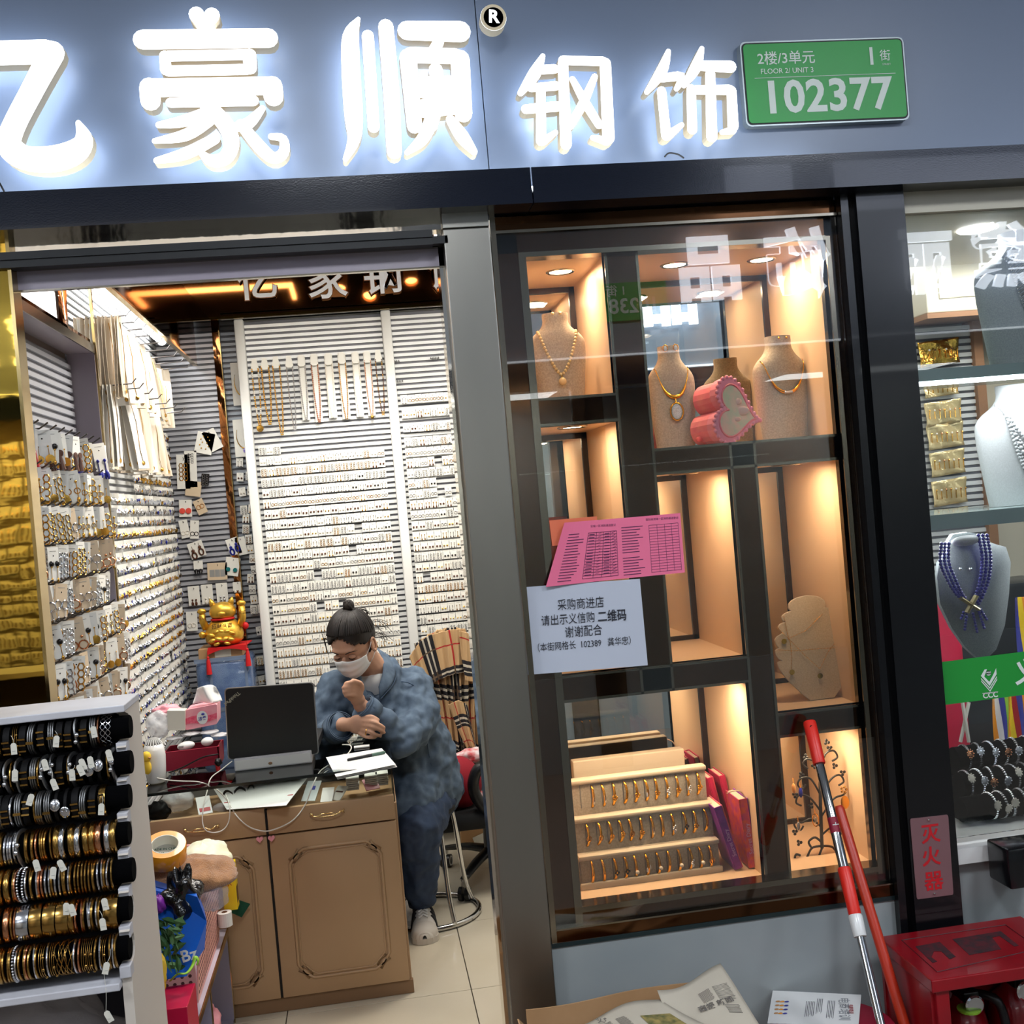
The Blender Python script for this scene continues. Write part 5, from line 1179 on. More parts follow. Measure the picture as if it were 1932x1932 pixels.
def bang(kind):
    """-> (ring mesh, materials, clasp builder or None, clasp material, width)"""
    m = M(); c = None
    if kind == 'steel cable':
        for x in (-.004, 0, .004): ring_x(RB, .0034, .0034, 26, m, 0, x)
        c = M(); c.box((-.0068, -RB - .0052, -.006), (.0068, -RB - .001, -.001)); return m, ['steel_cable'], c, 'old_gold', .013
    if kind == 'twisted cable': ring_x(RB, .006, .006, 30, m, 0, 0, .001, .003); c = M().ball((.001, -RB - .004, .012), (.0052, .0052, .0052), 10, 7).ball((-.002, -RB - .004, -.002), (.0052, .0052, .0052), 10, 7); return m, ['steel_cable'], c, 'silver', .010
    if kind == 'black leather': ring_x(RB, .012, .0028, 26, m); c = M(); [c.box((-.0068, -RB - .0046, z - .0016), (.0068, -RB - .002, z + .0016)) for z in (.012, .000, -.012)]; return m, ['leather'], c, 'old_gold', .015
    if kind == 'leather medallion': ring_x(RB, .006, .0028, 26, m); c = M(); c.ball((0, -RB - .004, .0), (.010, .004, .012), 14, 9); [c.ball((.004 * s, -RB - .0075, .003), (.002, .0015, .002), 6, 4) for s in (-1, 1)]; return m, ['leather'], c, 'silver', .015
    if kind == 'mesh steel':
        for x, ph in ((-.005, 0), (-.005, math.pi), (.005, 0), (.005, math.pi)):
            pts = [V(x + .0045 * math.sin(a * 8 + ph), (RB + .002) * math.cos(a), (RB + .002) * math.sin(a)) for a in [math.tau * i / 64 for i in range(64)]]; m.tube(pts, .0007, 4, closed=True)
        return m, ['silver'], None, None, .022
    if kind == 'greek key': ring_x(RB, .012, .0022, 30, m); c = M(); [c.box(*b) for b in (((-.005, -RB - .0035, -.010), (-.0035, -RB - .002, .010)), ((-.005, -RB - .0035, .0085), (.005, -RB - .002, .010)), ((.0035, -RB - .0035, -.006), (.005, -RB - .002, .010)), ((-.001, -RB - .0035, -.0075), (.005, -RB - .002, -.006)), ((-.001, -RB - .0035, -.0075), (.0005, -RB - .002, .004)))]; return m, ['old_gold'], c, 'leather', .014
    if kind in ('wide gold', 'wide silver', 'wide rose gold'): ring_x(RB, .0115, .002, 34, m, 0, 0, .0022); return m, [{'g': 'old_gold', 's': 'silver', 'r': 'rose_gold'}[kind[5]]], None, None, .0125
    if kind in ('flat gold cuff', 'flat silver cuff'): ring_x(RB + .0015, .021, .0016, 36, m, 0, 0, .0004); return m, ['old_gold' if 'gold' in kind else 'silver'], None, None, .0225
    if kind in ('slim gold', 'slim silver', 'slim rose gold'): ring_x(RB, .0044, .0026, 30, m, 0, 0, .0006); return m, [{'g': 'old_gold', 's': 'silver', 'r': 'rose_gold'}[kind[5]]], None, None, .0052
    if kind == 'beaded silver':
        for i in range(34): a = math.tau * i / 34; m.ball((0, (RB + .002) * math.cos(a), (RB + .002) * math.sin(a)), .0026, 6, 4)
        return m, ['silver'], None, None, .006
    if kind == 'crossed gold wire':
        for j in range(3): ring_x(RB + .001, .0016, .0016, 30, m, 0, (j - 1) * .002, 0, .006, j * 2)
        return m, ['old_gold'], None, None, .0095
    if kind == 'triple gold wire':
        for j in range(3): ring_x(RB, .0018, .002, 28, m, 0, (j - 1) * .0036)
        c = M(); [c.ball((.0036, -(RB + .002) * math.cos(a), (RB + .002) * math.sin(a)), .003, 6, 5) for a in (.4, -.3, -1.1)]; return m, ['old_gold'], c, 'old_gold', .0115
kinds = ['steel cable', 'twisted cable', 'black leather', 'leather medallion', 'mesh steel', 'greek key', 'wide gold', 'wide silver', 'wide rose gold', 'flat gold cuff', 'flat silver cuff', 'slim gold', 'slim silver', 'slim rose gold', 'beaded silver', 'crossed gold wire', 'triple gold wire']
BP = {}
for k in kinds:
    m, mt, c, cm, wd = bang(k); o = bpy.data.objects.new('bangle', m.mesh('bangle', mt, smooth=50))
    if c: e = bpy.data.objects.new('clasp', c.mesh('clasp', cm, smooth=60)); e.parent = o
    BP[k] = (o, wd)
seqs = [['mesh steel', 'slim rose gold', 'steel cable', 'black leather', 'twisted cable', 'black leather', 'black leather', 'steel cable', 'black leather', 'steel cable', 'black leather', 'triple gold wire', 'black leather', 'wide gold', 'steel cable', 'black leather', 'triple gold wire', 'steel cable', 'steel cable', 'black leather', 'steel cable', 'steel cable'],
        ['twisted cable', 'slim gold', 'leather medallion', 'leather medallion', 'black leather', 'twisted cable', 'slim gold', 'black leather', 'twisted cable', 'twisted cable', 'slim gold', 'steel cable', 'black leather', 'twisted cable', 'slim gold', 'twisted cable', 'black leather', 'twisted cable', 'slim silver', 'twisted cable', 'slim gold', 'steel cable'],
        ['greek key', 'black leather', 'steel cable', 'black leather', 'leather medallion', 'leather medallion', 'steel cable', 'steel cable', 'slim gold', 'black leather', 'steel cable', 'slim silver', 'black leather', 'steel cable', 'twisted cable', 'black leather', 'steel cable', 'black leather', 'steel cable'],
        ['wide gold', 'wide silver', 'wide rose gold', 'wide gold', 'wide gold', 'wide silver', 'wide gold', 'wide silver', 'wide gold', 'slim gold', 'slim gold', 'slim gold', 'slim gold', 'slim rose gold', 'slim gold', 'slim gold', 'slim gold', 'slim gold', 'twisted cable', 'slim silver', 'slim silver', 'slim silver', 'slim silver', 'wide gold', 'slim silver', 'slim gold', 'slim gold', 'slim rose gold', 'slim gold'],
        ['slim gold', 'slim silver', 'slim gold', 'slim silver', 'slim silver'] + ['slim gold'] * 8 + ['slim silver', 'slim gold', 'slim gold', 'slim silver', 'slim silver', 'slim gold', 'slim silver', 'slim silver', 'slim rose gold', 'slim rose gold', 'slim silver', 'slim gold', 'slim gold', 'slim silver', 'beaded silver', 'beaded silver', 'slim rose gold', 'slim gold', 'wide gold', 'wide gold', 'slim silver', 'slim silver', 'slim gold', 'slim gold'],
        ['flat gold cuff', 'slim gold', 'slim gold', 'slim silver', 'slim gold', 'slim silver', 'slim silver', 'slim gold', 'slim rose gold', 'slim rose gold', 'wide gold', 'flat gold cuff', 'flat gold cuff', 'flat gold cuff', 'flat silver cuff', 'slim rose gold', 'slim gold', 'wide rose gold', 'wide gold'],
        ['slim gold', 'slim silver', 'slim gold', 'triple gold wire', 'slim silver', 'slim gold', 'triple gold wire', 'triple gold wire', 'slim rose gold', 'slim silver', 'crossed gold wire', 'crossed gold wire', 'crossed gold wire', 'triple gold wire', 'slim silver', 'triple gold wire', 'slim gold', 'slim silver', 'slim gold', 'slim rose gold', 'slim gold', 'slim gold', 'slim silver', 'beaded silver', 'slim gold', 'slim gold', 'slim gold', 'wide gold']]
rb = random.Random(17)
for i, c in enumerate(RC):
    o = M().tube([V(xpan - .50, c.y, c.z), V(c.x - .002, c.y, c.z)], RR, 28).tube([V(c.x - .0019, c.y, c.z), V(c.x, c.y, c.z)], [RR * .99, RR * .93], 28)
    tag(o.build('velvet_roll', 'velvet_black', smooth=40), 'black velvet roll of bangles, %s from the top of the rack' % nth(i), 'display roll', 'velvet rolls on the rack')
    x = xpan - (.008, .004, .020, .004, .012, .004, .006)[i]; k = 0; gap = .0022 if i < 3 else .0006; q = 0
    while x > xpan - .30 and k < 60:
        kd = seqs[i][q] if q < len(seqs[i]) else rb.choice(seqs[i]); q += 1
        o, wd = BP[kd]; x -= wd / 2 + gap * rb.uniform(.4, 1.6); r0 = .0035
        b = copy_tree(o, (x, c.y, c.z - r0 * .9), (rb.uniform(-.3, .3), rb.uniform(-.03, .03), rb.uniform(-.10, .10) if wd < .014 else 0), scale=(1, 1, 1))
        tag(b, '%s bangle, %s from the right end of the %s roll' % (kd, nth(k), nth(i)), 'bangle', 'bangles on the velvet rolls'); x -= wd / 2; k += 1
# price tags on strings
tags = [(26, 1413, 0), (106, 1399, 0), (177, 1381, 0), (28, 1463, 1), (85, 1443, 1), (102, 1480, 1), (136, 1462, 1), (156, 1442, 1), (152, 1453, 1), (171, 1438, 1), (206, 1425, 1), (57, 1509, 2), (191, 1527, 2), (69, 1633, 4), (100, 1647, 4), (116, 1633, 4), (125, 1715, 5), (136, 1717, 5), (198, 1706, 5), (194, 1744, 5), (200, 1827, 6), (205, 1918, 6)]
for n_, (px, py, row) in enumerate(tags):
    y = RC[row].y - .038 - .003 * (n_ % 3); c = aty(px, py, y); a = rb.uniform(-.45, .45); R3 = Matrix.Rotation(a, 3, 'Y'); w_, h_ = .0055, .011
    r = thing('price_tag', 'white string price tag, %s counting from the top left of the rack' % nth(n_), 'price tag', tuple(c), 'price tags on the rack')
    poly = [c + R3 @ V(x * w_, 0, z * h_) for x, z in ((-1, -1), (1, -1), (1, .7), (.5, 1), (-.5, 1), (-1, .7))]
    M().prism(poly, (0, .0007, 0)).build('tag', 'tag_paper', r); M().box(c + V(-.003, -.0004, -.0045), c + V(.003, -.0002, -.004)).build('tag_print', 'card_print', r)
    top = c + R3 @ V(0, 0, h_ * .9); e = V(top.x + rb.uniform(-.006, .006), RC[row].y - RB - .003, RC[row].z + .012) if row < 6 or py < 1850 else V(top.x, RC[row].y - RB, RC[row].z - .03)
    M().tube(smooth_path([top, (top + e) / 2 + V(.003, -.003, 0), e], 4), .0004, 4).build('string', 'tag_paper', r)
# clear plastic bag stuffed in the lower bay
def crumple(c, rad, seed, seg=22, rings=14, amp=.25):
    rr = random.Random(seed); ph = [(rr.uniform(2, 7), rr.uniform(2, 7), rr.uniform(0, 6), rr.uniform(.3, 1)) for _ in range(7)]; m = M(); vs = []; fs = []
    for i in range(rings + 1):
        t = math.pi * i / rings
        for j in range(seg):
            a = math.tau * j / seg; k = 1 + amp * sum(w_ * math.sin(f * a + p) * math.sin(g * t + p * 2) for f, g, p, w_ in [(round(f), g, p, w_) for f, g, p, w_ in ph]) / 3
            vs.append(V(c[0] + rad[0] * k * math.sin(t) * math.cos(a), c[1] + rad[1] * k * math.sin(t) * math.sin(a), c[2] + rad[2] * k * math.cos(t)))
    for i in range(rings):
        for j in range(seg): fs.append((i * seg + j, (i + 1) * seg + j, (i + 1) * seg + (j + 1) % seg, i * seg + (j + 1) % seg))
    return m.add(vs, fs)
mat('poly_bag', S(214, 206, 206), .12, alpha=.34, bump=(70, .9, .004)); mat('poly_bag_white', S(235, 235, 238), .15, alpha=.55, bump=(70, .9, .004))
tag(crumple((xpan - .22, RC[6].y + .10, zs_ - .17), (.20, .07, .13), 4, 34, 22).build('plastic_bag', 'poly_bag', smooth=True), 'crumpled clear plastic bags stuffed under the rack shelf', 'plastic bag')
# ------------------------------------------------------------ desk cabinets
mat('mdf_tan', S(176, 142, 106), .38, noise=(2.5, S(182, 148, 112))); mat('mdf_dark', S(140, 108, 78), .45); mat('brass_pull', S(232, 200, 140), .2, 1); mat('pink_plastic', S(238, 160, 170), .35); mat('gap_black', S(14, 10, 8), .7)
YD = .96; xc0 = fX(285, 1580, YD); xc1 = fX(501, 1530, YD); xc2 = fX(748, 1560, YD); xc2 = fX(745, 1530, YD); zc_t = fZ(640, 1512, YD); zc_tl = fZ(400, 1537, YD)
zdr = fZ(640, 1560, YD); zkick = fZ(640, 1868, YD)
desk = thing('desk_cabinet', 'tan two-door desk cabinet with drawers and pink heart knobs under the laptop', 'cabinet', ((xc0 + xc2) / 2, YD + .25, 0))
m = M(); m.rbox((xc0 - .03, YD + .02, 0), (xc2 + .008, YD + .42, zc_t - .03), .003); m.build('carcass', 'mdf_tan', desk)
m = M(); m.rbox((xc0 - .03, YD + .012, 0), (xc2 + .012, YD + .03, zkick - .004), .002); m.build('plinth', 'mdf_dark', desk)
def door(x0, x1, z0, z1, name, parent):
    m = M(); m.rbox((x0, YD, z0), (x1, YD + .02, z1), .002)
    d = m.build(name, 'mdf_tan', parent, smooth=30)
    w_, h_ = x1 - x0, z1 - z0
    def loop(ix, iz, n=0):
        a, b, c, e = x0 + ix, x1 - ix, z0 + iz, z1 - iz; q = .035; pts = []
        for cx, cz, sx, sz in ((b, e, -1, -1), (a, e, 1, -1), (a, c, 1, 1), (b, c, -1, 1)):
            # indented corner of the routed panel
            arc = []
            for k in range(5): an = math.radians(90 * k / 4); arc.append((cx + sx * q * math.cos(an) * .9, cz + sz * q * math.sin(an) * .9))
            first = (cx + sx * (q + .012), cz); last = (cx, cz + sz * (q + .012))
            seq = [last] + arc[::1] + [first] if (sx * sz) > 0 else [first] + arc[::-1] + [last]
            pts += seq
        return [V(x, YD - .0005, z) for x, z in pts]
    p = loop(w_ * .14, h_ * .10); g = M(); g.tube(p, .0055, 6, closed=True, flat=1); 
    p2 = loop(w_ * .14 + .011, h_ * .10 + .011); g.tube(p2, .003, 6, closed=True)
    g.build('panel_moulding', 'mdf_tan', d, smooth=True); return d
def drawer(x0, x1, z0, z1, px, py):
    m = M(); m.rbox((x0, YD - .002, z0), (x1, YD + .018, z1), .002); d = m.build('drawer', 'mdf_tan', desk, smooth=30)
    c = aty(px, py, YD - .02); h = M(); n = 12
    for s in (-1, 1):
        h.tube(smooth_path([c + V(.048 * s, .017, .0), c + V(.046 * s, 0, .004 * s), c + V(.030 * s, -.004, -.004), c + V(.015 * s, -.004, .002), c], 4), .0019, 6)
        h.tube([c + V(.055 * s, .012, .005), c + V(.05 * s, .004, 0), c + V(.055 * s, .012, -.006)], .0018, 6); h.ball(c + V(.049 * s, .008, 0), .004, 8, 6)
    h.tube(smooth_path([c + V(-.045, .0, -.003), c + V(-.02, -.005, -.007), c + V(.02, -.005, -.006), c + V(.045, 0, 0)], 4), .0017, 6)
    h.build('handle', 'brass_pull', d, smooth=True); return d
g_ = .004
drawer(xc0, xc1 - g_, zdr + .003, zc_tl, 379, 1564); drawer(xc1 + g_, xc2, zdr + .003, zc_t, 617, 1535)
d1 = door(xc0, xc1 - g_, zkick, zdr - .003, 'door', desk); d2 = door(xc1 + g_, xc2, zkick, zdr - .003, 'door', desk)
for d, px, py in ((d1, 490, 1585), (d2, 512, 1583)):
    c = aty(px, py, YD - .016); m = M(); hp = heart_pts(c, .022, 24); m.prism(hp, (0, .008, 0)); m.tube([c + V(0, .016, 0), c + V(0, .004, 0)], .004, 8); m.box(c + V(-.0012, -.0012, -.004), c + V(.0012, 0, .004)); m.build('heart_knob', 'pink_plastic', d, smooth=40)
m = M(); m.box((xc1 - g_, YD + .004, 0.05), (xc1 + g_, YD + .021, zc_t)); m.build('gap', 'gap_black', desk)
# open glass-topped tray over the drawers
zg = .762
yg0 = .957
gt = thing('glass_counter_top', 'clear glass counter top over the open jewellery tray of the desk', 'glass top', ((xc0 + xc2) / 2, yg0, zg))
m = M(); m.box((xc0 - .03, yg0, zg - .008), (xc2 + .006, YD + .62, zg)); m.build('glass_sheet', thin_glass('counter_glass', (.90, .95, .93), 1.2), gt)
m = M(); m.box((xc0 - .03, yg0 - .004, zg - .0085), (xc2 - .10, yg0, zg + .0005)); m.build('dark_edge', mat('glass_edge', S(22, 30, 28), .15), gt)
m = M(); m.box((xc2 - .002, YD + .03, zc_t - .03), (xc2 + .004, YD + .60, zg - .009)); m.build('side_pane', 'counter_glass', gt)
m = M(); m.box((xc0 - .03, YD + .021, zc_t - .036), (xc2 + .002, YD + .60, zc_t - .031)); m.build('tray_floor', mat('tray_floor', S(58, 54, 50), .7), gt)
m = M(); m.box((xc0 - .03, YD + .58, .02), (xc2 + .004, YD + .6, zg - .009)); m.build('back_pane', 'mdf_dark', gt)
def G(px, py, z=None, y=None): return atz(px, py, zg + .001 if z is None else z) if y is None else aty(px, py, y)
def quadthing(name, pts, mt, lab, cat, th=.001, group=None, bend=0):
    p = [V(q) for q in pts]; m = M(); m.sheet(lambda u, v: lerp(lerp(p[0], p[1], u), lerp(p[3], p[2], u), v) + V(0, 0, bend * math.sin(math.pi * u) * math.sin(math.pi * v)), 6, 5, -th)
    return tag(m.build(name, mt, smooth=30), lab, cat, group)
zt0 = zc_t - .03
# ---- paper and pen at the right
mat('paper', S(232, 232, 230), .6); mat('grey_print', S(150, 152, 156), .7); mat('pen_black', S(14, 14, 16), .3); mat('silver_pouch', S(190, 196, 196), .3, .5)
zp = zg + .018; P4 = [aty(*q) for q in ((615, 1429, 1.12), (720, 1412, 1.13), (747, 1446, .925), (634, 1466, .925))]
st_ = thing('paper_stack', 'white printed sheets on the right end of the counter, a pen on top', 'paper', tuple(P4[3]))
for k in range(3):
    o3 = V(.002 * k, .003 * k, -.005 * k); m = M(); m.sheet(lambda u, v: lerp(lerp(P4[0], P4[1], u), lerp(P4[3], P4[2], u), v) + o3 + V(0, 0, .006 * u * v), 6, 4, .0005); m.build('sheet', 'paper', st_)
m = M()
for i in range(14):
    v = .08 + i * .062
    for u0, u1 in ((.06, .30), (.33, .56)): a = lerp(lerp(P4[0], P4[1], u0), lerp(P4[3], P4[2], u0), v) + V(0, 0, .001 + .006 * u0 * v); b = lerp(lerp(P4[0], P4[1], u1), lerp(P4[3], P4[2], u1), v) + V(0, 0, .001 + .006 * u1 * v); d = V(.0, .0012, 0); m.quad(a, b, b + d, a + d)
m.build('table_print', 'grey_print', st_)
a, b = aty(655, 1434, 1.05), aty(727, 1419, 1.06); r = thing('pen', 'black pen lying across the white printed sheets', 'pen', tuple((a + b) / 2))
M().tube([a, lerp(a, b, .03), lerp(a, b, .62), lerp(a, b, .65)], [.0035, .0052, .0055, .0055], 12).build('barrel', 'pen_black', r, smooth=40); M().tube([lerp(a, b, .65), lerp(a, b, .95), b], [.0056, .0056, .003], 12).build('cap', mat('pen_cap', S(80, 110, 96), .3), r, smooth=40)
tag(M().rbox(G(668, 1413, zg + .001), G(697, 1406, zg + .006) + V(0, .02, 0), .001).build('label_card', 'paper'), 'small white barcode card on the counter by the resting hand', 'card')
# ---- laptop on a white drawer box
yl_ = 1.13
q = [aty(x, y, yl_) for x, y in ((440, 1433), (588, 1424), (590, 1446), (443, 1455))]
ztb = q[0].z; zg_box = zg
bx_ = thing('drawer_box', 'white drawer box under the laptop, with a dark spot on its front', 'box', tuple(q[3]))
M().rbox((q[3].x, yl_, zg + .001), (q[1].x, yl_ + .2, ztb), .003).build('box_body', 'rack_white', bx_); M().box((q[3].x + .004, yl_ - .002, zg + .006), (q[1].x - .004, yl_, ztb - .006)).build('drawer_front', 'white_paint', bx_)
c = aty(510, 1440, yl_ - .003); M().ball(c, (.007, .002, .005), 10, 6).build('finger_hole', 'mdf_dark', bx_)
lp = thing('laptop', 'open black laptop with a silver rim, its lid back facing the aisle', 'laptop', tuple((q[0] + q[1]) / 2))
yb_ = yl_ + .015; L4 = [aty(423, 1299, yb_ - .035), aty(592, 1287, yb_ - .035), aty(602, 1423, yb_), aty(430, 1434, yb_)]
mat('laptop_black', S(20, 20, 22), .5, bump=(900, .1, .0003)); mat('laptop_rim', S(168, 170, 172), .3, .8)
def rr_quad(L, r=.06, o=0):
    """rounded quadrilateral from four corners, shrunk by o metres"""
    c = sum(L, V(0, 0, 0)) / 4; L = [p + (c - p).normalized() * o for p in L]; out = []
    for i in range(4):
        p, a, b = L[i], L[i - 1], L[(i + 1) % 4]; pa = lerp(p, a, r); pb = lerp(p, b, r)
        for k in range(5): t = k / 4; out.append(pa * (1 - t) ** 2 + p * 2 * t * (1 - t) + pb * t * t)
    return out
M().prism(rr_quad(L4, .05)[::-1], (0, .009, .0)).build('lid_rim', 'laptop_rim', lp); M().prism([p + V(0, -.0012, 0) for p in rr_quad(L4, .05, .0045)][::-1], (0, .001, 0)).build('lid_back', 'laptop_black', lp)
ext = (L4[1] - L4[0]).normalized(); ezt = (L4[0] - L4[3]).normalized(); rot = Matrix.Rotation(math.radians(-38), 3, ext.cross(ezt)) if False else None
ca, sa = math.cos(math.radians(38)), math.sin(math.radians(38)); e1 = -(ext * ca + ezt * sa); e2 = -(ezt * ca - ext * sa)
write('ThinkPad', aty(438, 1318, yb_ - .037), .017, mat('logo_grey', S(170, 168, 150), .4), 'lettering', lp, bold=.02, ex=e1, ez=e2)
bz = ztb + .001; bR = aty(650, 1407, yb_ + .20)
base = [V(L4[3].x, yb_ + .002, bz), V(L4[2].x, yb_ + .002, bz), V(L4[2].x + .01, yb_ + .235, bz), V(L4[3].x + .01, yb_ + .235, bz)]
m = M(); m.prism([base[0], base[1], base[2], base[3]], (0, 0, .026)); m.build('base', 'laptop_black', lp); M().box(base[0] + V(.02, .05, .0262), base[2] + V(-.02, -.02, .028)).build('keyboard', 'pen_black', lp)
m = M(); [m.tube([lerp(L4[3], L4[2], t) + V(-.012, .006, .012), lerp(L4[3], L4[2], t) + V(.012, .006, .012)], .008, 10) for t in (.10, .90)]; m.build('hinge', 'laptop_black', lp, smooth=40)
m = M(); [m.box(lerp(L4[3], L4[2], .74 + .018 * i) + V(0, -.0025, .018), lerp(L4[3], L4[2], .75 + .018 * i) + V(0, -.001, .030)) for i in range(8)]; m.build('vent', 'gap_black', lp)
# ---- white cable
path = [(646, 1405), (660, 1406), (662, 1414), (648, 1430), (618, 1445), (602, 1458), (590, 1482), (575, 1520), (552, 1548), (520, 1564), (497, 1568), (470, 1560), (447, 1540), (430, 1512), (412, 1492), (393, 1481), (372, 1475), (345, 1474), (318, 1472), (296, 1468)]
ypath = [1.30, 1.28, 1.24, 1.16, 1.08, 1.0, .95, .955, .945, .94, .94, .945, .95, 1.0, 1.0, 1.02, 1.03, 1.05, 1.06, 1.07]
m = M(); m.tube(smooth_path([aty(x, y, Y) for (x, y), Y in zip(path, ypath)], 6), .0021, 8); tag(m.build('charging_cable', mat('cable_white', S(226, 222, 214), .4), smooth=True), 'long white cable looping from the laptop over the drawers to the humidifier', 'cable')
path = [(438, 1436), (418, 1452), (398, 1468), (391, 1492), (384, 1520), (382, 1550), (388, 1566), (404, 1571), (422, 1565), (432, 1548), (433, 1520), (426, 1500)]; yp = [1.12, 1.1, 1.05, .99, .955, .94, .935, .935, .94, .945, .955, 1.02]
m = M(); m.tube(smooth_path([aty(x, y, Y) for (x, y), Y in zip(path, yp)], 6), .0019, 8); tag(m.build('charging_cable', 'cable_white', smooth=True), 'second white cable hanging in a loop over the left drawer handle', 'cable')
m = M(); m.tube(smooth_path([aty(x, y, 1.14) for x, y in ((318, 1458), (340, 1450), (360, 1440), (385, 1428), (412, 1423))], 6), .0025, 8); tag(m.build('black_cable', 'pen_black', smooth=True), 'thin black cable lying before the dark red box', 'cable')
crump = crumple(aty(412, 1438, 1.12), (.012, .01, .012), 8, 14, 10, .5); tag(crump.build('power_adapter', 'pen_black', smooth=True), 'small tangle of black adapter and plug left of the drawer box', 'adapter')
# ---- things left of the laptop
yt = 1.22; c = [aty(x, y, yt) for x, y in ((350, 1340), (409, 1328), (410, 1366), (350, 1378))]
mat('tissue_pink', S(246, 158, 172), .4, noise=(30, S(250, 176, 186), 2)); mat('band_red', S(226, 70, 104), .4, noise=(120, S(240, 120, 140), 2)); mat('cream_paper', S(222, 218, 204), .6)
ex_, ez_ = (c[1] - c[0]), (c[3] - c[0])
tz = thing('tissue_pack', 'pink packet of tissues with one pulled up, left of the laptop', 'tissue pack', tuple(c[3]))
mb = M(); dd = V(.0, .10, 0); mb.prism(rr_quad([c[0], c[1], c[2], c[3]], .08)[::-1], dd); mb.build('packet', 'tissue_pink', tz, smooth=35)
def onf(u, v, o=.0015): return c[0] + ex_ * u + ez_ * v + V(0, -o, 0)
m = M(); m.sheet(lambda u, v: onf(u, lerp(.42 - .06 * math.sin(u * 6), .76 - .05 * math.sin(u * 6 + 1), v)), 14, 2); m.build('red_wave_band', 'band_red', tz)
m = M(); q = [onf(.54, .53, .003) + V(math.cos(a) * .0185, 0, math.sin(a) * .023) for a in [math.tau * i / 24 for i in range(24)]]; m.add(q, [tuple(range(24))]); m.build('oval_badge', 'paper', tz)
write('洁柔', onf(.54, .58, .004), .014, mat('ink_blue', S(56, 60, 150), .5), 'lettering', tz, bold=.02, ex=ex_, ez=-ez_); m = M().ball(onf(.56, .36, .004), (.006, .001, .004), 8, 5); m.build('bird_mark', 'ink_blue', tz)
tt = aty(385, 1322, yt + .03); m = M(); m.sheet(lambda u, v: tt + V((u - .5) * .10 * (1 - .35 * v) + .01, .02 * math.sin(u * 7 + v * 2), -.008 + v * (.05 + .012 * math.sin(u * 3.2)) ), 16, 8, .0006); m.build('pulled_tissue', 'paper', tz, smooth=True)
cp = [aty(x, y, yt - .015) for x, y in ((315, 1341), (349, 1341), (349, 1378), (317, 1378))]; m = M(); m.prism(cp[::-1], (0, .05, 0)); tag(m.build('cream_card_box', 'cream_paper'), 'small cream carton left of the pink tissue packet', 'box')
tag(crumple(aty(300, 1366, yt + .01), (.045, .04, .045), 12).build('plastic_bag', 'poly_bag_white', smooth=True), 'crumpled clear bag left of the pink tissue packet', 'plastic bag'); tag(crumple(aty(315, 1340, yt + .08), (.05, .03, .02), 14).build('tissue_pack_spare', 'tissue_pink', smooth=True), 'pink packet lying behind the clear bag', 'tissue pack')
yr_ = 1.165; rbx = [aty(x, y, yr_) for x, y in ((311, 1420), (414, 1408), (415, 1442), (312, 1456))]
r = thing('red_tray_box', 'dark red open box of white gadgets left of the laptop', 'box', tuple(rbx[3])); m = M(); m.prism(rbx[::-1], (0, .008, 0)); m.prism([p + V(0, .11, 0) for p in rbx][::-1], (0, .008, 0)); m.box((rbx[3].x, yr_, rbx[3].z), (rbx[3].x + .004, yr_ + .11, rbx[0].z)); m.box((rbx[2].x - .004, yr_, rbx[3].z), (rbx[2].x, yr_ + .11, rbx[1].z)); m.build('box_wall', mat('wine_red', S(140, 14, 44), .5), r)
mat('white_plastic', S(232, 232, 230), .25, coat=.3)
for px, py, sx, lab in ((351, 1407, .030, 'white rounded gadget with two grey buttons, in the dark red box'), (391, 1399, .021, 'smaller white rounded gadget at the right of the dark red box')):
    cc = aty(px, py, yr_ + .03); r = thing('white_gadget', lab, 'gadget', tuple(cc)); M().ball(cc, (sx, .02, .015), 18, 12, R=Matrix.Rotation(-.1, 3, 'Y')).build('shell', 'white_plastic', r, smooth=True)
    if sx > .025: M().rbox(cc + V(-.022, -.0195, -.003), cc + V(-.004, -.016, .005), .002).build('button_plate', 'card_print', r)
for i, (px, py, z_) in enumerate(((330, 1392, 0), (360, 1384, 1), (395, 1381, 2), (415, 1386, 3))):
    cc = aty(px, py, yr_ + .06); tag(crumple(cc, (.032, .03, .006), 40 + i).build('flat_packet', 'poly_bag_white', smooth=True), '%s clear flat packet from the left, piled over the dark red box' % nth(i), 'packet')
# humidifier
hc_ = aty(292, 1432, 1.10); r = thing('humidifier', 'white capsule shaped humidifier with slots round its top, beside the rack', 'humidifier', (hc_.x, 1.10, zg)); x0 = hc_.x; zt1 = aty(290, 1392, 1.10).z; zb1 = zg + .001; Hh2 = zt1 - zb1
M().lathe([(.024, 0), (.030, .006), (.034, Hh2 * .35), (.036, Hh2 * .6), (.034, Hh2 * .74), (.028, Hh2 * .86)], (x0, 1.10, zb1), 28).build('body', 'white_plastic', r, smooth=True)
M().lathe([(.0275, Hh2 * .86), (.018, Hh2 * .96), (.012, Hh2 * 1.0), (0, Hh2 * 1.005)], (x0, 1.10, zb1), 28).build('top_cap', 'card_print', r, smooth=True)
for i in range(18): a = math.tau * i / 18; M0 = M().tube([V(x0 + .0285 * math.cos(a), 1.10 + .0285 * math.sin(a), zb1 + Hh2 * .855), V(x0 + .017 * math.cos(a), 1.10 + .017 * math.sin(a), zb1 + Hh2 * .975)], .0016, 4); M0.build('fin', 'white_plastic', r)
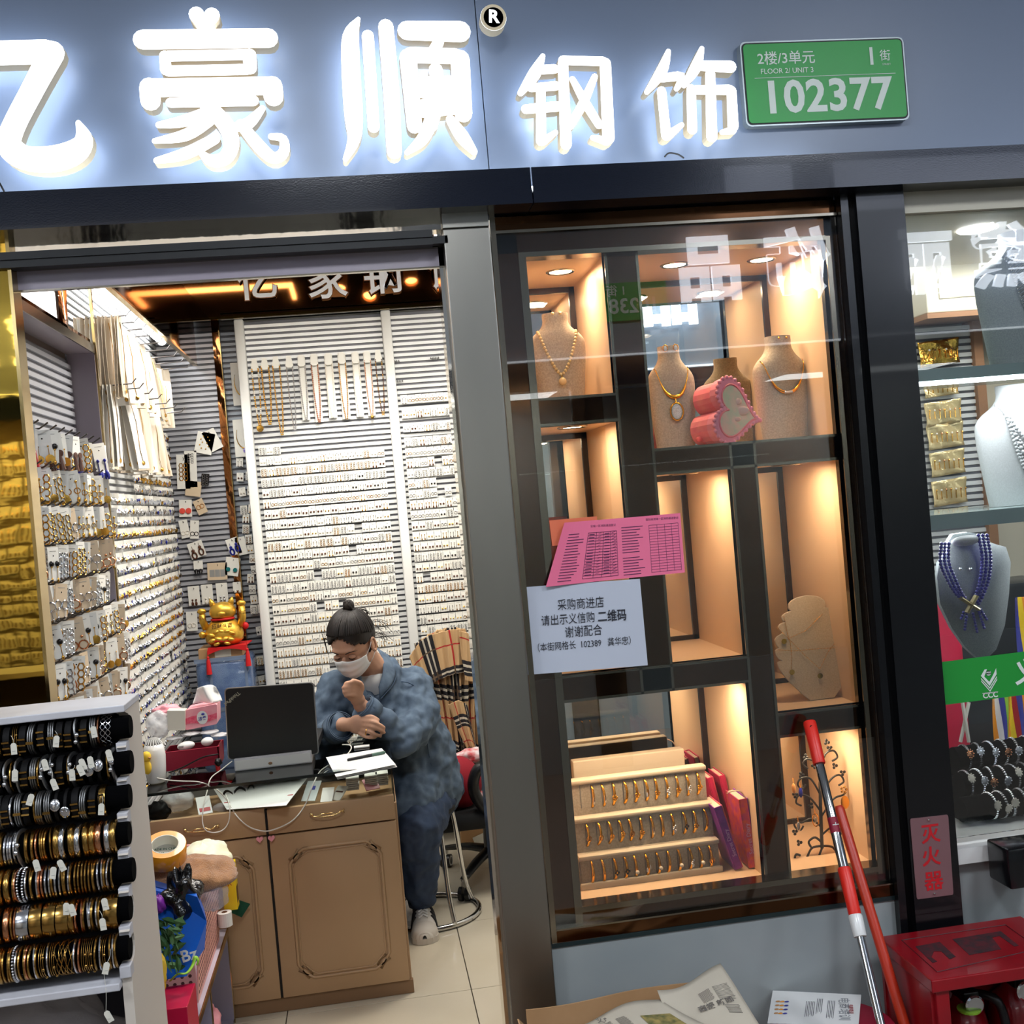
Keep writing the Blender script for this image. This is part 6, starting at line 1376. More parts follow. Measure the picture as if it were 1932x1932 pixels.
c = aty(276, 1428, 1.04); r = thing('yellow_duck_toy', 'small yellow soft toy between the rack and the humidifier', 'toy', tuple(c)); M().ball(c, (.016, .014, .018), 14, 10).build('head', mat('toy_yellow', S(236, 196, 60), .7), r, smooth=True); M().ball(c + V(0, 0, -.034), (.014, .012, .024), 14, 10).build('body', 'toy_yellow', r, smooth=True); M().ball(c + V(.012, -.01, -.002), (.006, .005, .003), 8, 6).build('beak', 'amber_bead', r)
# ---- things inside the glass tray
def tr_pt(px, py, dz=.0): return atz(px, py, zt0 + .004 + dz)
e4 = [tr_pt(400, 1484, .055), tr_pt(585, 1462, .065), tr_pt(540, 1520, .05), tr_pt(428, 1528, .04)]
r = thing('white_envelope', 'large white printed envelope with a red line in the glass tray', 'envelope', tuple(e4[3])); f = lambda u, v: lerp(lerp(e4[0], e4[1], u), lerp(e4[3], e4[2], u), v) + V(0, 0, .006 * math.sin(3 * u) * (1 - v)); M().sheet(f, 10, 8, .0012).build('envelope', 'paper', r)
m = M(); g2 = lambda u, v: f(u, v) + V(0, -.0005, .0016); m.quad(g2(.02, .72), g2(.98, .66), g2(.98, .69), g2(.02, .75)); m.build('red_line', 'red_bead', r)
m = M(); [m.sheet((lambda a, b, dd: lambda u, v: g2(lerp(a, b, u), .30 + .10 * v - .16 * math.sin(u * 3) + dd))(a, b, dd), 6, 1) for a, b, dd in ((.06, .18, .1), (.20, .34, .05), (.36, .44, 0))]; m.build('brush_print', 'pen_black', r)
def packet(px, py, w_, h_, rot, lab, mt, dz=.05, deco=None, name='packet'):
    cc = tr_pt(px, py, dz); R3 = Matrix.Rotation(rot, 3, 'Z') @ Matrix.Rotation(math.radians(35), 3, 'X'); r = thing(name, lab, 'packet', tuple(cc)); pts = [cc + R3 @ V(a * w_ / 2, b * h_ / 2, 0) for a, b in ((-1, -1), (1, -1), (1, 1), (-1, 1))]
    M().prism(pts, R3 @ V(0, 0, .003)).build('pouch', mt, r)
    if deco: M().prism([cc + R3 @ V(deco[0] + a * deco[2] / 2, deco[1] + b * deco[3] / 2, .0035) for a, b in ((-1, -1), (1, -1), (1, 1), (-1, 1))], R3 @ V(0, 0, .0004)).build('pouch_print', deco[4], r)
packet(385, 1520, .045, .075, .25, 'white packet with a red tree print at the left of the glass tray', 'paper', .04, (0, -.02, .035, .016, 'red_bead')); packet(588, 1493, .05, .085, -.35, 'silver pouch with a small black label in the glass tray', 'silver_pouch', .04, (.004, .012, .014, .016, 'ink_blue'))
packet(618, 1500, .04, .06, -.2, 'white card with fine gold chain in the glass tray', 'card_white', .035); packet(640, 1497, .045, .06, -.7, 'grey clear packet of brown studs in the glass tray', 'cream_paper', .035, (0, .005, .03, .006, 'brown_bead')); packet(700, 1480, .05, .05, .3, 'pink scrunched pouch at the right corner of the glass tray', 'pink_plastic', .03)
for i, (px, py) in enumerate(((665, 1472), (700, 1467), (720, 1463))):
    cc = tr_pt(px, py, .05); r = thing('card_stack', 'stack of clear wrapped white cards, %s under the printed sheets' % ('left', 'middle', 'right')[i], 'card stack', tuple(cc))
    for k in range(6): M().rbox(cc + V(-.022, -.02, -.03 + k * .007), cc + V(.020 + .001 * (k % 3), .03, -.0245 + k * .007), .001).build('card', 'card_white', r)
tag(crumple(tr_pt(335, 1510, .05), (.055, .05, .035), 21).build('plastic_bag', 'poly_bag_white', smooth=True), 'crumpled clear bag at the left end of the glass tray', 'plastic bag'); tag(crumple(tr_pt(425, 1522, .03), (.04, .02, .015), 23).build('plastic_bag', 'poly_bag', smooth=True), 'clear plastic bag beside the red and white packet', 'plastic bag')
tag(crumple(tr_pt(300, 1530, .03), (.04, .04, .03), 24).build('black_pouch', 'leather', smooth=True), 'black soft pouch at the far left end of the glass tray', 'pouch'); tag(crumple(tr_pt(460, 1525, .01), (.05, .02, .012), 25).build('green_pouch', mat('moss', S(90, 110, 50), .7), smooth=True), 'green pouch under the white envelope', 'pouch')
tag(crumple(atz(432, 1462, zg - .05), (.03, .03, .015), 26).build('gold_packet', 'bright_gold', smooth=True), 'crumpled gold foil packet under the glass left of the drawer box', 'packet'); tag(crumple(atz(375, 1470, zg - .05), (.07, .03, .015), 27).build('wine_pouch', 'wine_red', smooth=True), 'dark red pouch under the glass below the red box', 'pouch')
# ------------------------------------------------------------ blue wrapped stack, carton, lucky cat
yc_ = 2.30; b4 = [aty(x, y, yc_) for x, y in ((366, 1246), (472, 1236), (478, 1300), (370, 1400))]
mat('bubble_blue', S(62, 88, 132), .18, noise=(16, S(98, 122, 160), 4), bump=(260, .7, .003), coat=.6); mat('carton', S(178, 138, 96), .7, noise=(6, S(190, 150, 108))); mat('cat_gold', S(230, 182, 74), .34, .8, bump=(60, .12, .002)); mat('cat_red', S(206, 24, 30), .5)
bb = thing('wrapped_bundle', 'blue bubble wrapped bundle standing behind the laptop', 'bundle', ((b4[0].x + b4[1].x) / 2, yc_ + .15, 0)); m = M(); m.rbox((b4[0].x, yc_, .35), (b4[1].x, yc_ + .26, b4[0].z - .005), .03); m.build('wrapped_body', 'bubble_blue', bb, smooth=50)
m = M(); [m.box((b4[0].x - .001, yc_ - .002, z), (b4[1].x + .001, yc_, z + .018)) for z in (.78, 1.0)]; [m.box((x, yc_ - .002, .4), (x + .012, yc_ - .0005, b4[0].z - .03)) for x in (b4[0].x + .06, b4[1].x - .03)]; m.build('clear_tape', mat('tape_clear', S(140, 160, 190), .08, alpha=.5), bb)
zbt = b4[0].z - .004; cb = [aty(375, 1244, yc_ + .01), aty(458, 1236, yc_ + .01)]; ct = aty(375, 1226, yc_ + .01)
r = thing('carton', 'flat brown carton with a white label under the gold cat', 'box', (cb[0].x, yc_, zbt)); M().rbox((cb[0].x, yc_ + .01, zbt), (cb[1].x, yc_ + .20, ct.z), .002).build('carton_body', 'carton', r); M().box((cb[0].x + .07, yc_ + .009, zbt + .006), (cb[0].x + .14, yc_ + .0099, ct.z - .010)).build('carton_label', 'cream_paper', r)
zct = ct.z
mt_ = thing('red_mat', 'red cloth mat with two tassels hanging from its corners under the gold cat', 'mat', (cb[0].x + .1, yc_, zct)); xm0, xm1 = aty(392, 1225, yc_).x, aty(464, 1210, yc_).x
m = M(); m.sheet(lambda u, v: (lerp(xm0, xm1, u) + .01 * v, lerp(yc_ - .004, yc_ + .16, v), zct + .004 + .010 * u * (1 - v) * 0), 8, 6, .004); m.sheet(lambda u, v: (lerp(xm0, xm1, u), yc_ - .005 + .002 * math.sin(u * 9), zct + .004 - v * (.028 - .018 * math.sin(u * math.pi))), 10, 3, .003); m.build('cloth', 'cat_red', mt_, smooth=30)
for px, py in ((392, 1236), (466, 1220)):
    p = aty(px, py, yc_ - .008); m = M(); m.tube([p + V(0, 0, .02), p - V(0, 0, .008)], .0018, 6); m.ball(p - V(0, 0, .012), .0065, 10, 7); m.tube([p - V(0, 0, .016), p - V(0, 0, .03), p - V(0, 0, .085)], [.005, .0085, .0125], 12); m.build('tassel', 'cat_red', mt_, smooth=50)
cx = aty(425, 1215, yc_ + .07); cat = thing('lucky_cat', 'gold beckoning cat figurine with a red collar and both paws raised', 'figurine', (cx.x, yc_ + .07, zct + .008)); O = V(cx.x, yc_ + .07, zct + .008); sc = (aty(425, 1128, yc_ + .07).z - O.z) / .235
def cpt(x, y, z): return O + V(x, y, z) * sc
m = M(); m.lathe([(.0, 0), (.072, .0), (.094, .02), (.100, .05), (.090, .085), (.068, .115), (.05, .13), (0, .135)], O, 32, sx=sc, sy=sc * .8); 
m.v = [(O.x + (p[0] - O.x), O.y + (p[1] - O.y), O.z + (p[2] - O.z) * sc) for p in m.v]; m.build('body', 'cat_gold', cat, smooth=True)
m = M(); m.ball(cpt(0.003, -.012, .168), (.068 * sc, .056 * sc, .050 * sc), 28, 18); m.ball(cpt(.002, -.064, .160), (.022 * sc, .012 * sc, .012 * sc), 14, 8); m.build('head', 'cat_gold', cat, smooth=True)
for s in (-1, 1):
    m = M(); m.tube([cpt(s * .040, 0, .195), cpt(s * .052, -.002, .225), cpt(s * .056, -.002, .238)], [.020 * sc, .011 * sc, .002], 12); m.build('ear', 'cat_gold', cat, smooth=True)
    m = M(); m.tube([cpt(s * .085, -.01, .085), cpt(s * .100, -.012, .13), cpt(s * .100, -.014, .175 + .012 * s)], [.020 * sc, .018 * sc, .017 * sc], 14); m.ball(cpt(s * .100, -.016, .190 + .012 * s), (.022 * sc, .016 * sc, .016 * sc), 14, 10); m.build('raised_paw', 'cat_gold', cat, smooth=True)
    write('招财' if s < 0 else '进宝', cpt(s * .100, -.034, .150 + .006 * s), .022 * sc, 'brown_bead', 'lettering', cat)
m = M(); m.tube([cpt(.055 * math.cos(a), -.012 + .045 * math.sin(a), .130) for a in [math.tau * i / 30 for i in range(30)]], .006 * sc, 8, closed=True); m.build('red_collar', 'cat_red', cat, smooth=True)
for i, (x, z, q) in enumerate(((-.055, .055, .022), (-.03, .07, .02), (-.005, .072, .02), (.02, .068, .022), (.045, .06, .02), (-.05, .03, .02), (-.02, .035, .022), (.01, .032, .022), (.04, .03, .02), (-.03, .012, .018), (.02, .012, .018))):
    m = M(); m.ball(cpt(x, -.066 - .02 * (z < .05), z), (q * sc, .012 * sc, q * .55 * sc), 12, 8, R=Matrix.Rotation(.3 * (-1) ** i, 3, 'Y')); m.build('relief', 'cat_gold', cat, smooth=True)
m = M(); m.tube([cpt(-.07, -.085, .022), cpt(-.03, -.094, .028), cpt(.02, -.092, .022), cpt(.06, -.08, .028)], .003 * sc, 6); m.build('red_ribbon', 'cat_red', cat); write('招財進寶', cpt(0, -.067, .098), .026 * sc, 'brown_bead', 'lettering', cat, bold=.01)
m = M(); m.ball(cpt(-.105, -.03, .06), (.018 * sc,) * 3, 12, 8); m.build('ingot', 'cat_gold', cat, smooth=True); M().ball(cpt(.112, -.02, .085), (.016 * sc, .012 * sc, .018 * sc), 12, 8).build('bow', 'cat_red', cat, smooth=True)
# ------------------------------------------------------------ the shopkeeper, seated on a chrome stool and leaning on the counter
mat('skin', S(196, 148, 120), .5, noise=(14, S(204, 156, 130)), bump=(240, .15, .0006)); mat('hair', S(20, 15, 14), .5, noise=(60, S(34, 25, 22), 3, (1, 1, .2)), bump=(160, .5, .002, (1, 1, .15)))
mat('denim_shirt', S(74, 90, 110), .9, noise=(26, S(98, 115, 134), 5), bump=(420, .35, .001)); mat('denim_jeans', S(38, 52, 76), .85, noise=(18, S(54, 70, 96), 5), bump=(420, .35, .001)); mat('denim_seam', S(62, 80, 102), .85); mat('mask_white', S(232, 232, 232), .7); mat('tee_white', S(222, 222, 220), .8); mat('shoe_white', S(214, 208, 200), .6); mat('stripe_black', S(22, 22, 24), .5); mat('sole', S(200, 192, 182), .7)
def remesh(m, name, mt, parent, voxel, smooth=4, disp=None):
    me = m.mesh('tmp', mt, ORG.get(parent.name, (0, 0, 0))); o = bpy.data.objects.new('tmp', me); C.objects.link(o)
    r = o.modifiers.new('r', 'REMESH'); r.mode = 'VOXEL'; r.voxel_size = voxel
    s = o.modifiers.new('s', 'SMOOTH'); s.factor = .5; s.iterations = smooth
    if disp:
        t = bpy.data.textures.new('folds', 'CLOUDS'); t.noise_scale = disp[0]; t.noise_depth = 1
        d = o.modifiers.new('d', 'DISPLACE'); d.texture = t; d.strength = disp[1]; d.mid_level = .5
    dg = bpy.context.evaluated_depsgraph_get(); nm = bpy.data.meshes.new_from_object(o.evaluated_get(dg)); bpy.data.objects.remove(o)
    nm.name = name; nm.materials.clear(); nm.materials.append(MATS[mt]); nm.polygons.foreach_set('use_smooth', [True] * len(nm.polygons))
    ob = bpy.data.objects.new(name, nm); C.objects.link(ob); ob.parent = parent; ORG[ob.name] = ORG.get(parent.name, (0, 0, 0)); return ob
def limb(m, pts, rs, seg=16):
    m.tube(smooth_path(pts, 5) if len(pts) > 2 else pts, [ipl([(i, r) for i, r in enumerate(rs)], k / 5) for k in range((len(pts) - 1) * 5 + 1)] if len(pts) > 2 else rs, seg)
    for p, r in ((pts[0], rs[0]), (pts[-1], rs[-1])): m.ball(p, r, seg, 10)
A = aty
H = A(665, 1214, 1.46); Fd = V(-.40, -.78, -.47).normalized(); Ud = (V(0, 0, 1) - Fd * Fd.z).normalized(); Ld = Fd.cross(Ud) * -1   # her left (screen right)
Ld = Ud.cross(Fd); 
if Ld.x < 0: Ld = -Ld
HB = Matrix((Ld, -Fd, Ud)).transposed()
def hd(l, f, u): return H + Ld * l + Fd * f + Ud * u
pelvis = A(806, 1488, 1.74); belly = A(788, 1420, 1.70); chest = A(742, 1345, 1.63); neck = A(708, 1272, 1.58)
shL = A(778, 1300, 1.62); shR = A(640, 1302, 1.56); elL = A(758, 1397, 1.42); wrL = A(680, 1330, 1.37); elR = A(612, 1392, 1.50); wrR = A(647, 1367, 1.36)
hipL = A(812, 1492, 1.74); knL = A(788, 1560, 1.46); ank = A(796, 1708, 1.53); knR = V(.09, 1.62, .50); ankR = V(.07, 1.74, .10); hipR = pelvis + V(-.10, .02, 0)
pers = thing('person', 'person in a denim shirt and white face mask leaning on the counter, fist at chin', 'person', (pelvis.x, pelvis.y, 0))
# body: one continuous surface
b = M()
b.ball(hd(0, -.006, .022), (.074, .092, .090), 28, 20, R=HB); b.ball(hd(0, .022, -.045), (.058, .066, .062), 22, 14, R=HB); b.ball(hd(0, .070, -.075), (.026, .022, .02), 14, 10, R=HB); b.ball(hd(0, .092, -.022), (.012, .014, .022), 12, 8, R=HB); b.ball(hd(0, .076, .024), (.048, .016, .012), 16, 8, R=HB)
for s in (-1, 1): b.ball(hd(s * .034, .066, -.03), (.02, .016, .018), 12, 8, R=HB)
limb(b, [hd(0, -.02, -.05), neck, chest + V(0, .03, 0)], [.052, .058, .06]); limb(b, [chest, belly, pelvis], [.095, .11, .11]); limb(b, [shL, A(788, 1355, 1.53), elL], [.04, .038, .036]); limb(b, [elL, wrL], [.040, .027]); limb(b, [shR, A(622, 1350, 1.54), elR], [.04, .038, .036]); limb(b, [elR, wrR], [.040, .027])
limb(b, [neck, shL], [.045, .04]); limb(b, [neck, shR], [.045, .04])
limb(b, [hipL, knL], [.085, .058]); limb(b, [knL, ank], [.055, .036]); limb(b, [hipR, knR], [.085, .058]); limb(b, [knR, ankR], [.055, .036])
# resting hand: back of the hand towards us, fingers to the right
def finger(m, pts, r): limb(m, pts, [r, r * .96, r * .88, r * .78][:len(pts)] if len(pts) > 2 else [r, r * .8], 10)
pal = A(672, 1367, 1.335)
b.ball(lerp(wrR, pal, .45), (.030, .020, .026), 14, 10); b.ball(pal + V(.004, 0, 0), (.036, .018, .036), 16, 12); b.ball(A(684, 1362, 1.332), (.022, .014, .018), 12, 8)
finger(b, [A(688, 1354, 1.33), A(700, 1352, 1.318), A(713, 1358, 1.318)], .0088)
finger(b, [A(686, 1361, 1.325), A(703, 1362, 1.308), A(715, 1367, 1.306), A(725, 1373, 1.312)], .0088)
finger(b, [A(685, 1369, 1.322), A(702, 1371, 1.306), A(714, 1376, 1.304), A(725, 1382, 1.310)], .0088)
finger(b, [A(683, 1377, 1.322), A(698, 1381, 1.306), A(709, 1386, 1.304), A(718, 1389, 1.310)], .0082)
finger(b, [A(678, 1384, 1.325), A(690, 1390, 1.312), A(700, 1392, 1.308), A(708, 1392, 1.312)], .0074)
# fist under the chin
fc = A(668, 1306, 1.345)
b.ball(fc, (.034, .024, .036), 16, 12); b.ball(lerp(fc, wrL, .55), (.028, .024, .026), 14, 10)
for i, (kx, ky, tx, ty) in enumerate(((674, 1287, 652, 1290), (671, 1295, 648, 1298), (670, 1303, 649, 1306), (670, 1311, 652, 1313))):
    k = A(kx, ky, 1.325); q = A((kx + tx) / 2, (ky + ty) / 2 - 1, 1.305); t = A(tx, ty, 1.315); e = A(tx + 9, ty + 3, 1.34)
    finger(b, [k, q, t, e], (.0092, .0092, .0088, .0080)[i])
finger(b, [A(684, 1300, 1.34), A(680, 1289, 1.318), A(666, 1284, 1.308)], .0092)
remesh(b, 'body', 'skin', pers, .0042, 5)
# ear, eyes, brows
m = M(); e0 = hd(.076, -.008, -.012); m.tube([e0 + (Ud * math.cos(a) * .026 + -Fd * math.sin(a) * .015) + Ld * .004 for a in [math.tau * i / 20 for i in range(20)]], .0052, 8, closed=True); m.ball(e0, (.006, .014, .022), 12, 8, R=HB); m.ball(e0 - Ud * .026, (.007, .007, .008), 10, 6, R=HB); m.build('ear', 'skin', pers, smooth=True)
mat('lash', S(30, 20, 18), .6)
for s in (-1, 1):
    m = M(); m.tube(smooth_path([hd(s * .014, .0895, .016), hd(s * .028, .0885, .022), hd(s * .044, .077, .020), hd(s * .052, .066, .014)], 4), [.0022, .003, .0028, .0024, .003, .003, .003, .0028, .0024, .002, .0016, .0012, .001], 6, flat=.6); m.build('eyebrow', 'lash', pers, smooth=True)
    m = M(); m.ball(hd(s * .031, .079, -.002), (.0145, .008, .0085), 14, 8, R=HB); m.build('eyelid', 'skin', pers, smooth=True)
    m = M(); m.tube(smooth_path([hd(s * .018, .0845, -.005), hd(s * .030, .0875, -.0095), hd(s * .043, .0795, -.006)], 4), .0013, 6); m.build('eyelashes', 'lash', pers, smooth=True)
# mask
def mk(u, v, o=0):
    a = u * math.radians(66); U_ = lerp(-.012 - .010 * abs(u) ** 1.5 + .010 * (1 - abs(u)) ** 3, -.105 + .030 * abs(u) ** 1.6, v); bul = .117 - .014 * (v - .35) ** 2 * 4 + .0022 * math.sin(v * 19)
    return hd(.074 * math.sin(a) * (1 - .12 * v), bul * math.cos(a) * .98 - .004 + o - .012 * v * v, U_)
mo = M(); mo.sheet(lambda i, j: mk(i * 2 - 1, j), 26, 26, .0012); mo.build('face_mask', 'mask_white', pers, smooth=True)
m = M(); m.tube(smooth_path([mk(1, .04), hd(.080, .020, -.002), hd(.082, -.004, .014)], 5), .0011, 5); m.tube(smooth_path([mk(1, .96), hd(.078, .02, -.050), hd(.082, -.008, -.034)], 5), .0011, 5); m.build('ear_loop', 'mask_white', pers)
# hair
m = M(); R1 = (.0835, .104, .103); vs = []; seg, rings = 48, 34
hc0 = hd(0, -.012, .030)
g = {}; 
for i in range(rings + 1):
    t = math.pi * i / rings
    for j in range(seg):
        a = math.tau * j / seg; l, f_, u_ = math.sin(t) * math.cos(a), math.sin(t) * math.sin(a), math.cos(t); wv = 1 + .012 * math.sin(a * 9 + t * 3) + .008 * math.sin(a * 23)
        g[i, j] = (hc0 + (Ld * l * R1[0] + Fd * f_ * R1[1] + Ud * u_ * R1[2]) * wv, f_, u_, l)
ids = {}
for i in range(rings):
    for j in range(seg):
        q = [(i, j), (i + 1, j), (i + 1, (j + 1) % seg), (i, (j + 1) % seg)]; _, f_, u_, l = g[q[0]]
        line = .54 - .62 * abs(l) ** 1.5 if f_ > 0 else -.72
        if f_ < .25 and abs(l) > .8: line = -.05 if f_ > -.12 else -.6
        if u_ < line: continue
        for z in q:
            if z not in ids: ids[z] = len(vs); vs.append(g[z][0])
        m.f.append(tuple(ids[z] for z in q)); m.mi.append(0)
m.v = [tuple(p) for p in vs]; hob = m.build('hair', 'hair', pers, smooth=True); sd = hob.modifiers.new('thick', 'SOLIDIFY'); sd.thickness = .012; sd.offset = -1
m = M(); rr = random.Random(8); d1 = V(.14, -.30, .94).normalized()
for i in range(120):
    a = math.radians(lerp(-205, 25, i / 119) + rr.uniform(-2, 2)) ; fr = max(0, -math.sin(a)); d0 = V(math.cos(a), fr if fr > 0 else -math.sin(a), 0)
    d0 = V(math.cos(a), -math.sin(a), lerp(.08, .62, fr ** .8)).normalized(); om = d0.angle(d1); pts = []
    for k in range(9):
        t = k / 8 * .93; q = (d0 * math.sin((1 - t) * om) + d1 * math.sin(t * om)) / math.sin(om); e = 1.012 + rr.uniform(0, .012); pts.append(hc0 + (Ld * q.x * R1[0] + Fd * q.y * R1[1] + Ud * q.z * R1[2]) * e)
    m.tube(smooth_path(pts, 2), .0024, 5)
m.build('hair_strands', 'hair', hob, smooth=True)['kind'] = 'stuff'
bc = hd(.012, -.045, .138); bn = M(); bn.ball(bc, (.021, .021, .024), 16, 12); bn.ball(bc + Ud * .0 + Ld * -.012 - Ud * .018, (.016, .016, .012), 12, 8)
for i in range(5): a = i * 1.3; bn.tube(smooth_path([bc + Ld * .02 * math.cos(a) - Ud * .016, bc + Ld * .014 * math.cos(a + 1) + Fd * .016, bc + Ld * .01 * math.cos(a + 2) + Ud * .022], 4), .006, 6)
bn.build('hair_bun', 'hair', hob, smooth=True)
m = M(); rr = random.Random(4)
for i in range(16): s0 = hd(.05 + rr.uniform(-.01, .02), -.075, -.01 + rr.uniform(-.02, .06)); m.tube(smooth_path([s0, s0 + V(.03, .0, -.004 + rr.uniform(-.01, .012)), s0 + V(.055 + rr.uniform(-.02, .02), .0, -.028 + rr.uniform(-.02, .02))], 4), .0009, 4)
for i in range(10): s0 = hd(-.078, .02, .03 + rr.uniform(-.02, .03)); m.tube(smooth_path([s0, s0 + V(-.018, -.0, .012), s0 + V(-.012, -.01, -.028 + rr.uniform(-.01, .01))], 4), .0008, 4)
for i in range(8): s0 = hd(.03, -.06, .105); m.tube(smooth_path([s0, s0 + V(.025, 0, rr.uniform(-.002, .012)), s0 + V(.045 + rr.uniform(-.01, .01), 0, -.018)], 4), .001, 4)
m.build('loose_strands', 'hair', hob)['kind'] = 'stuff'
m = M(); m.tube([hd(.035, -.055, .100) + (Ld * math.cos(a) - Ud * .3 * math.cos(a)) * .014 + Fd * math.sin(a) * .014 for a in [math.tau * i / 14 for i in range(14)]], .003, 6, closed=True); m.build('hair_tie', mat('hair_tie', S(200, 190, 180), .5), hob)
# tee shirt at the neck
m = M(); limb(m, [neck + V(-.012, -.026, -.026), chest + V(-.02, -.04, .06)], [.060, .062]); remesh(m, 't_shirt', 'tee_white', pers, .006, 4)
# denim shirt
s = M(); limb(s, [chest + V(.012, .02, 0), belly, pelvis + V(.0, 0, .01)], [.135, .142, .140], 24); limb(s, [chest + V(.03, .0, .03), shL], [.10, .078]); limb(s, [chest + V(-.05, .0, .02), shR], [.10, .076])
limb(s, [shL, A(788, 1355, 1.53), elL + V(.012, .01, .012)], [.082, .080, .066], 20); limb(s, [elL, lerp(elL, wrL, .5), lerp(elL, wrL, .80)], [.064, .056, .048], 18); limb(s, [shR, A(622, 1350, 1.54), elR], [.080, .074, .064], 20); limb(s, [elR, lerp(elR, wrR, .5), lerp(elR, wrR, .74)], [.060, .056, .050], 18)
limb(s, [belly + V(-.03, -.06, 0), A(772, 1500, 1.60)], [.10, .085], 18); s.ball(A(790, 1490, 1.68), (.115, .14, .075), 20, 14)
limb(s, [A(738, 1262, 1.62), A(738, 1300, 1.56), A(722, 1345, 1.52)], [.040, .052, .06], 14); limb(s, [A(668, 1290, 1.56), A(690, 1345, 1.52)], [.05, .06], 14); limb(s, [A(800, 1478, 1.66), A(776, 1505, 1.56), A(766, 1528, 1.52)], [.10, .10, .088], 18)
sh = remesh(s, 'denim_shirt', 'denim_shirt', pers, .0075, 5, (.055, .036))
# collar leaves
for lab_, top_, bot_ in (('collar', [(712, 1222, 1.62), (722, 1242, 1.56), (722, 1268, 1.50), (714, 1296, 1.47)], [(734, 1236, 1.64), (748, 1262, 1.57), (742, 1290, 1.50), (718, 1318, 1.465)]), ('collar', [(678, 1262, 1.50), (684, 1290, 1.475), (694, 1312, 1.465)], [(664, 1268, 1.50), (668, 1300, 1.475), (682, 1326, 1.46)])):
    a_, b_ = smooth_path([A(*q) for q in top_], 5), smooth_path([A(*q) for q in bot_], 5); n = len(a_) - 1; m = M(); m.sheet(lambda u, v: lerp(a_[int(round(u * n))], b_[int(round(u * n))], v) + V(0, -.010 * math.sin(v * math.pi), 0), n, 5, .004); m.build('collar', 'denim_shirt', sh, smooth=True)
    m = M(); m.tube([p + V(0, -.004, 0) for p in b_], .0016, 5); m.build('seam', 'denim_seam', sh)
# hem tail, cuffs, seams, buttons
m = M()
m.tube(smooth_path([A(802, 1330, 1.535), A(806, 1400, 1.55), A(815, 1450, 1.58)], 5), .002, 5); m.tube(smooth_path([A(748, 1286, 1.56), A(770, 1288, 1.54), A(790, 1300, 1.545), A(806, 1322, 1.55)], 5), .0022, 5); m.build('seam', 'denim_seam', sh)
def cuff(a, b_, r0, r1, nm='cuff'):
    a, b_ = V(a), V(b_); m = M(); d = (b_ - a).normalized(); m.tube([a, lerp(a, b_, .5), b_], [r0, r0 * 1.06, r1], 24, caps=False); m.tube([a, b_], [r0 - .004, r1 - .005], 24, caps=False); m.tube([b_ - d * .001, b_ + d * .001], [r1 + .001] * 2, 24, caps=False); o = m.build(nm, 'denim_shirt', sh, smooth=60); md = o.modifiers.new('t', 'SOLIDIFY'); md.thickness = .003
    m = M(); m.tube([b_ - d * .006 + q for q in ring_pts(d, r1 + .0035)], .0012, 4, closed=True); m.build('seam', 'denim_seam', o)
def ring_pts(d, r, n=24):
    a = d.orthogonal().normalized(); c = d.cross(a); return [a * math.cos(math.tau * i / n) * r + c * math.sin(math.tau * i / n) * r for i in range(n)]
cuff(lerp(elL, wrL, .70), lerp(elL, wrL, .96), .052, .050); cuff(lerp(elR, wrR, .58), lerp(elR, wrR, .92), .054, .052)
m = M(); [m.ball(A(x, y, Y), .0045, 8, 6) for x, y, Y in ((741, 1343, 1.475), (628, 1398, 1.40))]; m.build('button', 'pen_black', sh)
m = M(); p = A(690, 1381, 1.301); m.tube([p + V(.002 * math.cos(a), .0095 * math.sin(a), .0098 * math.cos(a)) for a in [math.tau * i / 16 for i in range(16)]], .0012, 5, closed=True); m.build('gold_ring', 'bright_gold', pers)
# jeans
j = M(); limb(j, [hipL + V(0, 0, -.01), lerp(hipL, knL, .5) + V(0, 0, -.01), knL], [.115, .100, .084], 22); limb(j, [knL, lerp(knL, ank, .35), lerp(knL, ank, .8), ank + V(0, 0, .03)], [.084, .078, .062, .050], 22); limb(j, [hipR, knR], [.11, .08], 18); limb(j, [knR, ankR + V(0, 0, .05)], [.078, .052], 18); j.ball(pelvis, (.15, .12, .11), 20, 14)
je = remesh(j, 'jeans', 'denim_jeans', pers, .009, 4, (.05, .028))
m = M(); c = ank + V(0, 0, .014); m.tube([c + V(0, 0, -.012), c + V(0, 0, .012)], [.050, .053], 24, caps=False); o = m.build('turn_up', 'denim_jeans', je, smooth=True); o.modifiers.new('t', 'SOLIDIFY').thickness = .004
m = M(); m.tube([ank + V(0, 0, -.06), ank + V(0, 0, .02)], [.036, .038], 16); m.build('sock', mat('sock_dark', S(60, 56, 54), .9), pers, smooth=True)
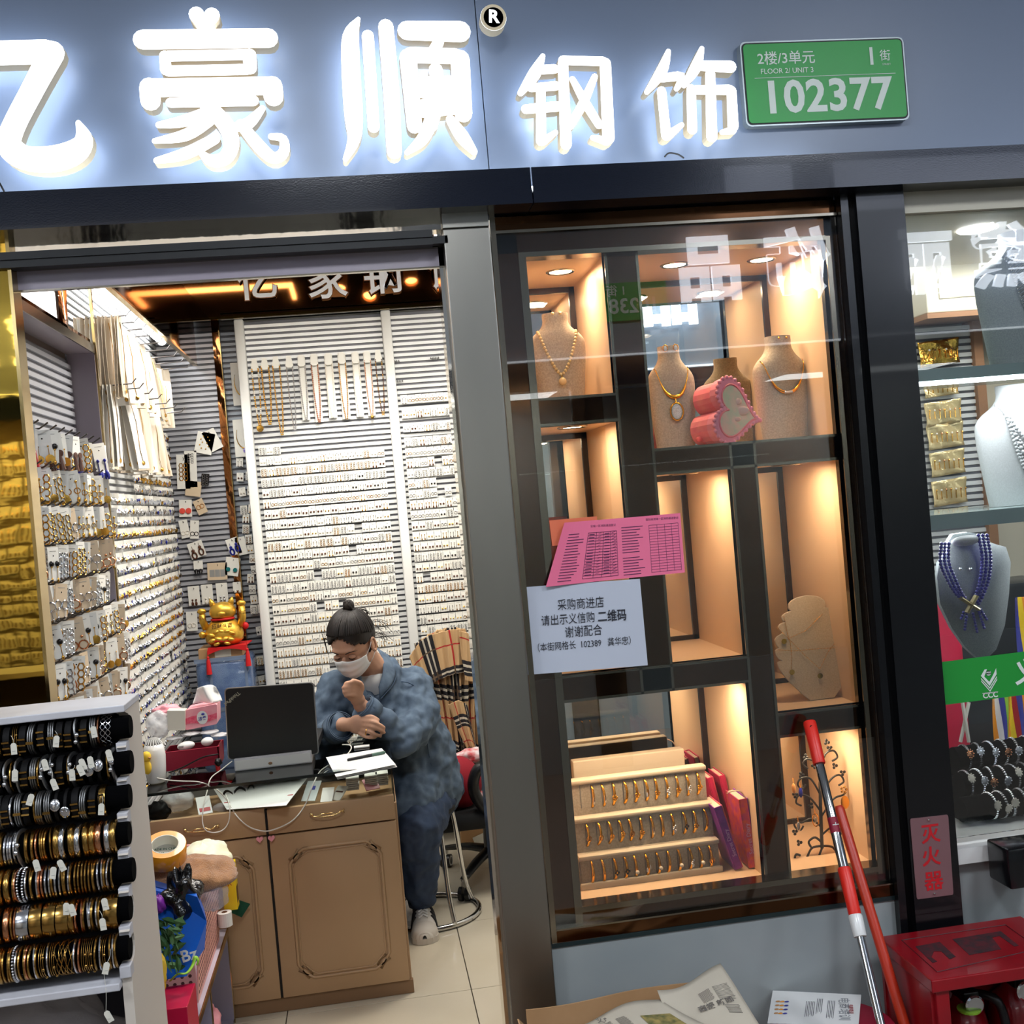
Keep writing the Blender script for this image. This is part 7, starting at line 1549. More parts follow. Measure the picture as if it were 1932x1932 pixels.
# shoes
def shoe(heel, toe, tilt=0):
    d = (toe - heel); L = d.length; d.normalize(); sd_ = V(-d.y, d.x, 0); o_ = thing_part = None
    rows = [(0, .030, .075), (.12, .036, .085), (.3, .040, .082), (.45, .043, .066), (.62, .047, .052), (.78, .049, .042), (.9, .043, .036), (.97, .028, .028), (1, .008, .018)]
    m = M(); vs = []; seg = 20; n = len(rows)
    for t, w_, h_ in rows:
        for k in range(seg):
            a = math.pi * k / (seg - 1); vs.append(heel + d * (t * L) + sd_ * (w_ * math.cos(a)) + V(0, 0, .018 + h_ * math.sin(a) ** .8))
    m.add(vs, [(i * seg + k, i * seg + k + 1, (i + 1) * seg + k + 1, (i + 1) * seg + k) for i in range(n - 1) for k in range(seg - 1)] + [tuple(range(seg))])
    r = m.build('sneaker', 'shoe_white', pers, smooth=60)
    m = M(); out = [heel + d * (t * L) + sd_ * (w_ * 1.06) for t, w_, h_ in rows] + [heel + d * (t * L) - sd_ * (w_ * 1.06) for t, w_, h_ in rows[::-1]]; m.prism([p + V(0, 0, .022) for p in out], (0, 0, -.021)); m.build('sole', 'sole', r)
    for t in (.30, .40, .50):
        for s in (1, -1):
            m = M(); w_, h_ = ipl([(a, b) for a, b, c in rows], t), ipl([(a, c) for a, b, c in rows], t); P0_ = [heel + d * ((t + (.05 - .05 * math.sin(a))) * L) + sd_ * (s * (w_ + .0016) * math.cos(a)) + V(0, 0, .018 + (h_ + .0015) * math.sin(a) ** .8) for a in [math.radians(q) for q in (4, 16, 28, 40, 50)]]
            m.tube(P0_, .006, 6); m.build('side_stripe', 'stripe_black', r)
    m = M()
    for i in range(6):
        t = .22 + .07 * i; h_ = ipl([(a, c) for a, b, c in rows], t); c0 = heel + d * (t * L) + V(0, 0, .021 + h_); m.tube([c0 - sd_ * .018 + V(0, 0, -.006), c0 + V(0, 0, .002), c0 + sd_ * .018 + d * .012 + V(0, 0, -.006)], .0024, 6); m.tube([c0 + sd_ * .018 + V(0, 0, -.006), c0 + V(0, 0, .003), c0 - sd_ * .018 + d * .012 + V(0, 0, -.006)], .0024, 6)
    m.build('laces', 'paper', r)
    m = M(); m.sheet(lambda u, v: heel + d * (lerp(.70, .985, u) * L) + sd_ * ((ipl([(a, b) for a, b, c in rows], lerp(.70, .985, u)) + .0015) * math.cos(v * math.pi)) + V(0, 0, .019 + (ipl([(a, c) for a, b, c in rows], lerp(.70, .985, u)) + .0015) * math.sin(v * math.pi) ** .8), 6, 14); m.build('toe_cap', 'sole', r, smooth=True)
shoe(V(ank.x + .005, ank.y + .05, 0), V(ank.x - .004, 1.36, 0)); shoe(V(.07, 1.80, 0), V(.08, 1.56, 0))
# ------------------------------------------------------------ chrome stool, office chair with plaid scarf
mat('chrome', S(205, 205, 205), .1, 1); mat('chair_black', S(18, 18, 20), .7, bump=(300, .3, .001)); mat('cushion_red', S(140, 16, 34), .85, bump=(200, .3, .001)); mat('plastic_black', S(20, 20, 22), .35)
sc_ = V(atz(822, 1712, .012).x - .02, 1.66, 0); rs_ = .19
st = thing('chrome_stool', 'chrome tube stool with a ring base under the seated person', 'stool', tuple(sc_))
m = M(); m.tube([sc_ + V(rs_ * math.cos(a), rs_ * math.sin(a), .011) for a in [math.tau * i / 40 for i in range(40)]], .0105, 10, closed=True); m.build('base_ring', 'chrome', st, smooth=True)
for a in (25, 115, 205, 295):
    a = math.radians(a); m = M(); d = V(math.cos(a), math.sin(a), 0); m.tube(smooth_path([sc_ + d * rs_ + V(0, 0, .012), sc_ + d * (rs_ - .03) + V(0, 0, .12), sc_ + d * (rs_ - .055) + V(0, 0, .36), sc_ + d * (rs_ - .075) + V(0, 0, .395), sc_ + d * .06 + V(0, 0, .40)], 5), .0095, 10); m.build('leg', 'chrome', st, smooth=True)
m = M(); m.lathe([(0, .40), (.12, .402), (.13, .41), (.13, .425), (.12, .43), (0, .432)], sc_, 30); m.build('seat', 'chair_black', st, smooth=40)
cc = V(atz(880, 1690, .03).x + .14, 2.02, 0); ch = thing('office_chair', 'black office chair with castors behind the seated person', 'chair', tuple(cc))
seat_z = 1.6 - (1548 - 972) * (cc.y + 2.75) / FPX
zs0 = aty(885, 1568, cc.y - .22).z; 
m = M(); m.rbox((cc.x - .26, cc.y - .24, zs0), (cc.x + .25, cc.y + .24, zs0 + .075), .03); m.build('seat', 'chair_black', ch, smooth=50)
m = M(); m.tube([cc + V(0, 0, .09), cc + V(0, 0, zs0)], [.030, .024], 16); m.build('gas_column', 'plastic_black', ch, smooth=40)
wx_ = atz(880, 1690, .03)
for k in range(5):
    a = math.radians(205 + 72 * k); d = V(math.cos(a), math.sin(a), 0); e = cc + d * .27
    if k == 0: e = V(wx_.x - .004, wx_.y + .03, 0); d = (e - cc); d.z = 0; d.normalize()
    m = M(); m.tube(smooth_path([cc + V(0, 0, .115), lerp(cc, e, .5) + V(0, 0, .11), e + V(0, 0, .085)], 4), [.032, .03, .028, .026, .025, .023, .021, .019, .017], 10, flat=.6); sp = m.build('spoke', 'plastic_black', ch, smooth=True)
    m = M(); m.tube([e + V(0, 0, .09), e + V(0, 0, .06)], .013, 10); m.build('castor_stem', 'chrome', sp)
    w_ = M(); ax = V(.92, -.39, 0); 
    for s in (-1, 1): w_.tube([e + ax * s * .006 + V(0, 0, .028), e + ax * s * .022 + V(0, 0, .028)], .028, 20)
    w_.build('castor', 'plastic_black', sp, smooth=40)
    m = M(); m.tube([e + ax * .0222 + V(0, 0, .028) + q for q in ring_pts(ax, .019)], .0028, 5, closed=True); m.build('castor_ring', 'paper', sp)
# armrest at the right
m = M(); ar = [aty(x, y, 1.80) for x, y in ((925, 1438), (903, 1450), (893, 1475), (897, 1500), (912, 1522), (940, 1545))]; m.tube(smooth_path(ar, 5), .034, 12, flat=.7); m.build('armrest', 'plastic_black', ch, smooth=True); p = aty(919, 1486, 1.765); M().tube([p + V(0, 0, 0), p + V(0, .01, 0)], .019, 20).build('arm_disc', 'paper', ch)
m = M(); bx0, bx1 = aty(800, 1300, 2.24).x, aty(905, 1300, 2.24).x; bz1 = aty(850, 1205, 2.24).z; m.rbox((bx0, 2.22, zs0 + .06), (bx1 + .05, 2.27, bz1), .04); m.build('backrest', 'chair_black', ch, smooth=50)
r = tag(M().ball(aty(858, 1478, 1.93), (.115, .10, .115), 28, 20).build('red_cushion', 'cushion_red', smooth=True), 'dark red round cushion on the office chair beside the person', 'cushion')
def fabric(name, pts, mt, lab, Y): 
    m = M(); n = len(pts)
    return tag(crumple(aty(*pts, Y), (.10, .05, .03), 9).build(name, mt, smooth=True), lab, 'cloth')
fabric('folded_cloth', (900, 1424), mat('cloth_pale', S(216, 206, 206), .8, noise=(30, S(196, 60, 66), 2)), 'pale cloth with red patches on the chair, above the red cushion', 2.02); fabric('folded_cloth', (893, 1508), 'cloth_pale', 'pale cloth showing under the armrest of the office chair', 1.98)
# scarf: checked weave, one colour per woven band
mat('wool_camel', S(196, 160, 116), .95, bump=(300, .4, .001)); mat('wool_black', S(38, 36, 40), .95, bump=(300, .4, .001)); mat('wool_white', S(206, 196, 176), .95, bump=(300, .4, .001)); mat('wool_red', S(176, 40, 44), .95); mat('wool_brown', S(104, 84, 66), .95, bump=(300, .4, .001))
WM = ['wool_camel', 'wool_black', 'wool_white', 'wool_red', 'wool_brown']
def band(t):
    t = t % 1
    return 1 if (.10 < t < .17 or .21 < t < .28 or .32 < t < .39) else (2 if .10 < t < .39 else (3 if .70 < t < .725 else 0))
def scarf_part(name, ctrl, Ys, nu, nv, su, sv, ou, ov, parent, fold=.012, seed=0):
    """ctrl: rows of pixel points (top to bottom) with depths; woven check from band(u), band(v)"""
    rows_ = [[A(x, y, Y) for (x, y), Y in zip(r_, yr)] for r_, yr in zip(ctrl, Ys)]; cols = [smooth_path(r_, nu // (len(r_) - 1)) for r_ in rows_]; NU = len(cols[0]) - 1
    sp = [smooth_path([c[i] for c in cols], nv // (len(cols) - 1)) for i in range(NU + 1)]; NV = len(sp[0]) - 1; m = M(); vs = []
    for i in range(NU + 1):
        for j in range(NV + 1): p = sp[i][j]; f = fold * (math.sin(i * .55 + seed + j * .06) + .5 * math.sin(i * 1.1 + j * .13 + seed)); vs.append(p + V(0, f, 0))
    m.v = [tuple(p) for p in vs]
    for i in range(NU):
        for j in range(NV):
            a, b = band(ou + su * i / NU), band(ov + sv * j / NV); k = a if (a and not b) else (b if (b and not a) else (1 if a == 1 and b == 1 else (4 if a and b else 0)))
            m.f.append((i * (NV + 1) + j, (i + 1) * (NV + 1) + j, (i + 1) * (NV + 1) + j + 1, i * (NV + 1) + j + 1)); m.mi.append(k)
    me = m.build(name, WM, parent, smooth=True); md = me.modifiers.new('t', 'SOLIDIFY'); md.thickness = .005; return me
sf_ = thing('plaid_scarf', 'camel plaid scarf with black, white and red lines thrown over the office chair back', 'scarf', tuple(aty(850, 1200, 2.2)))
scarf_part('main_fall', [[(782, 1215), (820, 1192), (862, 1184), (890, 1200)], [(790, 1262), (826, 1262), (866, 1262), (899, 1262)], [(812, 1340), (842, 1340), (872, 1345), (900, 1335)], [(828, 1412), (854, 1415), (880, 1418), (904, 1428)]], [[2.20, 2.17, 2.16, 2.18]] + [[2.17, 2.14, 2.13, 2.15]] * 3, 90, 96, 1.9, 2.3, .15, .05, sf_, .014, 1)
scarf_part('left_fold', [[(772, 1240), (800, 1205), (842, 1190), (878, 1186)], [(784, 1268), (812, 1246), (850, 1232), (886, 1226)], [(800, 1300), (824, 1285), (856, 1272), (884, 1268)]], [[2.13, 2.11, 2.10, 2.12]] * 3, 72, 40, 1.3, .9, .8, .42, sf_, .006, 3)
scarf_part('right_fold', [[(868, 1190), (884, 1196), (896, 1214)], [(872, 1240), (888, 1244), (902, 1250)], [(878, 1284), (890, 1286), (903, 1283)]], [[2.09, 2.09, 2.12]] * 3, 30, 40, .5, 1.0, .42, .55, sf_, .004, 5)
scarf_part('lower_fold', [[(846, 1330), (866, 1322), (880, 1330)], [(862, 1372), (878, 1366), (890, 1372)], [(880, 1412), (892, 1410), (904, 1428)]], [[2.10, 2.09, 2.10]] * 3, 30, 50, .8, 1.2, .5, .75, sf_, .004, 7)
m = M(); rr = random.Random(6)
for i in range(40): t = i / 39; p = A(lerp(828, 904, t), lerp(1411, 1426, t), 2.12); m.tube([p, p + V(rr.uniform(-.006, .006), 0, -.022 - rr.uniform(0, .01))], .0012, 4)
m.build('fringe', 'wool_black', sf_)['kind'] = 'stuff'
# cartons and dark sacks at the back right
r = thing('stacked_parcels', 'dark bundles with silver packets behind the chair, beside the steel column', 'bundle', tuple(A(905, 1400, 2.40))); crumple(A(912, 1350, 2.38), (.08, .05, .12), 30).build('dark_sack', 'plastic_black', r, smooth=True); crumple(A(905, 1300, 2.38), (.05, .04, .05), 31).build('silver_packet', 'poly_bag_white', r, smooth=True); crumple(A(915, 1400, 2.36), (.07, .05, .05), 32).build('silver_packet', 'silver', r, smooth=True)
r = thing('carton', 'brown carton with a printed white label under the office chair', 'box', tuple(A(905, 1600, 2.42))); a = A(868, 1560, 2.42); M().rbox((a.x, 2.42, 0.001), (a.x + .35, 2.47, .42), .003).build('carton_body', 'carton', r); p = A(915, 1585, 2.415); M().box(p + V(-.05, 0, -.03), p + V(.06, .002, .035), rot=(0, -.3, 0)).build('carton_label', 'cream_paper', r)
# ------------------------------------------------------------ low shelf unit at the left with basket and bags
zS = .30; XSu = atz(400, 1830, zS).x; mat('unit_lavender', S(150, 144, 160), .4); mat('unit_top', S(206, 200, 216), .3)
XSu = (atz(436, 1722, zS).x + atz(380, 1910, zS).x) / 2
un = thing('low_shelf_unit', 'low lavender shelf unit with a brass edge along the left wall', 'cabinet', (XSu, .5, 0))
M().rbox((XS, .02, zS - .016), (XSu, YD - .004, zS), .001).build('top_board', 'unit_top', un); M().box((XSu, .02, zS - .017), (XSu + .004, YD - .004, zS + .001)).build('brass_edge', 'brass_edge', un)
M().box((XS, .02, 0), (XS + .02, YD - .004, zS - .017)).build('back_board', 'unit_lavender', un); M().box((XS, .02, 0), (XSu - .002, YD - .004, .012)).build('bottom_board', 'unit_lavender', un)
for y in (.05, .52, YD - .02): M().box((XS, y, .012), (XSu, y + .012, zS - .017)).build('divider', 'unit_lavender', un)
for y in (.05, .52, YD - .02): M().box((XSu, y, 0), (XSu + .003, y + .012, zS - .017)).build('edge_strip', 'brass_edge', un)
tag(crumple((XSu - .07, .80, .07), (.05, .08, .055), 51).build('pink_bundle', 'tissue_pink', smooth=True), 'pink wrapped bundle inside the low shelf unit', 'bundle')
# basket
mat('basket_pink', S(238, 176, 168), .45); mat('hole_dark', S(90, 50, 50), .8)
bx1 = atz(400, 1822, zS).x + .01; bx1 = min(bx1, XSu - .012); y0, y1 = .40, .86; bh = .30
bk = thing('laundry_basket', 'pink perforated plastic basket full of cloth beside the tan cabinet', 'basket', (bx1 - .1, .6, zS))
c8 = lambda x, y, z, e: V(x, y, z)
for nm, a, b in (('side', (bx1, y0), (bx1 + .0, y1)), ('front', (bx1 - .24, y0), (bx1, y0)), ('side', (bx1 - .24, y0), (bx1 - .24, y1)), ('back', (bx1 - .24, y1), (bx1, y1))):
    o_ = V(0, 0, 0); e = .022; ax, ay = a; bx_2, by = b; out = V(.022 if nm == 'side' and ax > bx1 - .1 else (-.022 if nm == 'side' else 0), -.022 if nm == 'front' else (.022 if nm == 'back' else 0), 0)
    m = M(); p = [V(ax, ay, zS + .003), V(bx_2, by, zS + .003), V(bx_2, by, zS + bh) + out, V(ax, ay, zS + bh) + out]; m.sheet(lambda u, v: lerp(lerp(p[0], p[1], u), lerp(p[3], p[2], u), v), 6, 6, .003)
    sd = m.build('basket_' + nm, 'basket_pink', bk)
    if (nm == 'side' and ax > bx1 - .1) or nm == 'front':
        n_ = (p[1] - p[0]).cross(p[3] - p[0]).normalized(); n_ = n_ if n_.dot(V(1, -1, 0)) > 0 else -n_; h_ = M(); nu = 20 if nm == 'side' else 11
        for i in range(nu):
            for j in range(13):
                q = lerp(lerp(p[0], p[1], (i + .7) / (nu + .4)), lerp(p[3], p[2], (i + .7) / (nu + .4)), .08 + j * .062) + n_ * .0008; t1 = (p[1] - p[0]).normalized() * .0052; t2 = V(0, 0, .0052)
                h_.add([q + t1 * math.cos(a_) + t2 * math.sin(a_) for a_ in [math.tau * k / 6 for k in range(6)]], [tuple(range(6))])
        h_.build('hole_pattern', 'hole_dark', sd)
m = M(); rim = [V(bx1 - .262, y0 - .022, zS + bh), V(bx1 + .022, y0 - .022, zS + bh), V(bx1 + .022, y1 + .022, zS + bh), V(bx1 - .262, y1 + .022, zS + bh)]; m.tube(rim, .006, 8, closed=True); m.build('rim', 'basket_pink', bk, smooth=40)
zB = zS + bh
mat('towel_brown', S(150, 104, 66), .98, noise=(40, S(176, 126, 82), 4), bump=(300, .9, .004), sheen=.5); mat('floral', S(238, 234, 216), .7, noise=(26, S(226, 224, 190), 3)); mat('bag_black', S(16, 16, 18), .15, bump=(60, .9, .006), coat=.5); mat('bag_blue', S(24, 96, 200), .3, bump=(14, .5, .006)); mat('leaf', S(44, 84, 44), .55, noise=(20, S(80, 120, 70))); mat('tape_orange', S(236, 150, 34), .2, coat=.6); mat('box_crimson', S(190, 20, 60), .35); mat('box_yellow', S(240, 206, 30), .4); mat('cloth_green', S(24, 78, 56), .9); mat('lime', S(150, 200, 60), .5)
def blobthing(name, px, py, y, rad, seed, mt, lab, cat, amp=.25): return tag(crumple(aty(px, py, y), rad, seed, 34, 22, amp).build(name, mt, smooth=True), lab, cat)
blobthing('floral_bundle', 385, 1625, .62, (.075, .11, .055), 61, 'floral', 'white floral cloth bundle in the pink basket, behind the brown towel', 'cloth bundle', .15)
blobthing('brown_towel', 350, 1655, .42, (.135, .10, .05), 62, 'towel_brown', 'fluffy brown towel lying over the front of the pink basket', 'towel', .22)
blobthing('clear_bag', 400, 1690, .37, (.045, .03, .04), 63, 'poly_bag', 'clear plastic bag below the right end of the brown towel', 'plastic bag')
tp = aty(312, 1606, .36); ta = V(.10, -.42, .9).normalized(); Rt = ta.to_track_quat('Z', 'Y').to_matrix(); r = thing('tape_roll', 'roll of orange packing tape on the brown towel', 'tape roll', tuple(tp))
M().lathe([(.037, -.024), (.054, -.024), (.0555, -.022), (.0555, .022), (.054, .024), (.037, .024), (.037, -.024)], tp, 40, R=Rt).build('tape', 'tape_orange', r, smooth=40); M().lathe([(.0345, -.024), (.0368, -.024), (.0368, .0245), (.0345, .0245), (.0345, -.024)], tp, 40, R=Rt).build('core', 'cream_paper', r, smooth=40)
M().lathe([(0, -.006), (.0345, -.006)], tp, 30, R=Rt).build('core_back', 'cream_paper', r)
tx_ = Rt @ V(1, 0, 0); tx_ = (V(1, 0, .1) - ta * V(1, 0, .1).dot(ta)).normalized(); ty_ = ta.cross(tx_); ty_ = ty_ if ty_.z > 0 or ty_.y > 0 else -ty_
for s_, dy in (('MADE IN CHINA', .014), ('CHINA   MADE', -.002), ('MADE IN CH', -.018)): write(s_, tp + ty_ * dy + ta * -.0045, .0105, 'cloth_green', 'lettering', r, bold=.015, ex=tx_, ez=ty_)
blobthing('black_plastic_bag', 345, 1700, .27, (.045, .04, .075), 64, 'bag_black', 'knotted black plastic bag in front of the pink basket', 'plastic bag', .5)
bl = [aty(x, y, Y) for x, y, Y in ((292, 1672, .30), (372, 1692, .22), (390, 1738, .22), (386, 1790, .22), (352, 1842, .16), (300, 1850, .16))]; r = thing('blue_bag', 'bright blue carrier bag with white letters in front of the basket', 'bag', tuple(bl[4]))
m = M(); m.prism(bl[::-1], (-.02, .10, .0)); m.build('bag_body', 'bag_blue', r); write('Bz', aty(357, 1801, .17) + V(0, -.006, 0), .042, 'paper', 'lettering', r, bold=.02, ex=(1, 0, .18), ez=(-.18, 0, 1)); m = M(); m.prism([aty(x, y, .26) for x, y in ((285, 1678), (318, 1686), (316, 1715), (290, 1720))][::-1], (0, .02, 0)); m.build('bag_side', 'bag_blue', r)
blobthing('purple_pouch', 300, 1705, .24, (.018, .02, .022), 65, 'diary_purple', 'small purple pouch between the blue bag and the rack', 'pouch')
m = M(); m.tube(smooth_path([aty(322, 1850, .13), aty(335, 1838, .12), aty(352, 1836, .12), aty(364, 1820, .14), aty(368, 1806, .15), aty(374, 1812, .15), aty(372, 1820, .15)], 5), .006, 6, flat=.4); tag(m.build('lime_ribbon', 'lime', smooth=True), 'wavy lime green edging at the foot of the blue bag', 'ribbon')
pl = thing('herb_bunch', 'bunch of dark green leafy herbs hanging in front of the blue bag', 'plant', tuple(aty(310, 1800, .12))); rr = random.Random(9)
for i in range(7): a = aty(rr.uniform(288, 305), rr.uniform(1728, 1750), .13); b = aty(rr.uniform(300, 352), rr.uniform(1760, 1830), .10); M().tube(smooth_path([a, lerp(a, b, .5) + V(.01, -.01, .012), b], 4), .0015, 5).build('stem', 'leaf', pl)
for i in range(64):
    c = aty(rr.uniform(290, 342), rr.uniform(1735, 1830), rr.uniform(.08, .14)); R3 = Euler((rr.uniform(-1, 1), rr.uniform(-1.5, 1.5), rr.uniform(0, 3))).to_matrix(); L_ = rr.uniform(.014, .026); w_ = L_ * .38
    M().add([c + R3 @ V(*q) for q in ((0, 0, -L_), (w_, .002, -L_ * .3), (w_ * .9, .003, L_ * .3), (0, 0, L_), (-w_ * .9, .003, L_ * .3), (-w_, .002, -L_ * .3), (0, -.002, 0))], [(0, 1, 6), (1, 2, 6), (2, 3, 6), (3, 4, 6), (4, 5, 6), (5, 0, 6)]).build('leaf', 'leaf', pl)
q = [aty(x, y, .02) for x, y in ((302, 1862), (357, 1850), (362, 1932), (306, 1960))]; m = M(); x0, x1 = aty(300, 1905, .02).x, aty(352, 1905, .02).x; zt_ = aty(330, 1906, .02).z; m.rbox((x0 - .05, .03, zS + .001), (x1, .17, zt_), .002); o = m.build('crimson_box', 'box_crimson'); tag(o, 'crimson box at the front of the low shelf, beside the rack foot', 'box')
blobthing('yellow_toy', 303, 1830, .06, (.014, .014, .04), 66, 'toy_yellow', 'small yellow toy between the crimson box and the rack', 'toy', .3)
c0 = aty(433, 1672, YD - .09); r = thing('yellow_box', 'yellow packet box standing between the basket and the tan cabinet', 'box', tuple(c0)); M().rbox(c0 + V(-.020, -.02, -.070), c0 + V(.022, .03, .075), .002).build('box_body', 'box_yellow', r); M().box(c0 + V(.0221, -.016, -.05), c0 + V(.0226, .02, .0)).build('brown_print', 'brown_bead', r); write('乐', c0 + V(.0, -.021, .015), .022, 'red_bead', 'lettering', r, bold=.01)
m = M(); p = [aty(x, y, YD - .03) for x, y in ((446, 1697), (472, 1706), (456, 1731), (436, 1722))]; m.prism(p[::-1], (0, .004, 0)); tag(m.build('green_cloth', 'cloth_green'), 'small dark green cloth corner below the yellow box', 'cloth')
p = aty(424, 1728, YD - .14); m = M(); m.tube([p - V(0, 0, .03), p + V(0, 0, .012)], .022, 20); m.tube([p + V(0, 0, .012), p + V(0, 0, .0125)], .009, 14, k=1); tag(m.build('white_tape_roll', ['paper', 'brown_bead']), 'white tape roll between the basket and the yellow box', 'tape roll')
# ------------------------------------------------------------ neighbouring shop behind its own glass
mat('cream_wall', S(196, 190, 172), .45); mat('cream_door', S(204, 200, 184), .35); mat('wood_trim', S(150, 112, 84), .4); mat('shelf_glassy', S(150, 168, 166), .25, coat=.4); mat('foil_gold', S(236, 190, 90), .18, 1, bump=(60, .8, .004)); mat('foil_clear', S(236, 214, 160), .15, .4, bump=(60, .8, .004))
XN = XP1; ynb = 1.15
zc_ = fZ(1820, 388, .06); struct(M().box((XN, .03, zc_), (XN + 2.5, .9, zb0 + .01)).build('ceiling_neighbour', 'cream_wall'))
struct(M().box((XN, -.02, fZ(1820, 400, 0)), (XN + 2.5, .03, zb0 + .005)).build('trim_16', 'cream_wall'))
struct(M().box((XN, .0, fZ(1860, 1574, 0)), (XN + 2.5, .004, fZ(1820, 400, 0))).build('window_2', thin_glass('neighbour_glass', (.97, .985, .98), 1.3)))
struct(M().box((XN - .02, ynb + .03, 0), (XN + 2.6, ynb + .06, 2.4)).build('wall_neighbour', 'cream_wall')); struct(M().box((XN - .04, .12, 0), (XN - .02, ynb + .06, 2.4)).build('wall_neighbour', 'cream_wall'))
d = aty(1838, 384, .35); r = thing('neighbour_downlight', 'round white downlight at the top of the right-hand shop window', 'lamp', tuple(d)); M().lathe([(0, .0), (.05, .0), (.055, .004)], V(d.x, .35, zc_ - .006), 24).build('lamp_face', 'led', r)
light('neighbour_spot', 'SPOT', (d.x + .02, .32, zc_ - .02), 12, (.95, .97, 1), .04, target=(d.x + .1, .25, 0), spot=2.2, blend=.6)
def NX(px, py, y=ynb): return aty(px, py, y)
kz0, kz1 = NX(1780, 602).z, NX(1780, 448).z
r = thing('wall_cupboard', 'cream panelled wall cupboard behind the right-hand shop window', 'cupboard', tuple(NX(1800, 600)))
for x0, x1 in ((1700, 1844), (1848, 1990)):
    a, b = NX(x0, 560).x, NX(x1, 560).x; M().rbox((a, ynb - .18, kz0), (b, ynb + .02, kz1), .004).build('cupboard_door', 'cream_door', r); m = M(); i_ = .05; m.tube([V(a + i_, ynb - .182, kz0 + i_), V(b - i_, ynb - .182, kz0 + i_), V(b - i_, ynb - .182, kz1 - i_), V(a + i_, ynb - .182, kz1 - i_)], .005, 6, closed=True); m.build('panel_moulding', 'cream_door', r)
M().box((NX(1700, 600).x, ynb - .19, kz0 - .02), (NX(1990, 600).x, ynb + .02, kz0 - .002)).build('bottom_rail', 'wood_trim', r)
xs0, xs1 = NX(1722, 800).x, NX(1836, 800).x
slatwall('wall_neighbour_slats', xs0 - .1, xs1, ynb - .03, None, .95, kz0 - .03, 'x', 'slat_white')
struct(M().box((xs1, ynb - .05, .8), (xs1 + .035, ynb + .02, kz0 - .02)).build('trim_17', 'wood_trim')); m = M(); p0 = xs1 + .06
for a, b, c, e in ((0, 0, .5, .5), (0, .5, .5, 0), (0, .5, .5, 1), (0, 1, .5, .5)): m.tube([V(p0 + a * 1.2, ynb + .028, .9 + b * 1.2), V(p0 + c * 1.2, ynb + .028, .9 + e * 1.2)], .003, 4)
struct(m.build('trim_18', 'card_print'))
light('neighbour_wall_light', 'AREA', (NX(1850, 700).x, ynb - .35, kz0 + .12), 5, (1, .97, .9), .8, .1, target=(NX(1850, 900).x, ynb, 1.2))
rb = random.Random(8)
for i, (py, w_, h_) in enumerate(((665, 84, 50), (735, 72, 26), (778, 76, 46), (822, 76, 48), (873, 72, 48), (928, 72, 50), (967, 66, 14))):
    c = NX(1772 + i * 4, py, ynb - .05); kk = (2.75 + ynb) / FPX; r = thing('foil_earring_packet', 'gold foil packet of earrings, %s from the top in the right-hand shop' % nth(i), 'earring packet', tuple(c), 'gold foil packets on the neighbour slats')
    m = M(); m.sheet(lambda u, v: c + V((u - .5) * w_ * kk, -.006 * math.sin(u * 9 + v * 5), (v - .5) * h_ * kk + .01 * (u - .5)), 14, 8, .001); m.build('foil_card', 'foil_gold' if i < 1 else 'foil_clear', r, smooth=True)
    m = M(); [(m.ball(c + V((j / 6 - .5) * w_ * kk * .85, -.012, h_ * kk * .1), .004, 6, 5, j % 3), m.tube([c + V((j / 6 - .5) * w_ * kk * .85, -.011, h_ * kk * .08), c + V((j / 6 - .5) * w_ * kk * .85, -.011, -h_ * kk * .25)], .0022, 5, k=0)) for j in range(7)]; m.build('earrings', ['gold', 'pearl', 'brown_bead' if i == 0 else 'rose_gold'], r)
# glass shelves in the window
for px, py, h_, glow, lb in ((1830, 702, 22, 1, 'upper'), (1850, 978, 28, 0, 'lower')):
    z1 = aty(px, py - h_ / 2, .10).z; z0 = aty(px, py + h_ / 2, .10).z; r = thing('window_shelf', '%s grey shelf across the right-hand shop window' % lb, 'shelf', (XN, .1, z0)); M().box((XN - .015, .10, z0), (XN + 2.4, .42, z1)).build('shelf_board', 'shelf_glassy', r)
    if glow: M().box((XN, .10, z0 - .012), (XN + 2.4, .115, z0 - .001)).build('light_strip', 'led_cool', r); light('shelf_light', 'AREA', (XN + .5, .14, z0 - .02), 3.5, (.9, .95, 1), 1.0, .03, target=(XN + .5, .22, 0))
    if glow: zsh = z1
    else: zlo = z1
# busts of the neighbour
def B(px, py, y, H_, W_, lab, mt, **k): return bust(V(fX(px, py, y), y, k.pop('z')), H_, W_, lab, mt, **k)
r1, sf1 = B(1948, 690, .28, aty(1940, 440, .28).z - zsh, .16, 'grey bust with a studded bib necklace at the upper right edge', 'linen_grey', z=zsh + .001)
o = M(); 
for i in range(12):
    for p in resample(drape(sf1, .86 - .004 * i, .62 - .035 * i, .9, 40, sharp=1.8, off=.005), .011): o.ball(p, .0038, 6, 4)
tag(o.build('studded_necklace', 'silver'), 'wide studded silver bib necklace on the upper right grey bust', 'necklace')
zm = aty(1930, 950, .24).z; r2, sf2 = B(1932, 930, .24, aty(1905, 728, .24).z - zlo, .135, 'white bust with pearl strands at the right edge of the photo', 'linen_white', z=zlo + .001)
for k, (bt, rad) in enumerate(((.52, .0058), (.42, .0045), (.34, .0066), (.27, .0045), (.20, .005))):
    m = M(); P_ = drape(sf2, .84, bt, 1.0, 44, sharp=1.7, off=.006)
    for p in resample(P_, rad * 2.05): m.ball(p, rad, 8, 6)
    tag(m.build('pearl_strand', 'pearl_white' if 'pearl_white' in MATS else mat('pearl_white', S(226, 226, 226), .2, coat=.5), smooth=True), 'strand of pearls on the right edge bust, %s from the neck' % nth(k), 'pearl strand')
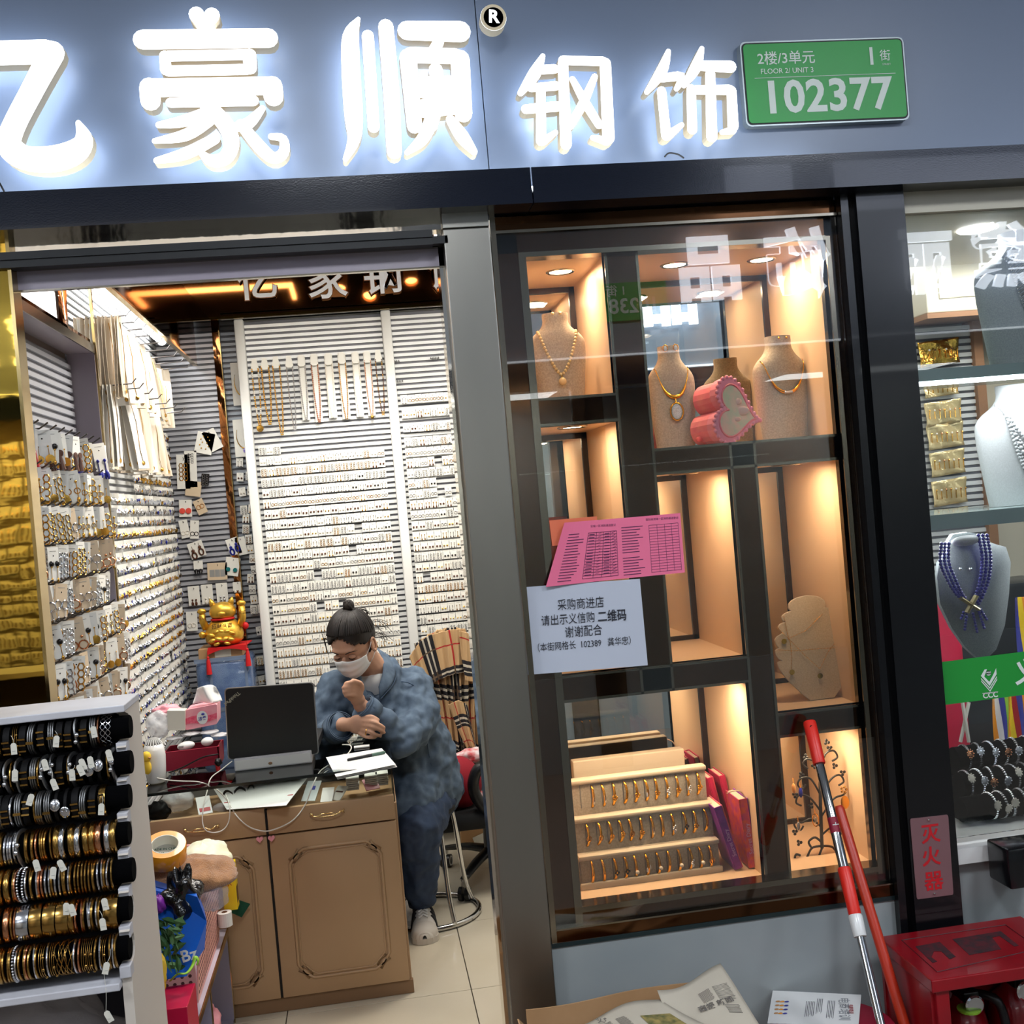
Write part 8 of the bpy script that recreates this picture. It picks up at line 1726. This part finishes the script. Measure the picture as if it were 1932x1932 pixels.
# low bust with the blue bead necklace: a flat shield with a cut neck
yb3 = .14; k3 = (2.75 + yb3) / FPX
out = [(1790, 1020), (1785, 1045), (1772, 1062), (1768, 1090), (1774, 1140), (1796, 1185), (1822, 1222), (1843, 1241), (1862, 1243), (1880, 1225), (1896, 1180), (1904, 1120), (1907, 1060), (1898, 1032), (1876, 1026), (1856, 1018), (1848, 1008), (1825, 1004), (1798, 1008)]
c = aty(1838, 1130, yb3); r = thing('necklace_bust', 'pale grey shield shaped bust with a blue bead necklace over the green sticker', 'display bust', tuple(aty(1855, 1243, yb3)))
P3 = [aty(x, y, yb3) for x, y in out]; m = M(); RN = 6; vs = []
for s in range(RN + 1):
    t = s / RN; vs += [lerp(p, c, t) + V(0, -.045 * math.sin(t * math.pi / 2), 0) for p in P3]
n = len(P3); m.add(vs, [(s * n + i, (s + 1) * n + i, (s + 1) * n + (i + 1) % n, s * n + (i + 1) % n) for s in range(RN) for i in range(n)]); m.prism([p + V(0, .012, 0) for p in P3][::-1], (0, .004, 0)); m.add(P3 + [p + V(0, .014, 0) for p in P3], [(i, (i + 1) % n, (i + 1) % n + n, i + n) for i in range(n)]); m.build('torso', 'linen_grey', r, smooth=50)
q = aty(1822, 1020, yb3 - .03); M().ball(q, (.040, .03, .014), 20, 10, R=Matrix.Rotation(-.25, 3, 'X')).build('neck_top', 'linen_white', r, smooth=True)
nk = thing('bead_necklace', 'three strand blue crystal bead necklace with a gold cross knot on the grey bust', 'necklace', tuple(aty(1835, 1145, yb3 - .05))); mat('bead_violet', S(84, 80, 176), .08, coat=.8); mat('beige_gold', S(196, 180, 130), .3, .5)
for k in range(3):
    for pts in ([(1776 + k * 7, 1026), (1774 + k * 8, 1060), (1786 + k * 8, 1092), (1802 + k * 6, 1118), (1816 + k * 4, 1132)], [(1846 + k * 8, 1010), (1853 + k * 8, 1050), (1850 + k * 8, 1090), (1842 + k * 7, 1120), (1836 + k * 5, 1140)]):
        m = M(); [m.ball(p, .0052, 7, 5) for p in resample(smooth_path([aty(x, y, yb3 - .05 - (.008 if y > 1060 else 0)) for x, y in pts], 6), .0092)]; m.build('bead_strand', 'bead_violet', nk, smooth=True)
for a, b in (((1812, 1128), (1846, 1150)), ((1842, 1124), (1824, 1156))): m = M(); m.tube([aty(*a, yb3 - .064), aty(*b, yb3 - .064)], .011, 8, flat=.45); m.build('cross_bar', 'beige_gold', nk)
for x0, y0_, x1, y1_ in ((1818, 1156, 1812, 1172), (1824, 1158, 1820, 1190), (1836, 1158, 1844, 1194), (1846, 1152, 1858, 1188), (1850, 1150, 1862, 1170)): m = M(); [m.ball(p, .0045, 7, 5) for p in resample([aty(x0, y0_, yb3 - .055), aty(x1, y1_, yb3 - .05)], .0085)]; m.build('bead_tassel', 'bead_violet', nk, smooth=True)
e = M(); [e.ball(aty(x, 1074, yb3 - .04), .0045, 8, 6) for x in (1812, 1831)]; tag(e.build('stud_earrings', 'silver'), 'pair of tiny silver studs pinned on the grey shield bust', 'earrings')
# green sticker with emblem
c4 = [aty(x, y, -.003) for x, y in ((1777, 1249), (1990, 1222), (1995, 1303), (1783, 1330))]; r = thing('green_sticker', 'green sticker band with a white emblem on the right-hand shop glass', 'sticker', tuple(c4[3])); m = M(); m.prism(c4[::-1], (0, .001, 0)); m.build('band', mat('sticker_green', S(40, 150, 60), .35), r)
mat('emblem_white', S(226, 232, 226), .5); ec = aty(1866, 1281, -.0042); ex = V(1, 0, 0); u_ = 2.75 / FPX
def em(pts, nm='emblem'): M().prism([ec + V(x * u_, 0, -y * u_) for x, y in pts], (0, -.0004, 0)).build(nm, 'emblem_white', r)
em([(-17, -8), (-8, -20), (-3, -20), (-10, -6), (0, 6), (10, -8), (17, -20), (17, -8), (0, 14)]); em([(-17, -4), (0, 17), (17, -4), (17, -1), (0, 20), (-17, -1)]); em([(-17, 3 - 2), (0, 23), (17, 1), (17, 4), (0, 26), (-17, 4)]) ; em([(-17, 27), (17, 27), (17, 28), (-17, 28)])
M().lathe([(0, 0), (5.5 * u_, 0)], ec + V(0, -.0004, 12 * u_), 18, R=Matrix.Rotation(math.pi / 2, 3, 'X')).build('emblem_dot', 'emblem_white', r)
write('CCC', ec + V(0, -.0004, -33 * u_), .020, 'emblem_white', 'lettering', r, bold=.03); write('义', aty(1938, 1270, -.0042), .07, 'emblem_white', 'lettering', r, bold=.03)
# black rolls with crystal bracelets
zs_n = aty(1860, 1580, .03).z; zn0 = aty(1870, 1560, .12).z; r = thing('bracelet_stand', 'stepped black velvet stand of crystal bracelets in the right-hand shop window', 'display stand', tuple(aty(1870, 1560, .15)))
RW = [((1800, 1432), (1990, 1404), .34), ((1810, 1480), (1990, 1455), .25), ((1812, 1528), (1990, 1504), .16)]
for (a, b, y) in RW: M().tube([aty(*a, y), aty(*b, y)], .034, 24).build('velvet_roll', 'velvet_black', r, smooth=40); p = aty(*a, y); q = aty(*b, y); M().box((p.x + .01, y, zs_n + .001), (q.x, y + .10, p.z)).build('step', 'velvet_black', r)
rb = random.Random(12); pr = []
for k in range(4):
    m = M(); [m.ball((0, .0365 * math.cos(a), .0365 * math.sin(a)), (.0055, .003, .003), 5, 4) for a in [math.tau * i / 34 for i in range(34)]]; o = bpy.data.objects.new('crystal_bracelet', m.mesh('crystal_bracelet', 'silver')); f = M(); f.ball((0, -.038, .010), (.011, .004, .013 - .001 * k), 12, 8); [f.ball((.010 * math.cos(a), -.040, .010 + .012 * math.sin(a)), .0026, 5, 4) for a in [math.tau * i / 9 for i in range(9)]]; e = bpy.data.objects.new('crystal_face', f.mesh('crystal_face', ['crystal', 'pearl', 'crystal', 'rose_gold'][k], smooth=True)); e.parent = o; pr.append(o)
cnt = 0
for ri, (a, b, y) in enumerate(RW):
    p, q = aty(*a, y), aty(*b, y)
    for i in range(6): tag(copy_tree(pr[rb.randrange(4)], lerp(p, q, (.10, .06, .30)[ri] + i * .12 * (1 if ri < 2 else .9)), (rb.uniform(-.4, .3), 0, rb.uniform(-.15, .15))), 'silver crystal bracelet, %s from left on the %s black roll of the right-hand window' % (nth(i), ('back', 'middle', 'front')[ri]), 'bracelet', 'crystal bracelets on black rolls')
# ledge, lower wall, stripes, clutter
struct(M().box((XN, -.03, zs_n - .04), (XN + 2.5, .5, zs_n)).build('window_ledge', 'white_paint')); struct(M().box((XN, .0, 0), (XN + 2.5, .03, zs_n - .04)).build('wall_under_neighbour', 'frosted_grey'))
def stripes(name, px, py, w_, h_, y, cols, lab):
    m = M(); k = (2.75 + y) / FPX; o = aty(px, py, y); n_ = len(cols)
    for i, cidx in enumerate(cols): m.sheet(lambda u, v: o + V((i + u) * w_ / n_ * k, .012 * math.sin((i + u) * 1.3 + v * 2), -v * h_ * k), 3, 10, .002, cidx)
    tag(m.build(name, ['paper', 'tape_orange', 'ink_blue', 'red_bead', 'lime', 'box_yellow'], smooth=30), lab, 'cloth')
stripes('striped_cloth', 1872, 1312, 90, 92, .62, [1, 0, 2, 4, 1, 5, 3, 2, 1, 0, 3, 4], 'striped rainbow cloth below the green sticker in the right-hand shop'); stripes('striped_cloth', 1915, 1128, 60, 112, .7, [2, 5, 1, 5, 1, 3, 4], 'orange and yellow striped cloth at the right edge, above the green sticker')
o = M().rbox(V(aty(1762, 1246, .6).x, .6, 0), aty(1812, 1120, .6) + V(0, .2, 0), .02); tag(o.build('red_cloth', 'box_crimson', smooth=50), 'crimson cloth behind the grey shield bust in the right-hand shop', 'cloth')
o = M().rbox(aty(1796, 1700, .85) , aty(1995, 1090, .85) + V(0, .2, 0), .02); tag(o.build('dark_cabinet', 'opp_dark', smooth=40), 'dark cabinet at the back of the right-hand shop', 'cabinet')
m = M(); m.tube([aty(1828, 1400, .45), aty(1816, 1325, .45)], .006, 6); m.tube([aty(1812, 1400, .46), aty(1828, 1325, .46)], .006, 6); tag(m.build('folding_stand', 'cream_paper'), 'crossed pale wooden sticks under the green sticker', 'stand')
light('neighbour_bust_fill', 'AREA', (XN + .5, .16, zlo - .05), 5, (.92, .96, 1), 1.0, .04, target=(XN + .5, .18, 0))  # added fill with no lamp under this shelf, brightens the busts below
o = M().rbox(aty(1908, 1680, -.14) , aty(1990, 1592, -.14) + V(0, .10, 0), .006); tag(o.build('black_case', 'black_gloss', smooth=30), 'black case at the right edge beside the grey lower wall', 'case')
# ------------------------------------------------------------ sign on the pillar, mops, carton, newspapers, red fire cabinet
mat('plate_pinkgrey', S(150, 112, 116), .35, .4); mat('char_red', S(200, 30, 40), .5); mat('grip_red', S(228, 44, 30), .35); mat('stick_orange', S(208, 66, 34), .3, noise=(6, S(190, 52, 30), 3, (1, 1, .2))); mat('fire_red', S(150, 15, 28), .3, coat=.3, noise=(12, S(132, 13, 24))); mat('stencil', S(44, 36, 40), .6, noise=(50, S(90, 30, 38), 4)); mat('news', S(206, 196, 178), .8, noise=(9, S(196, 186, 168))); mat('news_ink', S(110, 104, 98), .8)
ys = -.053; c4 = [aty(x, y, ys) for x, y in ((1717, 1545), (1789, 1537), (1799, 1688), (1730, 1697))]
r = thing('extinguisher_sign', 'metal sign with three red characters for fire extinguisher on the black pillar', 'sign', tuple(c4[3])); M().prism(rr_quad(c4, .04)[::-1], (0, .002, 0)).build('plate', 'plate_pinkgrey', r)
for ch, px, py in (('灭', 1756, 1575), ('火', 1757, 1618), ('器', 1762, 1664)): write(ch, aty(px, py, ys - .001), .052, 'char_red', 'lettering', r, bold=.02)
m = M(); [m.ball(aty(x, y, ys - .001), .0035, 10, 6) for x, y in ((1752, 1547), (1763, 1686))]; m.build('screws', 'chrome', r)
def stick(p0, p1, t): return lerp(p0, p1, t)
a, b = aty(1527, 1362, -.03), aty(1662, 1932, -.42); b = a + (b - a) * ((a.z - .01) / (a.z - b.z)); L_ = (b - a).length
def at_px(py): return max(0.0, (py - 1362) / (1932 - 1362) * ((aty(1662, 1932, -.42) - a).length) / L_)
mop = thing('mop', 'telescopic steel mop handle with red grips leaning against the display window', 'mop', tuple(b))
for nm, p, q, r0, r1, mt in (('grip', 1358, 1452, .0165, .0155, 'grip_red'), ('steel_tube', 1452, 1660, .0115, .0115, 'chrome'), ('lower_grip', 1658, 1745, .0155, .0145, 'grip_red'), ('white_collar', 1745, 1784, .0165, .015, 'white_plastic')):
    t0, t1 = at_px(p), at_px(q); m = M(); m.tube([lerp(a, b, t0), lerp(a, b, t0 + .004), lerp(a, b, t1 - .002), lerp(a, b, t1)], [r0 * .92, r0, r1, r1 * .96], 20); m.build(nm, mt, mop, smooth=40)
m = M(); m.tube([lerp(a, b, at_px(1780)), lerp(a, b, .985)], .0095, 16); m.build('lower_tube', 'chrome', mop, smooth=40); m = M(); m.tube([lerp(a, b, at_px(1562)), lerp(a, b, at_px(1592))], .0119, 20); m.build('red_label', 'wine_red', mop, smooth=40); write('太', lerp(a, b, at_px(1575)) + V(.0, -.0125, 0), .017, 'paper', 'lettering', mop, bold=.02)
m = M(); p = lerp(a, b, at_px(1370)); m.tube([p + V(-.004, -.016, 0), p + V(-.004, -.0175, 0)], .0045, 10); m.build('hang_hole', 'gap_black', mop); m = M(); [m.tube([lerp(a, b, .975) + V(0, 0, .02), lerp(a, b, 1) + V(math.cos(i) * .08, math.sin(i * 1.7) * .05, 0)], .006, 5) for i in range(22)]; m.build('mop_head', 'cream_paper', mop)
a2, b2 = aty(1582, 1520, -.025), aty(1706, 1932, -.22); b2 = a2 + (b2 - a2) * ((a2.z - .01) / (a2.z - b2.z)); r = thing('broom', 'orange-red broom stick leaning behind the steel mop handle', 'broom', tuple(b2)); M().tube([a2, lerp(a2, b2, .01), lerp(a2, b2, .96)], [.009, .0125, .0135], 16).build('stick', 'stick_orange', r, smooth=40); M().rbox(lerp(a2, b2, .95) + V(-.12, -.02, -.02), lerp(a2, b2, .95) + V(.12, .02, .02), .01).build('broom_head', 'grip_red', r); m = M(); q = lerp(a2, b2, .95); m.prism([q + V(-.12, -.02, -.02), q + V(.12, -.02, -.02), q + V(.15, -.03, -q.z + .004), q + V(-.15, -.03, -q.z + .004)], (0, .045, 0)); m.build('bristles', 'stick_orange', r)
# red fire cabinet with worn stencil
yk = -.075; zt = aty(1670, 1765, yk).z; fl_ = atz(1742, 1853, zt); fr_ = atz(1960, 1816, zt); xb = aty(1670, 1765, yk).x; xr2 = max(fr_.x, atz(1903, 1728, zt).x) + .0
xR = aty(1905, 1728, yk).x + .03; yF = fl_.y; xL = (xb + fl_.x) / 2
r = thing('fire_cabinet', 'red painted extinguisher cabinet with worn black stencil, before the black pillar', 'cabinet', ((xL + xR) / 2, (yk + yF) / 2, 0))
M().rbox((xL, yF, zt - .03), (xR, yk, zt), .003).build('top_panel', 'fire_red', r); M().box((xL + .004, yF + .02, 0.001), (xL + .02, yk - .01, zt - .03)).build('side_panel', 'fire_red', r); M().box((xR - .02, yF + .02, 0.001), (xR - .004, yk - .01, zt - .03)).build('side_panel', 'fire_red', r); M().box((xL, yk - .02, 0.001), (xR, yk - .008, zt - .03)).build('back_panel', 'fire_red', r); M().rbox((xL + .012, yF + .008, 0.001), (xL + .045, yF + .03, zt - .03), .003).build('post', 'fire_red', r); M().box((xL + .02, yF + .02, .04), (xR - .02, yk - .02, .05)).build('bottom_panel', 'fire_red', r)
def sten(pts): M().prism([atz(x, y, zt + .0004) for x, y in pts], (0, 0, .0004)).build('stencil', 'stencil', r)
sten([(1727, 1786), (1773, 1777), (1803, 1805), (1792, 1810), (1776, 1795), (1762, 1795), (1757, 1806), (1768, 1814), (1760, 1817)]); sten([(1797, 1772), (1888, 1757), (1922, 1784), (1914, 1786), (1886, 1766), (1872, 1769), (1889, 1791), (1868, 1795), (1829, 1802)])
m = M(); q = [atz(x, y, zt + .0006) for x, y in ((1701, 1774), (1897, 1745), (1960, 1790), (1768, 1834))]; m.tube(q, .0012, 4, closed=True); m.build('scribed_line', 'stencil', r)
for i, (px, py, yy) in enumerate(((1845, 1930, (yF + yk) / 2 + .02), (1905, 1900, (yF + yk) / 2 + .05))):
    c = aty(px, py, yy); x = [xL + .15, xL + .30][i]; x = min(x, xR - .09); e = thing('fire_extinguisher', 'red fire extinguisher with black hose in the red cabinet, %s one' % ('left', 'right')[i], 'fire extinguisher', (x, yy, .052)); H_ = zt - .17
    M().lathe([(.0, 0), (.055, .0), (.06, .01), (.06, H_ - .08), (.05, H_ - .04), (.025, H_ - .015), (.02, H_)], (x, yy, .052), 28).build('cylinder', 'fire_red', e, smooth=40); M().rbox((x - .02, yy - .05, .052 + H_), (x + .02, yy + .03, .052 + H_ + .025), .004).build('valve', 'plastic_black', e)
    M().lathe([(0, 0), (.022, 0), (.024, .006), (.02, .009), (0, .009)], (x - .01, yy - .075, .052 + H_ + .008), 18, R=Matrix.Rotation(math.pi / 2, 3, 'X')).build('gauge', 'chrome', e); M().tube(smooth_path([(x + .02, yy - .02, .06 + H_), (x + .06, yy - .06, .05 + H_), (x + .075, yy - .065, H_ - .04), (x + .07, yy - .06, H_ - .16)], 5), .011, 10).build('hose', 'plastic_black', e, smooth=True)
    if i == 0: M().lathe([(0, 0), (.026, 0), (.028, .006), (0, .006)], (x - .02, yy - .07, .045 + H_), 18).build('green_tag', 'lime', e)
# cardboard carton with newspapers
yc0 = -.16; ct_ = [aty(x, y, Y) for x, y, Y in ((966, 1924, -.32), (1000, 1905, -.16), (1200, 1868, -.16), (1303, 1853, -.16))]; zt2 = ct_[1].z; cb_ = thing('cardboard_carton', 'open brown cardboard carton on the floor under the window, newspapers over it', 'carton', (ct_[1].x + .2, -.35, 0))
xl_, xr_2 = ct_[1].x - .01, ct_[3].x + .01
M().sheet(lambda u, v: (lerp(xl_, xr_2, u), -.16 - .008 * math.sin(u * 7), lerp(.0, lerp(ct_[1].z, ct_[3].z, u), v)), 14, 4, .004).build('back_wall', 'carton', cb_); M().box((xl_, -.60, 0), (xl_ + .004, -.165, zt2 - .03)).build('left_wall', 'carton', cb_); M().box((xr_2 - .004, -.60, 0), (xr_2, -.165, zt2 - .03)).build('right_wall', 'carton', cb_); M().box((xl_, -.604, 0), (xr_2, -.60, zt2 - .06)).build('front_wall', 'carton', cb_); M().prism([(xl_, -.20, zt2 - .03), (xl_, -.55, zt2 - .03), (xl_ - .03, -.55, zt2 + .02), (xl_ - .03, -.24, zt2 + .02)], (.003, 0, 0)).build('flap', 'carton', cb_)
def news(pts, lab, cols, seed, ys_):
    P_ = [aty(x, y, Y) for (x, y), Y in zip(pts, ys_)]; r = thing('newspaper', lab, 'newspaper', tuple(P_[2])); f = lambda u, v: lerp(lerp(P_[0], P_[1], u), lerp(P_[3], P_[2], u), v) + V(0, -.012 * math.sin(u * 4 + seed) * math.sin(v * 3), .010 * math.sin(u * 5 + v * 3 + seed)); M().sheet(f, 18, 14, .0008).build('page', 'news', r, smooth=True); m = M(); n0 = (f(1, 0) - f(0, 0)).cross(f(0, 1) - f(0, 0)).normalized(); n0 = n0 if n0.dot(CAM - f(.5, .5)) > 0 else -n0; rr = random.Random(seed)
    for c0, c1, v0, v1 in cols:
        k = v0
        while k < v1: a_, b_ = f(c0, k) + n0 * .002, f(c1 - rr.random() * .02, k) + n0 * .002; d_ = (f(c0, k + .006) - f(c0, k)); m.quad(a_, b_, b_ + d_, a_ + d_); k += .016
    m.build('print', 'news_ink', r); return r, f, n0
r, f, n0 = news([(1240, 1870), (1360, 1826), (1455, 1960), (1300, 2010)], 'large newspaper sheet with its peak against the lower wall', [(.50, .66, .25, .42), (.70, .92, .25, .45), (.72, .90, .52, .62)], 3, (-.20, -.17, -.38, -.42)); write('商报 新闻', f(.62, .50) + n0 * .003, .020, 'news_ink', 'headline', r, bold=.02, ex=f(.8, .5) - f(.4, .5), ez=f(.6, .3) - f(.6, .6))
r, f, n0 = news([(1100, 1926), (1245, 1882), (1400, 1960), (1160, 2030)], 'newspaper spread lying on the front of the carton, with a photo of trees', [(.12, .26, .2, .5), (.30, .42, .2, .5)], 5, (-.26, -.22, -.42, -.46)); m = M(); m.quad(*[f(*q) + n0 * .003 for q in ((.55, .25), (.88, .25), (.88, .6), (.55, .6))]); m.build('news_photo', mat('photo_trees', S(170, 150, 90), .7, noise=(60, S(90, 96, 60), 5)), r); write('义乌', f(.2, .14) + n0 * .003, .018, 'news_ink', 'headline', r, bold=.02, ex=f(.8, .5) - f(.4, .5), ez=f(.6, .3) - f(.6, .6))
# round red stool with a leaflet
sc2 = aty(1570, 1925, -.22); zs2 = sc2.z - .012; r = thing('round_stool', 'dark red round stool under the leaflet, in front of the lower wall', 'stool', (sc2.x, -.22, 0)); M().lathe([(0, zs2 - .03), (.13, zs2 - .03), (.145, zs2 - .02), (.145, zs2 - .004), (.137, zs2), (0, zs2)], (sc2.x, -.22, 0), 40).build('seat', 'wine_red', r, smooth=40)
for k in range(4): a_ = k * math.pi / 2 + .6; M().tube([(sc2.x + .09 * math.cos(a_), -.22 + .09 * math.sin(a_), zs2 - .03), (sc2.x + .12 * math.cos(a_), -.22 + .12 * math.sin(a_), 0)], .014, 10).build('leg', 'wine_red', r)
L4 = [atz(x, y, zs2 + .0015) for x, y in ((1458, 1870), (1625, 1878), (1620, 1936), (1448, 1932))]; r = thing('leaflet', 'printed training leaflet lying on the dark red round stool', 'leaflet', tuple(L4[3])); f = lambda u, v: lerp(lerp(L4[0], L4[1], u), lerp(L4[3], L4[2], u), v) + V(0, 0, .001); M().sheet(f, 4, 3, .0008).build('leaflet_page', 'paper', r)
exl = (f(1, .5) - f(0, .5)).normalized(); eyl = V(-exl.y, exl.x, 0); m = M(); rr = random.Random(4)
for c0, c1, v0, v1 in ((.40, .50, .3, .8), (.52, .58, .2, .7), (.64, .72, .25, .85)):
    k = c0
    while k < c1: m.quad(f(k, v0), f(k + .006, v0), f(k + .006, v1 - rr.random() * .1), f(k, v1 - rr.random() * .1)); k += .018
m.v = [(x, y, z + .0012) for x, y, z in m.v]; m.build('small_print', 'ink', r); write('电商培训', f(.82, .5) + V(0, 0, .0015), .030, 'grey_print', 'lettering', r, bold=.01, ex=-eyl, ez=exl); write('电商培训', f(.90, .5) + V(0, 0, .0015), .012, 'red_bead', 'lettering', r, bold=.01, ex=-eyl, ez=exl)
m = M(); [m.ball(f(.08 + .05 * (i % 3), .35 + .12 * (i // 3)) + V(0, 0, .002), (.006, .004, .0008), 8, 4, i % 3) for i in range(12)]; m.build('picture', ['amber_bead', 'tape_orange', 'ink_blue'], r)
